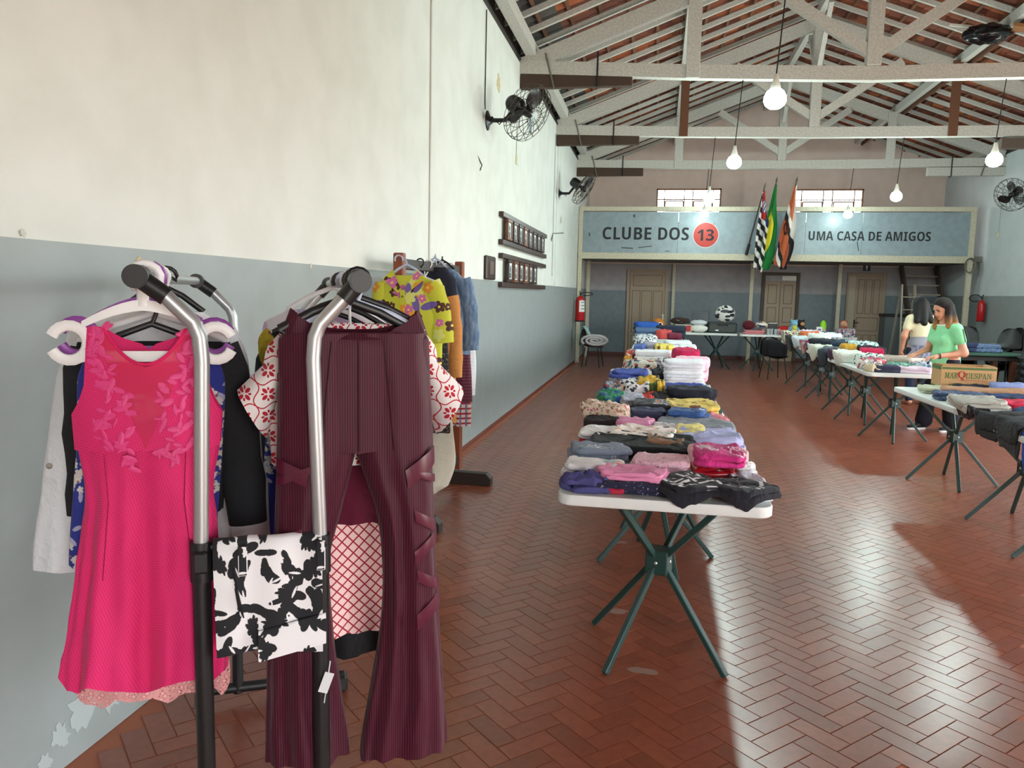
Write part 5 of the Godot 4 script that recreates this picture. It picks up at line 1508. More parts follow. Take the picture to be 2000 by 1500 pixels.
	b = MB.new(); b.box(Vector3(0, 0.7, 0), Vector3(1.05, 0.08, 0.7)); part("apron", b, mat("1a1512", 0.6), o)
	for x in [-1.0, 1.0]:
		for z in [-1.0, 1.0]:
			b = MB.new(); b.box(Vector3(x * 0.48, 0.33, z * 0.3), Vector3(0.09, 0.66, 0.09), Basis.IDENTITY, 0.006); part("leg", b, mat("5d3826", 0.6), o)
	fcx("folded_jeans", "blue jeans dropped on the green topped table", "jeans", Vector3(5.3, 0.786, -14.1), Vector3(0.5, 0.12, 0.35), "2e4460", "denim", 2)
	fcx("folded_jeans", "dark navy jeans left of the blue ones on the green table", "jeans", Vector3(5.0, 0.786, -14.05), Vector3(0.36, 0.14, 0.3), "1f2b4a", "", 2)
	fcx("folded_tshirt", "cream folded cloth at the left end of the green table", "cloth", Vector3(4.85, 0.786, -14.35), Vector3(0.25, 0.16, 0.25), "cfc3ad", "", 2)
	var ns := 0
	for q in [[5.15, -15.5, 4, -0.5], [5.6, -15.7, 4, -0.3], [5.95, -15.0, 4, -0.9], [6.1, -14.3, 4, -1.1], [6.3, -15.8, 4, -1.5], [5.95, -13.6, 4, -1.2], [6.3, -13.0, 4, -1.8], [5.65, -13.0, 4, -1.2], [5.55, -12.2, 4, -1.0], [6.0, -11.9, 4, -1.3]]:
		ns += 1
		shell_chair("%s black plastic chair in the " + ["rearmost stack behind the green table", "stack left of the right wall extinguisher", "stack at the right end of the green table", "stack against the right wall, nearer", "stack under the right wall extinguisher", "stack right of the green table legs", "stack nearest along the right wall", "stack right of the green table, fourth from the corner", "stack nearest the camera at the right edge", "stack behind the nearest one at the right edge"][ns - 1], Vector3(q[0], 0, q[1]), q[3], "131316", "stacked black plastic chairs", q[2])

var _glass: StandardMaterial3D
func glassy() -> StandardMaterial3D:
	if _glass == null:
		_glass = StandardMaterial3D.new()
		_glass.transparency = BaseMaterial3D.TRANSPARENCY_ALPHA
		_glass.albedo_color = Color(0.9, 0.95, 0.95, 0.25); _glass.roughness = 0.08
	return _glass

func fcx(called: String, label: String, cat: String, at: Vector3, size: Vector3, hex: String, pat: String, layers: int) -> void:
	fcn += 1
	var b := folded(size, layers, fcn, 0.8 if called.begins_with("crumpled") else 0.25)
	for i in b.v.size(): b.uv[i] = Vector2(b.v[i].x / 0.22, (b.v[i].z - b.v[i].y) / 0.22)
	solo(called, b, cotton(hex, pat), label, cat, at, 0.0, "")

var gm := {}

func tiled(key: String, im: Image, period: float, rough := 0.85, bump := 0.0) -> StandardMaterial3D:
	var m := StandardMaterial3D.new()
	m.albedo_texture = ImageTexture.create_from_image(im)
	m.uv1_scale = Vector3.ONE / period
	m.roughness = rough
	m.rim_enabled = true; m.rim = 0.12; m.rim_tint = 1.0
	if bump > 0.0:
		m.heightmap_enabled = true; m.heightmap_texture = m.albedo_texture; m.heightmap_scale = bump
	gm[key] = m
	return m

func weave_maps() -> void:
	var mk := func(n: int, hex: String) -> Image:
		var im := Image.create(n, n, false, Image.FORMAT_RGB8); im.fill(Color(hex)); return im
	# waffle knit
	var im: Image = mk.call(64, "d3185c")
	for y in 64:
		for x in 64:
			var q := 0.5 + 0.5 * sin((x + y * 0.5) * TAU / 16.0) * cos((y * 2.0 - x) * TAU / 32.0)
			im.set_pixel(x, y, Color("c4185c").lerp(Color("e62a76"), q))
	tiled("M_pink", im, 0.034, 0.8, 0.12)
	# corduroy ribs
	im = mk.call(32, "4a1226")
	for x in 32:
		for y in 32: im.set_pixel(x, y, Color("2a0814").lerp(Color("56152e"), pow(0.5 + 0.5 * sin(x * TAU / 16.0), 0.7)))
	tiled("M_velvet", im, 0.0115, 0.55, 0.1)
	gm.M_velvet.rim = 0.2; gm.M_velvet.metallic_specular = 0.35
	im = mk.call(64, "5a1730")
	for y in 64:
		for x in 64: im.set_pixel(x, y, Color("37101f").lerp(Color("6d1f3a"), 0.5 + 0.5 * sin(y * TAU / 16.0)))
	tiled("M_ribbed", im, 0.1, 0.8, 0.3)
	# denim with worn streaks
	im = mk.call(128, "56708f")
	for y in 128:
		for x in 128:
			im.set_pixel(x, y, Color("4a6485").lerp(Color("8399b4"), clampf(0.4 + 0.9 * nz.get_noise_2d(x * 0.06, y * 0.02) + 0.12 * sin((x + y) * 1.6), 0, 1)))
	tiled("M_denim", im, 0.3, 0.85)
	var r := RandomNumberGenerator.new(); r.seed = 44
	# white clusters and brown sprigs on royal blue
	im = mk.call(256, "232f86")
	for k in 16:
		var p := Vector2(r.randf() * 256, r.randf() * 256)
		for j in 12: blot(im, p.x + r.randf_range(-26, 26), p.y + r.randf_range(-26, 26), r.randf_range(6, 11), r.randf_range(5, 9), Color("dcd8d2").darkened(r.randf() * 0.12), r.randf() * TAU, 5)
		for j in 4: blot(im, p.x + r.randf_range(-26, 26), p.y + r.randf_range(-26, 26), 3, 2, Color("8a6a5c"))
		for j in 3: blot(im, p.x + r.randf_range(-46, 46), p.y + r.randf_range(-46, 46), 10, 4, Color("a7a6c4"), r.randf() * TAU)
	tiled("M_bluefloral", im, 0.34)
	# red leaves and curving stems on white
	im = mk.call(256, "e9e4e4")
	for cx in 2:
		for cy in 2:
			var p := Vector2(64 + cx * 128, 64 + cy * 128)
			for j in 4:
				var d := Vector2.from_angle(PI / 4 + j * PI / 2)
				blot(im, p.x + d.x * 26, p.y + d.y * 26, 17, 10, Color("b3172c"), d.angle())
				var e := Vector2.from_angle(j * PI / 2)
				blot(im, p.x + e.x * 30, p.y + e.y * 30, 9, 6, Color("b3172c"), e.angle())
			for k in 128:
				var s := sin(k * TAU / 128.0) * 14.0
				blot(im, cx * 128 + k, cy * 128 + s, 3, 3, Color("b3172c")); blot(im, cx * 128 + s, cy * 128 + k, 3, 3, Color("b3172c"))
	tiled("M_redleaf", im, 0.11)
	# red net on pale pink
	im = mk.call(64, "efc9c6")
	for y in 64:
		for x in 64:
			if absf(fposmod(x + y, 64) - 32) < 6 or absf(fposmod(x - y, 64) - 32) < 6: im.set_pixel(x, y, Color("a31a36"))
	tiled("M_lattice", im, 0.03)
	# big flowers on lime
	im = mk.call(256, "c2c53a")
	var cl := ["c765a3", "4a2a22", "6a5a9e", "d98f2c", "cfd67a", "c765a3", "4a2a22"]
	for k in 24:
		var p := Vector2(r.randf() * 256, r.randf() * 256); var c := Color(cl[k % 7]); var q := r.randf_range(17, 34)
		if k % 7 == 2: blot(im, p.x, p.y, q * 1.2, q * 0.5, c, r.randf() * TAU)
		else:
			blot(im, p.x, p.y, q, q, c, r.randf() * TAU, 5)
			blot(im, p.x, p.y, q * 0.2, q * 0.2, Color("e4d15a"))
	tiled("M_lime", im, 0.36)
	im = mk.call(128, "1b191d")
	for k in 70: blot(im, r.randf() * 128, r.randf() * 128, r.randf_range(2, 6), r.randf_range(1, 3), Color("b3a58c"), r.randf() * TAU, 3)
	tiled("M_blacklace", im, 0.12)
	im = mk.call(128, "dcd9e2")
	for k in 24: blot(im, r.randf() * 128, r.randf() * 128, r.randf_range(8, 20), r.randf_range(6, 14), Color(["c9aed2", "b9b6d8", "e8dfe8"][k % 3]))
	tiled("M_lilac", im, 0.3)
	im = mk.call(128, "d8b9b4")
	for k in 5:
		im.fill_rect(Rect2i(0, k * 26, 128, 9), Color("a31c2c")); im.fill_rect(Rect2i(k * 26, 0, 8, 128), Color("5a7a9a"))
	tiled("M_patch", im, 0.2)
	# black brush strokes on white
	im = mk.call(256, "e4e4e8")
	for k in 34:
		var p := Vector2(r.randf() * 256, r.randf() * 256); var a := r.randf() * TAU
		for j in 1 + k % 5: blot(im, p.x + cos(a) * j * 12 - sin(a) * j * 7, p.y + sin(a) * j * 12, r.randf_range(16, 32), r.randf_range(8, 15), Color("16171d"), a + j * 0.35, 2 if k % 3 else 7)
	for k in 30: blot(im, r.randf() * 256, r.randf() * 256, r.randf_range(6, 14), r.randf_range(1.5, 3), Color("e4e4e8"), r.randf() * TAU)
	tiled("M_strokes", im, 0.27)
	im = Image.create(128, 128, false, Image.FORMAT_RGBA8); im.fill(Color("d99a9a"))
	for k in 26:
		var p := Vector2(r.randf() * 128, r.randf() * 128)
		blot(im, p.x, p.y, 9, 9, Color("c07a7c"), r.randf() * TAU, 5); blot(im, p.x, p.y, 6, 6, Color("e4adad"), r.randf() * TAU, 5)
	for k in 110: blot(im, r.randf() * 128, r.randf() * 128, 2.2, 1.4, Color(0.6, 0.3, 0.3, 0.0), r.randf() * TAU)
	tiled("M_lace", im, 0.1)
	gm.M_lace.transparency = BaseMaterial3D.TRANSPARENCY_ALPHA_SCISSOR
	for q in [["M_black", "15161b"], ["M_white", "dde1e6"], ["M_crimson", "5f0f2e"], ["M_orange", "c98a4c"], ["M_navy", "1b2030"], ["M_offwhite", "cfc9b9"]]: gm[q[0]] = cotton(q[1])

# a hanging garment: rows of [height, centre, half width] joined to a folded tube
func drape(rows: Array, hd: float, n: int, amp: float, ph: float, top_flat := 0.55, hem := 0.0) -> MB:
	var b := MB.new()
	var out := []
	var N := 34
	for i in N:
		var f := i / float(N - 1) * (rows.size() - 1)
		var k := mini(int(f), rows.size() - 2)
		var t := f - k
		var a: Array = rows[k]; var e: Array = rows[k + 1]
		var p0: Array = rows[maxi(k - 1, 0)]; var p3: Array = rows[mini(k + 2, rows.size() - 1)]
		var y: float = lerpf(a[0], e[0], t)
		var cx: float = cubic_interpolate(a[1], e[1], p0[1], p3[1], t)
		var hw: float = cubic_interpolate(a[2], e[2], p0[2], p3[2], t)
		var g := i / float(N - 1)
		var dz := hd * lerpf(top_flat, 1.0, minf(1.0, g * 2.5))
		var row := PackedVector3Array()
		var am := amp * (0.15 + 0.85 * pow(g, 1.3))
		for j in 72:
			var an := -TAU * j / 72.0
			var w := sin(n * an + ph) * 0.6 + sin((n * 2 + 1) * an + ph * 1.7 + g * 1.5) * 0.4 + nz.get_noise_3d(cos(an) * 2.0 + ph, y * 5.0, sin(an) * 2.0) * 0.7
			row.append(Vector3(cx + cos(an) * (hw - absf(am) * 0.3 + am * 0.3 * w), y + 0.008 * nz.get_noise_2d(an * 2.0 + ph, 3.0) * g + hem * w * pow(g, 8.0), sin(an) * dz + am * w * (0.35 + 0.65 * absf(sin(an)))))
		out.append(row)
	b.loft(out, true, false, false, 1, 1, true)
	return b

func hanger(o: Node3D, cx: float, rail_x: float, ys: float, hw: float, rail_y: float, m: Material, r := 0.0055) -> void:
	var b := MB.new()
	var pts := []
	for k in 9:
		var an := PI * (1.15 - 1.25 * k / 8.0)
		pts.append(Vector3(rail_x + cos(an) * 0.026, rail_y + 0.004 + sin(an) * 0.026, 0))
	pts.append(Vector3(lerpf(rail_x, cx, 0.7) + 0.01, ys + 0.085, 0)); pts.append(Vector3(cx, ys + 0.055, 0))
	b.tube(pts, r, 7)
	part("hanger_hook", b, m, o)
	b = MB.new()
	b.tube([Vector3(cx - hw, ys - 0.012, 0), Vector3(cx - hw * 0.5, ys + 0.03, 0), Vector3(cx, ys + 0.058, 0), Vector3(cx + hw * 0.5, ys + 0.03, 0), Vector3(cx + hw, ys - 0.012, 0)], r * 1.5, 7, true, 0.7)
	b.tube([Vector3(cx - hw, ys - 0.012, 0), Vector3(cx - hw * 0.8, ys - 0.03, 0), Vector3(cx + hw * 0.8, ys - 0.03, 0), Vector3(cx + hw, ys - 0.012, 0)], r, 7)
	part("hanger_arms", b, m, o)

const RO := Vector3(-0.88, 0, -1.605)
const RT := 0.468
func on_rack(z: float) -> Vector3: return RO + Vector3(sin(RT), 0, cos(RT)) * z

func ga(called: String, label: String, cat: String, z: float, rows: Array, hd: float, n: int, amp: float, m: String) -> void:
	var o := thing(called, label, cat, on_rack(z), RT, "clothes on the tubular rack")
	garment(o, called, rows, hd, n, amp, m, -0.232 if rows[0][1] < 0 else 0.235)

func gb(called: String, label: String, cat: String, z: float, rows: Array, hd: float, n: int, amp: float, m: String) -> void:
	var o := thing(called, label, cat, Vector3(0, 0, z), 0.0, "clothes on the wooden rack")
	garment(o, called, rows, hd, n, amp, m, -1.64)

var gcount := 0
func garment(o: Node3D, called: String, rows: Array, hd: float, n: int, amp: float, m: String, rail_x: float) -> void:
	gcount += 1
	var pink: bool = m == "M_pink"
	if pink: rows[0] = [1.24, -0.232, 0.151]
	if pink: rows.remove_at(1)
	var hipped := m == "M_velvet"
	part("skirt" if pink else ("hip" if hipped else "body"), drape(rows, hd, n, amp, gcount * 1.3, 0.55, 0.022 if pink or m == "M_lace" else 0.0), gm[m], o)
	var rail_y := 1.617 if rail_x > -1.0 else 1.79
	var top: Array = rows[0]
	if not pink and top[0] > 1.4:
		hanger(o, top[1], rail_x, top[0] + 0.012, minf(top[2] * 0.98, rows[1][2]), rail_y, mat(["e8e8ea", "1a1a1c", "b9c4dc", "1f1f22"][gcount % 4], 0.4))
	elif top[0] <= 1.4 and not pink and not hipped and m != "M_lace":
		var b := MB.new()
		b.tube([Vector3(top[1], top[0] - 0.02, 0), Vector3(rail_x, rail_y - 0.03, 0)], 0.004, 6)
		part("hanger_strap", b, mat("d8d8da", 0.5), o)
	var sleeve := func(s: float, y0: float, x0: float, y1: float, x1: float, r0: float, r1: float) -> void:
		var b := MB.new()
		var pts := []; var rad := []
		for k in 9:
			var t := k / 8.0
			pts.append(Vector3(lerpf(x0, x1, sqrt(t)), lerpf(y0, y1, t), 0.015 + 0.01 * sin(t * 7 + s))); rad.append(lerpf(r0, r1, t) * (1.0 + 0.08 * sin(t * 17.0 + s)))
		b.tube(pts, rad, 14, false, 0.7, Vector3(1, 0, 0))
		for i in b.v.size(): b.uv[i] = Vector2(b.v[i].x, -b.v[i].y)
		part("sleeve", b, gm[m], o)
	match [m, called]:
		["M_black", "blouse"]:
			if rows[0][1] < 0:
				sleeve.call(-1.0, 1.44, -0.38, 1.03, -0.41, 0.055, 0.045); sleeve.call(1.0, 1.44, -0.1, 0.99, -0.03, 0.055, 0.05)
		["M_white", "coat"]:
			sleeve.call(1.0, 1.47, -0.12, 0.9, -0.03, 0.06, 0.055)
			for k in 1:
				var b := MB.new(); b.lathe([Vector2(0, 0.004), Vector2(0.007, 0.003), Vector2(0.008, 0)], 10, Transform3D(Basis(Vector3.RIGHT, PI / 2), Vector3(-0.52, 1.13, 0.045)))
				part("button", b, mat("8f8a80", 0.4), o)
		["M_redleaf", "blouse"]:
			for s in [-1.0, 1.0]:
				var b := MB.new()
				var rr := []
				for k in 7:
					var t := k / 6.0
					var row := PackedVector3Array()
					for j in 11:
						var an := PI * (j / 10.0) * 2.0
						row.append(Vector3(0.234 + s * (lerpf(0.13, 0.245, t) + 0.035 * cos(an) * t), lerpf(1.5, 1.29 + 0.06 * cos(an), t), 0.05 * sin(an) * (0.6 + t)))
					rr.append(row)
				b.loft(rr, false, false, false, 1, 1, true)
				part("sleeve", b, gm[m], o)
		["M_lime", "shirt"]:
			sleeve.call(-1.0, 1.64, -1.74, 1.32, -1.76, 0.055, 0.07); sleeve.call(1.0, 1.64, -1.42, 1.27, -1.335, 0.065, 0.075)
			var b := MB.new()
			for s in [-1.0, 1.0]:
				b.poly([Vector3(-1.59 + s * 0.03, 1.58, 0.075), Vector3(-1.59 + s * 0.14, 1.67, 0.05), Vector3(-1.59 + s * 0.08, 1.73, 0.03), Vector3(-1.59 + s * 0.005, 1.6, 0.078)], Vector3.BACK)
			b.box(Vector3(-1.588, 1.3, 0.078), Vector3(0.03, 0.6, 0.006))
			part("collar", b, gm[m], o)
			for k in 5:
				b = MB.new(); b.lathe([Vector2(0, 0.004), Vector2(0.007, 0.003), Vector2(0.008, 0)], 8, Transform3D(Basis(Vector3.RIGHT, PI / 2), Vector3(-1.588, 1.56 - k * 0.11, 0.082)))
				part("button", b, mat("6a6a30", 0.4), o)
		["M_orange", "blouse"]:
			sleeve.call(1.0, 1.56, -1.47, 0.98, -1.42, 0.06, 0.05)
		["M_denim", "jacket"]:
			sleeve.call(1.0, 1.68, -1.45, 1.16, -1.37, 0.07, 0.065); sleeve.call(-1.0, 1.68, -1.79, 1.2, -1.82, 0.06, 0.055)
			var b := MB.new()
			b.box(Vector3(-1.6, 1.42, 0.098), Vector3(0.045, 0.56, 0.006), Basis.IDENTITY, 0.002)
			for s in [-1.0, 1.0]: b.box(Vector3(-1.6 + s * 0.1, 1.5, 0.096), Vector3(0.1, 0.05, 0.008), Basis(Vector3.BACK, s * 0.1), 0.002)
			for s in [-1.0, 1.0]: b.poly([Vector3(-1.606 + s * 0.02, 1.66, 0.1), Vector3(-1.606 + s * 0.12, 1.71, 0.08), Vector3(-1.606 + s * 0.07, 1.78, 0.05), Vector3(-1.606 + s * 0.005, 1.7, 0.09)], Vector3.BACK)
			part("placket", b, gm[m], o)
			for k in 4:
				b = MB.new(); b.lathe([Vector2(0, 0.004), Vector2(0.009, 0.003), Vector2(0.01, 0)], 8, Transform3D(Basis(Vector3.RIGHT, PI / 2), Vector3(-1.6, 1.62 - k * 0.14, 0.102)))
				part("button", b, mat("b9a98a", 0.3, 0.7), o)
		["M_pink", "dress"]: pink_bodice(o)
		["M_velvet", "trousers"]: velvet_legs(o)

func pink_bodice(o: Node3D) -> void:
	var c := -0.232
	var sheer := StandardMaterial3D.new()
	sheer.albedo_color = Color(0.86, 0.12, 0.36, 0.78); sheer.transparency = BaseMaterial3D.TRANSPARENCY_ALPHA; sheer.roughness = 0.7
	var outer := func(y: float) -> float:
		if y < 1.317: return lerpf(0.151, 0.157, (y - 1.236) / 0.081)
		if y < 1.377: return lerpf(0.157, 0.127, pow((y - 1.317) / 0.06, 0.6))
		return lerpf(0.127, 0.119, (y - 1.377) / 0.126)
	var zf := func(x: float, y: float) -> float:
		var t := clampf((y - 1.236) / 0.267, 0, 1)
		return 0.068 * sqrt(maxf(0.02, 1.0 - pow((x - c) / 0.162, 2))) * (1.0 - 0.75 * t)
	var patch := func(f0: Callable, f1: Callable, s: float, y0: float, y1: float, back: float) -> MB:
		var b := MB.new(); var rows := []
		for i in 22:
			var y := lerpf(y0, y1, i / 21.0)
			var row := PackedVector3Array()
			for j in 13:
				var x: float = c + s * lerpf(f0.call(y), f1.call(y), j / 12.0)
				row.append(Vector3(x, y, zf.call(x, y) * back))
			rows.append(row)
		b.loft(rows, false, false, false, 1, 1, true)
		return b
	var vee := func(y: float) -> float: return clampf(0.083 * (y - 1.236) / 0.2, 0, 0.112)
	var neck := func(y: float) -> float: return 0.0 if y < 1.423 else minf(0.086 * sqrt((y - 1.423) / 0.08), outer.call(y) - 0.02)
	var nback := func(y: float) -> float: return 0.0 if y < 1.465 else minf(0.09 * sqrt((y - 1.465) / 0.04), outer.call(y) - 0.02)
	for s in [-1.0, 1.0]:
		part("bodice", patch.call(outer, vee, s, 1.234, 1.505, 1.0), gm.M_pink, o)
		part("sheer_yoke", patch.call(vee, neck, s, 1.24, 1.505, 1.0), sheer, o)
		part("bodice_back", patch.call(outer, nback, s, 1.234, 1.505, -1.0), gm.M_pink, o)
	# neckline binding
	var b := MB.new()
	var pts := []
	for k in 25:
		var a := -1.0 + k / 12.0
		var y := 1.423 + 0.08 * a * a
		var x := c + 0.086 * a
		pts.append(Vector3(x, y, zf.call(x, y) + 0.001))
	b.tube(pts, 0.004, 6)
	part("neck_binding", b, cotton("d81e60"), o)
	# guipure leaves and flowers down both sides of the V
	for s in [-1.0, 1.0]:
		b = MB.new()
		for k in 70:
			var t := k / 69.0
			var y := lerpf(1.5, 1.2, t) + rnd(-0.012, 0.012)
			var x: float = c + s * (lerpf(0.1, 0.05, t) if t > 0.2 else 0.1) + rnd(-0.028, 0.028) * (1.0 + t * 0.6) + s * 0.012 * sin(t * 9)
			x = c + s * clampf(absf(x - c), 0.012, outer.call(y) - 0.014)
			var L := rnd(0.009, 0.018); var W := L * rnd(0.28, 0.5); var an := rnd(0, TAU)
			var rows := []
			for i in 7:
				var u := i / 6.0 * 2 - 1
				var w := W * sqrt(maxf(0.0, 1 - u * u))
				var row := PackedVector3Array()
				for j in 5:
					var v := (j / 2.0 - 1)
					var p := Vector2(u * L, v * w).rotated(an)
					row.append(Vector3(x + p.x, y + p.y, zf.call(x + p.x, y + p.y) + 0.0015 + 0.0012 * (1 - v * v) + 0.0012 * absf(u)))
				rows.append(row)
			b.loft(rows, false)
		part("lace_applique", b, mat("d93a80", 0.55), o)
	for x in [-0.11, 0.11]:
		b = MB.new()
		b.tube([Vector3(c + x * 0.75, 1.23, 0.072), Vector3(c + x * 0.7, 1.12, 0.076), Vector3(c + x * 0.85, 0.95, 0.082)], 0.0012, 4)
		part("seam", b, cotton("a80f48"), o)

func velvet_legs(o: Node3D) -> void:
	var legs := [[[1.496, 0.153, 0.086], [1.362, 0.142, 0.092], [1.219, 0.138, 0.093], [1.064, 0.117, 0.078], [0.938, 0.100, 0.067], [0.763, 0.097, 0.078], [0.610, 0.103, 0.091], [0.445, 0.111, 0.105]], [[1.497, 0.307, 0.090], [1.360, 0.318, 0.094], [1.212, 0.324, 0.095], [1.050, 0.350, 0.074], [0.904, 0.360, 0.071], [0.769, 0.363, 0.079], [0.619, 0.358, 0.097], [0.428, 0.349, 0.121]]]
	var ph := 0.0
	for rows in legs:
		ph += 1.9
		part("leg", drape(rows, 0.064, 4, 0.018, ph, 0.72), gm.M_velvet, o)
	# gathered waist slung over a black hanger
	var b := MB.new(); var rows2 := []
	for i in 8:
		var t := i / 7.0
		var row := PackedVector3Array()
		for k in 48:
			var an := -TAU * k / 48.0
			var front := maxf(0.0, sin(an))
			var up := 0.05 * pow(absf(cos(an)), 3.0)
			row.append(Vector3(0.231 + cos(an) * lerpf(0.172, 0.15, t) + 0.003 * sin(k * 2.4), 1.492 + t * (0.012 + up) - 0.02 * front * (1 - absf(cos(an))), sin(an) * (0.034 - 0.006 * t) + 0.003 * sin(k * 2.1)))
		rows2.append(row)
	b.loft(rows2, true, false, false, 1, 1, true)
	part("waistband", b, gm.M_velvet, o)
	hanger(o, 0.21, 0.235, 1.515, 0.155, 1.617, mat("16171a", 0.4), 0.008)
	var satin := mat("54182f", 0.3)
	var at := func(rows: Array, y: float) -> Vector2:
		for k in rows.size() - 1:
			if y <= rows[k][0] and y >= rows[k + 1][0]:
				var t: float = (rows[k][0] - y) / (rows[k][0] - rows[k + 1][0])
				return Vector2(lerpf(rows[k][1], rows[k + 1][1], t), lerpf(rows[k][2], rows[k + 1][2], t))
		return Vector2(rows[0][1], rows[0][2])
	# satin bands crossing on the outer side of each leg: [leg, height outside, height inside, where inside, width]
	for q in [[1, 1.2, 1.15, 0.1, 0.045], [1, 1.14, 1.17, 0.25, 0.02], [1, 1.02, 1.06, 0.2, 0.03], [1, 1.0, 0.955, 0.1, 0.03], [1, 0.87, 0.91, 0.15, 0.03], [1, 0.84, 0.79, 0.1, 0.04], [0, 1.19, 1.16, 0.2, 0.035], [0, 1.15, 1.185, 0.1, 0.02], [0, 1.0, 1.03, 0.2, 0.03]]:
		b = MB.new()
		var rows := []
		for k in 9:
			var t := k / 8.0
			var y: float = lerpf(q[1], q[2], t)
			var s: float = 1.0 if q[0] == 1 else -1.0
			var row := PackedVector3Array()
			for w in [0.5, 0.0, -0.5]:
				var yy: float = y + w * q[4]
				var cw: Vector2 = at.call(legs[q[0]], minf(yy, 1.48))
				var u: float = lerpf(0.99, q[3], t)
				row.append(Vector3(cw.x + s * u * cw.y, yy, 0.06 * sqrt(1.0 - u * u) + 0.014 - 0.003 * absf(w)))
			rows.append(row)
		b.loft(rows, false)
		part("satin_band", b, satin, o)
	for x in [0.231, 0.29, 0.17]:
		b = MB.new(); b.tube([Vector3(x, 1.48, 0.056), Vector3(x + (x - 0.231) * 0.2, 1.36, 0.062), Vector3(x + (x - 0.231) * 0.4, 1.22, 0.064)], 0.0013, 4)
		part("seam", b, cotton("38101f"), o)
	b = MB.new(); b.box(Vector3(0.15, 0.68, 0.105), Vector3(0.022, 0.05, 0.001), Basis(Vector3.BACK, -0.35))
	b.tube([Vector3(0.16, 0.73, 0.1), Vector3(0.145, 0.63, 0.104)], 0.0015, 4)
	part("price_tag", b, mat("cfd3d6", 0.6), o)

func white_hanger(z: float, hex: String, label: String, y: float, sc: float) -> void:
	var o := thing("clothes_hanger", label, "hanger", on_rack(z), RT, "plastic hangers on the left rail")
	var m := mat(hex, 0.35)
	var c := -0.238
	var b := MB.new()
	var up := PackedVector2Array(); var lo := PackedVector2Array()
	for k in 13:
		var t := k / 6.0 - 1.0
		up.append(Vector2(c + t * 0.125 * sc, y + 0.055 - 0.05 * pow(absf(t), 1.6)))
		lo.append(Vector2(c + t * 0.125 * sc, y + 0.03 - 0.04 * pow(absf(t), 1.6)))
	lo.reverse(); up.append_array(lo)
	b.prism(up, 0.009, Transform3D.IDENTITY)
	b.beam(Vector3(c - 0.13 * sc, y - 0.073, 0), Vector3(c + 0.13 * sc, y - 0.073, 0), 0.009, 0.024)
	b.tube([Vector3(c, y + 0.04, 0), Vector3(c, y + 0.09, 0)], 0.013, 8, true, 0.5)
	part("body", b, m, o)
	for s in [-1.0, 1.0]:
		b = MB.new()
		var pts := []
		for k in 17:
			var an := 0.42 + (TAU - 0.84) * k / 16.0
			pts.append(Vector3(c + s * (0.152 * sc + 0.037 * cos(an)), y - 0.043 + 0.038 * sin(an), 0))
		b.tube(pts, 0.0125, 8, true, 0.4, Vector3.BACK if false else Vector3.UP)
		part("end_hook", b, m, o)
	b = MB.new()
	var pts2 := []
	for k in 11:
		var an := PI * (1.3 - 1.55 * k / 10.0)
		pts2.append(Vector3(-0.232 + cos(an) * 0.032, 1.616 + sin(an) * 0.032, 0))
	pts2.append(Vector3(c, y + 0.085, 0))
	b.tube(pts2, 0.009, 8)
	part("hook", b, m, o)

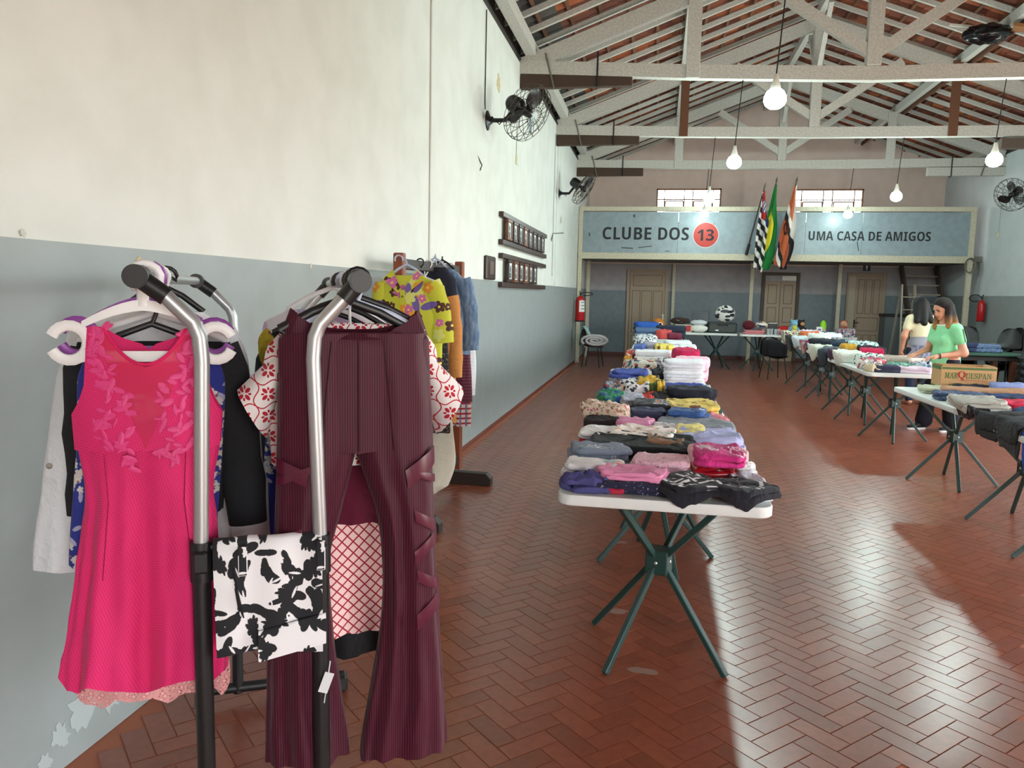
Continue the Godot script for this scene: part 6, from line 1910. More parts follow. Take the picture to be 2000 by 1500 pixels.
func racks() -> void:
	weave_maps()
	# tubular rack seen end on
	var o := thing("clothes_rack", "tubular double rail clothes rack with silver uprights and black caps", "clothes rack", RO, RT)
	var silver := mat("b5b8ba", 0.42, 0.8); var blk := mat("141517", 0.45)
	for e in [0.0, -1.22]:
		for s in [-1.0, 1.0]:
			var xb: float = 0.01 + s * 0.118
			var b := MB.new()
			b.tube([Vector3(xb + 0.012 * s, 1.02, e), Vector3(xb, 1.44, e), Vector3(xb + s * 0.004, 1.49, e), Vector3(xb + s * 0.016, 1.52, e), Vector3(xb + s * 0.075, 1.583, e)], 0.0165, 14)
			part("upright", b, silver, o)
			b = MB.new(); b.tube([Vector3(xb + s * 0.068, 1.575, e), Vector3(s * 0.232, 1.617, e)], 0.0205, 14)
			b.tube([Vector3(s * 0.232, 1.617, e + 0.03), Vector3(s * 0.232, 1.617, e - 0.03)], 0.0255, 20)
			b.tube([Vector3(s * 0.232, 1.617, e + 0.033), Vector3(s * 0.232, 1.617, e + 0.02)], 0.0225, 20)
			part("elbow_cap", b, blk, o)
			b = MB.new(); b.tube([Vector3(xb + 0.012 * s, 0.04, e), Vector3(xb + 0.012 * s, 1.0, e)], 0.02, 14)
			b.tube([Vector3(xb + 0.012 * s, 0.94, e), Vector3(xb + 0.012 * s, 1.03, e)], 0.0245, 14)
			part("lower_post", b, blk, o)
			b = MB.new(); b.box(Vector3(xb + 0.012 * s, 0.99, e + 0.024), Vector3(0.03, 0.05, 0.02), Basis.IDENTITY, 0.005)
			part("clamp", b, blk, o)
		var f := MB.new(); f.tube([Vector3(-0.26, 0.06, e), Vector3(0.28, 0.06, e)], 0.02, 10)
		for s in [-1.0, 1.0]: f.box(Vector3(0.01 + s * 0.26, 0.035, e), Vector3(0.05, 0.07, 0.06), Basis.IDENTITY, 0.012)
		part("foot", f, blk, o)
		f = MB.new(); f.tube([Vector3(-0.12, 1.018, e), Vector3(0.14, 1.018, e)], 0.012, 10)
		part("cross_tube", f, blk, o)
	for s in [-1.0, 1.0]:
		var b := MB.new(); b.tube([Vector3(s * 0.232, 1.617, 0), Vector3(s * 0.232, 1.617, -1.22)], 0.014, 12)
		part("rail", b, silver, o)
	white_hanger(-0.1, "eceef0", "thick white plastic hanger holding the hot pink dress", 1.512, 1.0)
	white_hanger(-0.15, "8f479f", "purple plastic hanger just behind the white one", 1.52, 0.96)
	# shorts folded over the cross tube
	o = thing("shorts", "black and white brushstroke print shorts folded over the rack's cross tube", "shorts", on_rack(0.0), RT)
	var b := MB.new()
	var rows := []
	for q in [[0.76, -0.035], [0.9, -0.032], [1.0, -0.028], [1.03, -0.018], [1.037, 0.0], [1.03, 0.02], [1.0, 0.03], [0.9, 0.036], [0.77, 0.038], [0.765, 0.03]]:
		var row := PackedVector3Array()
		for k in 15:
			var t := k / 14.0
			row.append(Vector3(lerpf(-0.094, 0.143, t) + 0.02 * (1.03 - q[0]) * (1 - t), q[0] + 0.01 * sin(t * 5.0) * (1.04 - q[0]) * 3.0, q[1] + 0.004 * sin(t * 14.0)))
		rows.append(row)
	b.loft(rows, false, false, false, 1, 1, true)
	part("folded_body", b, gm.M_strokes, o)
	b = MB.new()
	rows = []
	for q in [[0.845, 0.043], [0.84, 0.05], [0.79, 0.052], [0.773, 0.048]]:
		var row := PackedVector3Array()
		for k in 9:
			var t := k / 8.0
			row.append(Vector3(lerpf(0.0, 0.15, t), q[0] + 0.03 * t - 0.02, q[1]))
		rows.append(row)
	b.loft(rows, false, false, false, 1, 1, true)
	part("turned_hem", b, gm.M_strokes, o)
	b = MB.new(); b.beam(Vector3(-0.055, 0.99, 0.036), Vector3(-0.03, 0.86, 0.042), 0.003, 0.004, Vector3.BACK)
	b.tube([Vector3(-0.045, 0.93, 0.045), Vector3(-0.038, 0.88, 0.046)], 0.003, 6)
	part("zip", b, mat("17181c", 0.3, 0.6), o)
	for k in 2:
		b = MB.new(); b.box(Vector3(-0.03 + k * 0.17, 0.99, 0.035), Vector3(0.02, 0.07, 0.006), Basis.IDENTITY, 0.002)
		part("belt_loop", b, gm.M_strokes, o)
	blob("scarf", "small yellow patterned scarf poking out left of the burgundy trousers", "scarf", on_rack(-0.5) + Vector3(0.02, 1.38, 0.0), Vector3(0.02, 0.05, 0.03), cotton("b9a82c", "brownprint"), 77, 0.3)
	# wooden rack along the wall
	o = thing("wooden_rack", "dark brown wooden clothes rack standing along the left wall", "clothes rack", Vector3(-1.635, 0, -5.6), -0.045)
	var wood := blotchy("rack_wood", "8a4426", grain, 0.5, 0.45); var dk := blotchy("rack_dark", "2e211c", grain, 0.5, 0.55)
	for s in [1.0, -1.0]:
		b = MB.new(); b.box(Vector3(0, 0.98, s * 0.67), Vector3(0.07, 1.72, 0.06), Basis.IDENTITY, 0.008)
		part("post", b, wood, o)
		b = MB.new(); b.prism(PackedVector2Array([Vector2(-0.2, 0), Vector2(0.3, 0), Vector2(0.3, 0.06), Vector2(0.26, 0.1), Vector2(-0.16, 0.1), Vector2(-0.2, 0.06)]), 0.08, Transform3D(Basis.IDENTITY, Vector3(0, 0, s * 0.67)))
		part("foot", b, dk, o)
	b = MB.new(); b.box(Vector3(0, 1.77, 0), Vector3(0.03, 0.07, 1.34), Basis.IDENTITY, 0.006)
	part("top_rail", b, dk, o)
	b = MB.new(); b.box(Vector3(0, 0.2, 0), Vector3(0.04, 0.09, 1.34), Basis.IDENTITY, 0.006)
	part("stretcher", b, dk, o)
	ga("dress", "hot pink textured sleeveless dress hanging nearest on the left rail", "dress", -0.10, [[1.317, -0.231, 0.158], [1.234, -0.232, 0.150], [1.144, -0.235, 0.137], [1.065, -0.236, 0.144], [0.893, -0.245, 0.163], [0.680, -0.255, 0.187]], 0.070, 6, 0.034, "M_pink")
	ga("slip", "pale pink lace slip hem showing below the hot pink dress", "slip", -0.14, [[1.140, -0.238, 0.116], [0.814, -0.243, 0.149], [0.684, -0.242, 0.169], [0.616, -0.244, 0.172]], 0.040, 6, 0.012, "M_lace")
	ga("dress", "royal blue floral dress right behind the hot pink one", "dress", -0.20, [[1.438, -0.236, 0.146], [1.376, -0.237, 0.163], [1.240, -0.243, 0.163], [1.101, -0.256, 0.166], [0.929, -0.273, 0.165]], 0.060, 5, 0.012, "M_bluefloral")
	ga("blouse", "black long sleeved top hanging behind the blue floral dress", "blouse", -0.29, [[1.459, -0.242, 0.176], [1.392, -0.246, 0.191], [1.158, -0.250, 0.178], [1.025, -0.255, 0.168]], 0.060, 4, 0.010, "M_black")
	ga("coat", "long white coat hanging at the back of the left rail", "coat", -0.45, [[1.530, -0.247, 0.107], [1.486, -0.269, 0.195], [1.377, -0.276, 0.226], [1.125, -0.293, 0.251], [0.847, -0.315, 0.268]], 0.080, 5, 0.018, "M_white")
	ga("trousers", "burgundy ribbed velvet flared trousers hanging nearest on the right rail", "trousers", -0.07, [[1.499, 0.232, 0.165], [1.482, 0.229, 0.177], [1.373, 0.231, 0.180], [1.216, 0.232, 0.187]], 0.050, 4, 0.004, "M_velvet")
	ga("blouse", "white blouse with red leaf print behind the burgundy trousers", "blouse", -0.17, [[1.514, 0.236, 0.164], [1.452, 0.234, 0.210], [1.375, 0.229, 0.213], [1.164, 0.232, 0.201]], 0.060, 4, 0.008, "M_redleaf")
	ga("blouse", "dark crimson velvet top glimpsed between the trouser legs", "blouse", -0.25, [[1.500, 0.242, 0.145], [1.420, 0.250, 0.179], [1.146, 0.243, 0.174], [0.989, 0.241, 0.174]], 0.060, 4, 0.012, "M_crimson")
	ga("skirt", "white skirt with red diamond lattice between the trouser legs", "skirt", -0.33, [[1.005, 0.254, 0.133], [0.836, 0.251, 0.152], [0.653, 0.252, 0.175]], 0.060, 4, 0.016, "M_lattice")
	ga("dress", "long black dress with curved hem behind the lattice skirt", "dress", -0.42, [[1.492, 0.256, 0.128], [1.317, 0.243, 0.171], [0.958, 0.248, 0.153], [0.550, 0.258, 0.160]], 0.060, 4, 0.018, "M_black")
	ga("dress", "royal blue floral wrap hanging behind the black dress", "dress", -0.55, [[1.485, 0.223, 0.149], [1.363, 0.216, 0.187], [1.083, 0.204, 0.200], [0.812, 0.198, 0.208]], 0.060, 4, 0.014, "M_bluefloral")
	ga("blouse", "white blouse with lilac tie dye deep on the right rail", "blouse", -0.70, [[1.534, 0.217, 0.141], [1.494, 0.207, 0.200], [1.381, 0.210, 0.215], [1.217, 0.209, 0.199]], 0.060, 4, 0.012, "M_lilac")
	ga("blouse", "black blouse in shadow at the left of the right rail", "blouse", -0.62, [[1.466, 0.190, 0.159], [1.388, 0.182, 0.199], [1.150, 0.186, 0.212], [0.971, 0.192, 0.206]], 0.060, 4, 0.012, "M_black")
	gb("shirt", "lime green shirt with pink, brown and violet flowers on the wooden rack", "shirt", -4.84, [[1.693, -1.585, 0.112], [1.635, -1.580, 0.210], [1.492, -1.578, 0.236], [1.196, -1.568, 0.222], [0.828, -1.569, 0.221]], 0.070, 4, 0.008, "M_lime")
	gb("blouse", "black and cream lace blouse behind the lime flowered shirt", "blouse", -5.30, [[1.625, -1.679, 0.149], [1.339, -1.678, 0.232], [0.905, -1.660, 0.242], [0.604, -1.635, 0.228]], 0.060, 4, 0.010, "M_blacklace")
	gb("blouse", "orange tan long sleeved top in the middle of the wooden rack", "blouse", -5.50, [[1.627, -1.669, 0.150], [1.406, -1.653, 0.212], [1.108, -1.633, 0.204], [0.647, -1.615, 0.199]], 0.070, 4, 0.012, "M_orange")
	gb("jacket", "blue denim jacket hanging on the wooden rack", "jacket", -5.75, [[1.761, -1.606, 0.095], [1.688, -1.622, 0.191], [1.477, -1.618, 0.222], [1.129, -1.596, 0.213]], 0.090, 4, 0.012, "M_denim")
	gb("blouse", "black short top with navy collar between flowered shirt and denim", "blouse", -5.62, [[1.772, -1.628, 0.090], [1.686, -1.634, 0.166], [1.328, -1.631, 0.187], [1.099, -1.630, 0.178]], 0.060, 4, 0.010, "M_navy")
	gb("sweater", "burgundy horizontally ribbed sweater behind the denim jacket", "sweater", -5.95, [[1.693, -1.616, 0.103], [1.474, -1.620, 0.159], [1.075, -1.584, 0.162], [0.734, -1.576, 0.175]], 0.070, 4, 0.014, "M_ribbed")
	gb("blouse", "white blouse hanging last on the wooden rack", "blouse", -6.12, [[1.696, -1.630, 0.095], [1.390, -1.625, 0.157], [1.061, -1.591, 0.170], [0.769, -1.591, 0.167]], 0.060, 4, 0.012, "M_white")
	gb("dress", "red white and blue patchwork dress low behind the ribbed sweater", "dress", -6.05, [[1.311, -1.607, 0.095], [0.820, -1.582, 0.131], [0.529, -1.568, 0.134]], 0.060, 4, 0.012, "M_patch")
	gb("trousers", "off white trousers hanging low at the right end of the wooden rack", "trousers", -5.40, [[0.672, -1.581, 0.161], [0.371, -1.567, 0.174], [0.199, -1.584, 0.140], [0.132, -1.615, 0.078]], 0.070, 3, 0.012, "M_offwhite")

# a body as joined tapered capsules ["c", a, b, ra, rb] and ellipsoids ["e", centre, radii], skinned with surface nets
func skin(prims: Array, cell: float, k: float, tint: Callable) -> MB:
	var lo := Vector3.INF; var hi := -Vector3.INF
	for p in prims:
		var r: Vector3 = Vector3.ONE * maxf(p[3], p[4]) if p[0] == "c" else p[2]
		for q: Vector3 in ([p[1], p[2]] if p[0] == "c" else [p[1]]):
			lo = lo.min(q - r); hi = hi.max(q + r)
	lo -= Vector3.ONE * cell * 2; hi += Vector3.ONE * cell * 2
	var nx := int((hi.x - lo.x) / cell) + 2; var ny := int((hi.y - lo.y) / cell) + 2; var nzz := int((hi.z - lo.z) / cell) + 2
	var f := PackedFloat32Array(); f.resize(nx * ny * nzz); f.fill(1.0)
	for p in prims:
		var cap: bool = p[0] == "c"
		var a: Vector3 = p[1]
		var e: Vector3 = p[2] if cap else Vector3.ZERO
		var r: Vector3 = Vector3.ONE * maxf(p[3], p[4]) if cap else p[2]
		var m := Vector3.ONE * (k + cell * 2.5)
		var b0 := ((a.min(e) if cap else a) - r - m - lo) / cell
		var b1 := ((a.max(e) if cap else a) + r + m - lo) / cell
		var ba := e - a
		var bb := maxf(ba.length_squared(), 1e-9)
		var rm := minf(r.x, minf(r.y, r.z))
		for z in range(maxi(0, int(b0.z)), mini(nzz, int(b1.z) + 1)):
			for y in range(maxi(0, int(b0.y)), mini(ny, int(b1.y) + 1)):
				var id := (z * ny + y) * nx
				for x in range(maxi(0, int(b0.x)), mini(nx, int(b1.x) + 1)):
					var q: Vector3 = lo + Vector3(x, y, z) * cell - a
					var d: float
					if cap:
						var t := clampf(q.dot(ba) / bb, 0, 1)
						d = (q - ba * t).length() - lerpf(p[3], p[4], t)
					else:
						d = ((q / r).length() - 1.0) * rm
					var o := f[id + x]
					var h := maxf(k - absf(o - d), 0.0) / k
					f[id + x] = minf(o, d) - h * h * k * 0.25
	var b := MB.new()
	var vid := {}
	var off := [0, 1, nx, nx + 1, nx * ny, nx * ny + 1, nx * ny + nx, nx * ny + nx + 1]
	for z in nzz - 1:
		for y in ny - 1:
			for x in nx - 1:
				var id := (z * ny + y) * nx + x
				var s := 0
				for i in 8:
					if f[id + off[i]] < 0.0: s += 1
				if s == 0 or s == 8: continue
				var sum := Vector3.ZERO; var n := 0
				for ed in [[0, 1], [2, 3], [4, 5], [6, 7], [0, 2], [1, 3], [4, 6], [5, 7], [0, 4], [1, 5], [2, 6], [3, 7]]:
					var u := f[id + off[ed[0]]]; var w := f[id + off[ed[1]]]
					if (u < 0.0) != (w < 0.0):
						var t := u / (u - w)
						var c0 := Vector3(ed[0] & 1, (ed[0] >> 1) & 1, ed[0] >> 2); var c1 := Vector3(ed[1] & 1, (ed[1] >> 1) & 1, ed[1] >> 2)
						sum += c0.lerp(c1, t); n += 1
				var p := lo + (Vector3(x, y, z) + sum / n) * cell
				b.c = tint.call(p)
				vid[id] = b.vert(p, Vector2(p.x, -p.y))
	for id in vid:
		var x: int = id % nx; var y: int = (id / nx) % ny; var z: int = id / (nx * ny)
		for ax in 3:
			var st: int = [1, nx, nx * ny][ax]
			var u := f[id]; var w := f[id + st]
			if (u < 0.0) == (w < 0.0): continue
			var s1: int = [nx, nx * ny, 1][ax]; var s2: int = [nx * ny, 1, nx][ax]
			if not (vid.has(id - s1) and vid.has(id - s2) and vid.has(id - s1 - s2)): continue
			var q: Array = [vid[id], vid[id - s1], vid[id - s1 - s2], vid[id - s2]]
			if u < 0.0: b.tri(q[0], q[2], q[1]); b.tri(q[0], q[3], q[2])
			else: b.tri(q[0], q[1], q[2]); b.tri(q[0], q[2], q[3])
	return b

func vmat(rough: float, sss := 0.0) -> StandardMaterial3D:
	var m := StandardMaterial3D.new()
	m.vertex_color_use_as_albedo = true; m.roughness = rough
	if sss > 0: m.subsurf_scatter_enabled = true; m.subsurf_scatter_strength = sss
	return m

# five fingers from a palm; fwd along the hand, down towards the palm side, s which side the thumb is
func hand(wrist: Vector3, fwd: Vector3, down: Vector3, s: float, curl: float) -> Array:
	fwd = fwd.normalized(); down = (down - fwd * down.dot(fwd)).normalized()
	var side := fwd.cross(down) * s
	var out := [["c", wrist, wrist + fwd * 0.03, 0.022, 0.024]]
	for k in 4:
		var o := (1.5 - k) * 0.017
		out.append(["c", wrist + fwd * 0.02 + side * o * 0.6, wrist + fwd * 0.078 + side * o, 0.014, 0.0115])
	var ln := [0.036, 0.042, 0.038, 0.03]
	for k in 4:
		var o := (1.5 - k) * 0.0195
		var p := wrist + fwd * 0.08 + side * o
		var d := (fwd + down * curl * 0.5).normalized()
		var q: Vector3 = p + d * ln[k]
		var d2: Vector3 = (fwd + down * curl * 1.6).normalized()
		out.append(["c", p, q, 0.0095, 0.0085]); out.append(["c", q, q + d2 * ln[k] * 0.75, 0.0085, 0.007])
	var th := wrist + fwd * 0.02 + side * 0.02
	var t1 := th + (fwd * 0.6 + side * 0.7 + down * 0.3).normalized() * 0.042
	out.append(["c", th, t1, 0.013, 0.0105]); out.append(["c", t1, t1 + (fwd + side * 0.15 + down * 0.4).normalized() * 0.032, 0.0105, 0.008])
	return out

func join(a: MB, b: MB) -> void:
	var n := a.v.size()
	a.v.append_array(b.v); a.uv.append_array(b.uv); a.col.append_array(b.col)
	for i in b.ix: a.ix.append(i + n)

func shoe(at: Vector3, turn: float, o: Node3D) -> void:
	var bs := Basis(Vector3.UP, turn)
	var b := MB.new()
	var rows := []
	for q in [[-0.08, 0.025, 0.06], [-0.06, 0.036, 0.085], [0.0, 0.038, 0.085], [0.06, 0.042, 0.06], [0.12, 0.044, 0.045], [0.165, 0.03, 0.035], [0.178, 0.008, 0.025]]:
		var row := PackedVector3Array()
		for k in 14:
			var an := -TAU * k / 14.0
			row.append(at + bs * Vector3(cos(an) * q[1], 0.02 + maxf(0.0, (0.5 + 0.5 * sin(an))) * q[2], q[0]))
		rows.append(row)
	b.loft(rows, true, true, true)
	part("shoe", b, mat("15151a", 0.6), o)
	b = MB.new()
	var ol := PackedVector2Array()
	for k in 20:
		var an := TAU * k / 20.0
		ol.append(Vector2(cos(an) * 0.046 * (1.0 if sin(an) > -0.2 else 0.85), 0.05 + sin(an) * 0.135))
	b.prism(ol, 0.024, Transform3D(bs * Basis(Vector3.RIGHT, PI / 2), at + Vector3(0, 0.013, 0)))
	part("sole", b, mat("d8d8d6", 0.6), o)

func people() -> void:
	var fair := Color("c98f74").srgb_to_linear(); var lip := Color("a8544c").srgb_to_linear(); var brow := Color("3a2620").srgb_to_linear()
	# --- the woman in green, sorting clothes at the right row
	var o := thing("person", "woman in light green short sleeved tunic and dark trousers sorting clothes", "person", Vector3(3.5, 0, -10.48), -1.17)
	var L := 1.0; var hc := Vector3(0, 1.5, 0.09)
	var lw := Vector3(0.15, 0.935, 0.23); var rw := Vector3(-0.09, 0.945, 0.33)
	var body := skin([
		["c", Vector3(0, 0.9, -0.02), Vector3(0, 1.12, -0.01), 0.12, 0.115], ["c", Vector3(0, 1.12, -0.01), Vector3(0, 1.26, 0.0), 0.115, 0.1],
		["c", Vector3(-0.13, 1.28, 0.0), Vector3(0.13, 1.28, 0.0), 0.06, 0.06], ["c", Vector3(0, 1.3, 0.01), Vector3(0, 1.42, 0.06), 0.058, 0.05],
		["c", Vector3(0.165, 1.27, -0.01), Vector3(0.225, 0.985, -0.08), 0.056, 0.046], ["c", Vector3(0.225, 0.985, -0.08), lw, 0.044, 0.028],
		["c", Vector3(-0.165, 1.27, 0.0), Vector3(-0.22, 1.01, 0.04), 0.056, 0.045], ["c", Vector3(-0.22, 1.01, 0.04), rw, 0.043, 0.028],
		["c", Vector3(0.09, 0.88, -0.02), Vector3(0.1, 0.47, -0.02), 0.1, 0.062], ["c", Vector3(0.1, 0.47, -0.02), Vector3(0.1, 0.09, -0.1), 0.058, 0.038],
		["c", Vector3(-0.09, 0.88, -0.02), Vector3(-0.1, 0.47, 0.08), 0.1, 0.062], ["c", Vector3(-0.1, 0.47, 0.08), Vector3(-0.1, 0.09, 0.14), 0.058, 0.038],
	], 0.016, 0.04, func(_p): return fair)
	var tilt := Basis(Vector3.RIGHT, 0.42)
	var hp := func(v: Vector3) -> Vector3: return hc + tilt * v
	var face_tint := func(p: Vector3) -> Color:
		var q: Vector3 = tilt.inverse() * (p - hc)
		if q.z > 0.06 and absf(q.y + 0.062) < 0.008 and absf(q.x) < 0.024: return lip
		if q.z > 0.055 and absf(q.y - 0.028) < 0.006 and absf(absf(q.x) - 0.033) < 0.017: return brow
		if q.z > 0.05 and absf(q.y - 0.006) < 0.007 and absf(absf(q.x) - 0.032) < 0.011: return brow.lerp(Color.BLACK, 0.4)
		return fair
	var head := skin([
		["e", hp.call(Vector3(0, 0.03, -0.01)), Vector3(0.076, 0.095, 0.092)], ["e", hp.call(Vector3(0, -0.045, 0.022)), Vector3(0.056, 0.068, 0.062)],
		["c", hp.call(Vector3(0, 0.01, 0.078)), hp.call(Vector3(0, -0.028, 0.097)), 0.009, 0.013], ["e", hp.call(Vector3(0, -0.062, 0.072)), Vector3(0.022, 0.011, 0.012)],
		["e", hp.call(Vector3(0, -0.1, 0.06)), Vector3(0.022, 0.016, 0.018)], ["e", hp.call(Vector3(0.078, 0.0, -0.01)), Vector3(0.012, 0.03, 0.018)], ["e", hp.call(Vector3(-0.078, 0.0, -0.01)), Vector3(0.012, 0.03, 0.018)],
		["e", hp.call(Vector3(0.033, 0.03, 0.07)), Vector3(0.022, 0.008, 0.012)], ["e", hp.call(Vector3(-0.033, 0.03, 0.07)), Vector3(0.022, 0.008, 0.012)],
		["c", hp.call(Vector3(0, -0.08, -0.02)), Vector3(0, 1.36, 0.03), 0.05, 0.052]], 0.007, 0.018, face_tint)
	join(body, head)
	join(body, skin([["c", Vector3(0.225, 0.985, -0.08).lerp(lw, 0.85), lw, 0.03, 0.027]] + hand(lw, Vector3(-0.25, -0.12, 0.9), Vector3(0, -1, 0.1), 1.0, 0.8), 0.005, 0.01, func(_p): return fair))
	join(body, skin([["c", Vector3(-0.22, 1.01, 0.04).lerp(rw, 0.85), rw, 0.03, 0.027]] + hand(rw, Vector3(0.2, -0.15, 0.9), Vector3(0, -1, 0.1), -1.0, 0.9), 0.005, 0.01, func(_p): return fair))
	part("body", body, vmat(0.55, 0.1), o)
	var green := Color("8cd8a2").srgb_to_linear()
	var tun := skin([
		["c", Vector3(0, 0.74, -0.02), Vector3(0, 0.95, -0.02), 0.155, 0.14], ["c", Vector3(0.05, 0.74, -0.02), Vector3(0.04, 0.92, -0.03), 0.145, 0.13], ["c", Vector3(-0.05, 0.74, -0.02), Vector3(-0.04, 0.92, -0.03), 0.145, 0.13],
		["c", Vector3(0, 0.95, -0.02), Vector3(0, 1.12, 0.0), 0.135, 0.128], ["c", Vector3(0, 1.12, 0), Vector3(0, 1.25, 0.0), 0.128, 0.105],
		["e", Vector3(0.065, 1.14, 0.095), Vector3(0.07, 0.065, 0.06)], ["e", Vector3(-0.065, 1.14, 0.095), Vector3(0.07, 0.065, 0.06)],
		["c", Vector3(-0.14, 1.275, 0.0), Vector3(0.14, 1.275, 0.0), 0.068, 0.068],
		["c", Vector3(0.165, 1.265, -0.01), Vector3(0.2, 1.13, -0.045), 0.066, 0.062], ["c", Vector3(-0.165, 1.265, 0.0), Vector3(-0.195, 1.13, 0.02), 0.066, 0.062],
	], 0.014, 0.04, func(_p): return green)
	part("tunic", tun, vmat(0.85), o)
	for k in 2:
		var b := MB.new()
		b.beam(Vector3(0.232, 1.275, -0.03 - 0.04 * k), Vector3(0.266, 1.12, -0.05 - 0.045 * k), 0.008, 0.008, Vector3.RIGHT)
		part("sleeve_stripe", b, mat("16201c", 0.7), o)
	var b2 := MB.new()
	var pts := []
	for k in 17:
		var an := TAU * k / 16.0
		pts.append(Vector3(cos(an) * 0.095, 1.325 - 0.02 * sin(an), 0.02 + sin(an) * 0.075))
	b2.tube(pts, 0.011, 6, false)
	part("neck_trim", b2, mat("d8efdc", 0.8), o)
	part("shoulder_cutout", skin([["e", Vector3(0.14, 1.334, 0.012), Vector3(0.05, 0.014, 0.03)]], 0.006, 0.01, func(_p): return fair), vmat(0.55), o)
	var dark := Color("14151d").srgb_to_linear()
	part("trousers", skin([["c", Vector3(0.09, 0.85, -0.02), Vector3(0.1, 0.47, -0.02), 0.11, 0.078], ["c", Vector3(0.1, 0.47, -0.02), Vector3(0.1, 0.12, -0.1), 0.076, 0.1], ["c", Vector3(-0.09, 0.85, -0.02), Vector3(-0.1, 0.47, 0.08), 0.11, 0.078], ["c", Vector3(-0.1, 0.47, 0.08), Vector3(-0.1, 0.12, 0.13), 0.076, 0.1]], 0.016, 0.03, func(_p): return dark), vmat(0.9), o)
	shoe(Vector3(0.1, 0, -0.08), 0.25, o); shoe(Vector3(-0.1, 0, 0.18), 0.0, o)
	var h0 := Color("120a07").srgb_to_linear(); var h1 := Color("b5824a").srgb_to_linear()
	part("hair", skin([
		["e", hp.call(Vector3(0, 0.055, -0.03)), Vector3(0.092, 0.09, 0.098)], ["e", hp.call(Vector3(0, 0.0, -0.06)), Vector3(0.09, 0.11, 0.06)],
		["c", hp.call(Vector3(0.075, 0.02, -0.035)), Vector3(0.105, 1.3, 0.06), 0.035, 0.035], ["c", hp.call(Vector3(-0.075, 0.02, -0.035)), Vector3(-0.105, 1.28, 0.07), 0.035, 0.035],
		["c", hp.call(Vector3(0, 0.0, -0.08)), Vector3(0, 1.3, -0.09), 0.07, 0.06], ["c", hp.call(Vector3(0.06, 0, -0.07)), Vector3(0.09, 1.27, -0.06), 0.05, 0.045], ["c", hp.call(Vector3(-0.06, 0, -0.07)), Vector3(-0.09, 1.27, -0.06), 0.05, 0.045]],
		0.01, 0.03, func(p: Vector3): return h0.lerp(h1, clampf((1.45 - p.y) / 0.2, 0, 1))), vmat(0.75), o)
	b2 = MB.new()
	var wd := (lw - Vector3(0.225, 0.985, -0.08)).normalized()
	b2.tube([lw - wd * 0.035, lw - wd * 0.015], 0.034, 14)
	part("watch", b2, mat("2a1a16", 0.4), o)
	# --- the woman behind her, back turned
	o = thing("person", "dark haired woman in cream tee and grey wrap seen from behind", "person", Vector3(3.97, 0, -13.0), PI + 0.25)
	var hc2 := Vector3(0, 1.54, 0.07)
	var rw2 := Vector3(0.24, 0.82, 0.05); var lw2 := Vector3(-0.2, 0.9, 0.25)
	body = skin([
		["c", Vector3(0, 0.92, -0.02), Vector3(0, 1.15, -0.01), 0.125, 0.12], ["c", Vector3(0, 1.15, -0.01), Vector3(0, 1.3, 0.0), 0.12, 0.1], ["c", Vector3(-0.13, 1.33, 0), Vector3(0.13, 1.33, 0), 0.06, 0.06], ["c", Vector3(0, 1.34, 0.01), Vector3(0, 1.46, 0.05), 0.055, 0.05],
		["c", Vector3(0.17, 1.32, 0), Vector3(0.26, 1.06, -0.03), 0.056, 0.045], ["c", Vector3(0.26, 1.06, -0.03), rw2, 0.043, 0.028], ["c", Vector3(-0.17, 1.32, 0), Vector3(-0.23, 1.06, 0.0), 0.056, 0.045], ["c", Vector3(-0.23, 1.06, 0.0), lw2, 0.043, 0.028],
		["c", Vector3(0.09, 0.88, -0.02), Vector3(0.1, 0.47, 0), 0.1, 0.062], ["c", Vector3(0.1, 0.47, 0), Vector3(0.1, 0.08, -0.02), 0.058, 0.036], ["c", Vector3(-0.09, 0.88, -0.02), Vector3(-0.1, 0.47, 0), 0.1, 0.062], ["c", Vector3(-0.1, 0.47, 0), Vector3(-0.1, 0.08, -0.02), 0.058, 0.036],
		["c", Vector3(0.1, 0.05, -0.04), Vector3(0.11, 0.03, 0.12), 0.036, 0.028], ["c", Vector3(-0.1, 0.05, -0.04), Vector3(-0.11, 0.03, 0.12), 0.036, 0.028]], 0.018, 0.04, func(_p): return fair)
	join(body, skin([["e", hc2 + Vector3(0, 0.02, 0), Vector3(0.075, 0.1, 0.092)], ["e", hc2 + Vector3(0, -0.06, 0.03), Vector3(0.055, 0.06, 0.06)], ["c", hc2 + Vector3(0, -0.01, 0.09), hc2 + Vector3(0, -0.03, 0.1), 0.01, 0.012], ["e", hc2 + Vector3(0.077, 0, 0), Vector3(0.012, 0.03, 0.018)], ["e", hc2 + Vector3(-0.077, 0, 0), Vector3(0.012, 0.03, 0.018)], ["c", hc2 + Vector3(0, -0.08, 0), Vector3(0, 1.42, 0.03), 0.05, 0.05]], 0.009, 0.018, func(_p): return fair))
	join(body, skin([["c", Vector3(0.26, 1.06, -0.03).lerp(rw2, 0.85), rw2, 0.03, 0.027]] + hand(rw2, Vector3(0.0, -0.95, 0.2), Vector3(-1, 0, 0.2), 1.0, 0.6), 0.005, 0.01, func(_p): return fair))
	join(body, skin([["c", Vector3(-0.23, 1.06, 0).lerp(lw2, 0.85), lw2, 0.03, 0.027]] + hand(lw2, Vector3(0.1, -0.2, 0.9), Vector3(0, -1, 0), -1.0, 0.8), 0.005, 0.01, func(_p): return fair))
	part("body", body, vmat(0.55, 0.1), o)
	var cream := Color("d8cfae").srgb_to_linear(); var grey := Color("8f909c").srgb_to_linear()
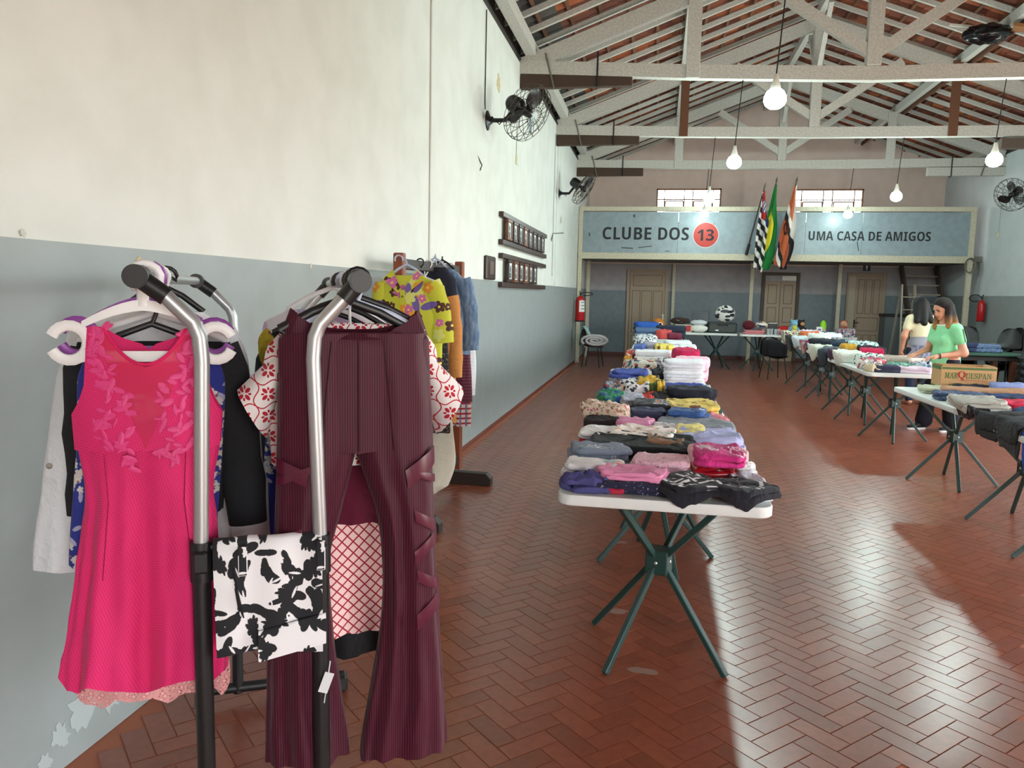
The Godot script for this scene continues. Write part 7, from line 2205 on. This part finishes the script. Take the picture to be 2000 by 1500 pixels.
	part("tee", skin([["c", Vector3(0, 1.08, -0.01), Vector3(0, 1.2, -0.01), 0.14, 0.132], ["c", Vector3(0, 1.2, 0), Vector3(0, 1.3, 0.0), 0.13, 0.105], ["c", Vector3(-0.14, 1.325, 0), Vector3(0.14, 1.325, 0), 0.068, 0.068], ["c", Vector3(0.17, 1.31, 0), Vector3(0.215, 1.19, -0.015), 0.068, 0.064], ["c", Vector3(-0.17, 1.31, 0), Vector3(-0.205, 1.19, 0), 0.068, 0.064]], 0.016, 0.04, func(_p): return cream), vmat(0.9), o)
	part("wrap_skirt", skin([["c", Vector3(0, 0.94, -0.02), Vector3(0, 1.02, -0.02), 0.15, 0.135], ["c", Vector3(0.07, 0.6, -0.01), Vector3(0.05, 0.92, -0.03), 0.14, 0.13], ["c", Vector3(-0.07, 0.6, -0.01), Vector3(-0.05, 0.92, -0.03), 0.14, 0.13], ["c", Vector3(0, 0.6, -0.02), Vector3(0, 0.9, -0.04), 0.14, 0.14]], 0.018, 0.04, func(p: Vector3): return grey.lerp(Color("3a4278").srgb_to_linear(), 0.7 if nz.get_noise_3d(p.x * 14, p.y * 14, p.z * 14) > 0.12 and p.y < 0.92 else 0.0)), vmat(0.9), o)
	part("trousers", skin([["c", Vector3(0.09, 0.85, -0.02), Vector3(0.1, 0.47, 0), 0.108, 0.075], ["c", Vector3(0.1, 0.47, 0), Vector3(0.1, 0.1, -0.02), 0.073, 0.06], ["c", Vector3(-0.09, 0.85, -0.02), Vector3(-0.1, 0.47, 0), 0.108, 0.075], ["c", Vector3(-0.1, 0.47, 0), Vector3(-0.1, 0.1, -0.02), 0.073, 0.06]], 0.018, 0.03, func(_p): return Color("1d2740").srgb_to_linear()), vmat(0.9), o)
	var blackh := Color("060506").srgb_to_linear()
	part("hair", skin([["e", hc2 + Vector3(0, 0.045, -0.02), Vector3(0.095, 0.1, 0.1)], ["c", hc2 + Vector3(0, 0, -0.06), Vector3(0.02, 1.27, -0.13), 0.09, 0.05], ["c", hc2 + Vector3(0.05, 0, -0.05), Vector3(0.12, 1.3, -0.1), 0.07, 0.045], ["c", hc2 + Vector3(-0.05, 0, -0.05), Vector3(-0.1, 1.3, -0.1), 0.07, 0.045]], 0.012, 0.03, func(_p): return blackh), vmat(0.7), o)
	# low dark cupboard behind them
	o = thing("cupboard", "low grey cabinet with dark top against the back wall behind the women", "cabinet", Vector3(5.75, 0, -20.55))
	b2 = MB.new(); b2.box(Vector3(0, 0.6, 0), Vector3(0.7, 1.2, 0.5), Basis.IDENTITY, 0.006); part("case", b2, mat("6d757a", 0.6), o)
	b2 = MB.new(); b2.box(Vector3(0, 1.235, 0), Vector3(0.74, 0.07, 0.54), Basis.IDENTITY, 0.008); part("top", b2, mat("17181b", 0.5), o)
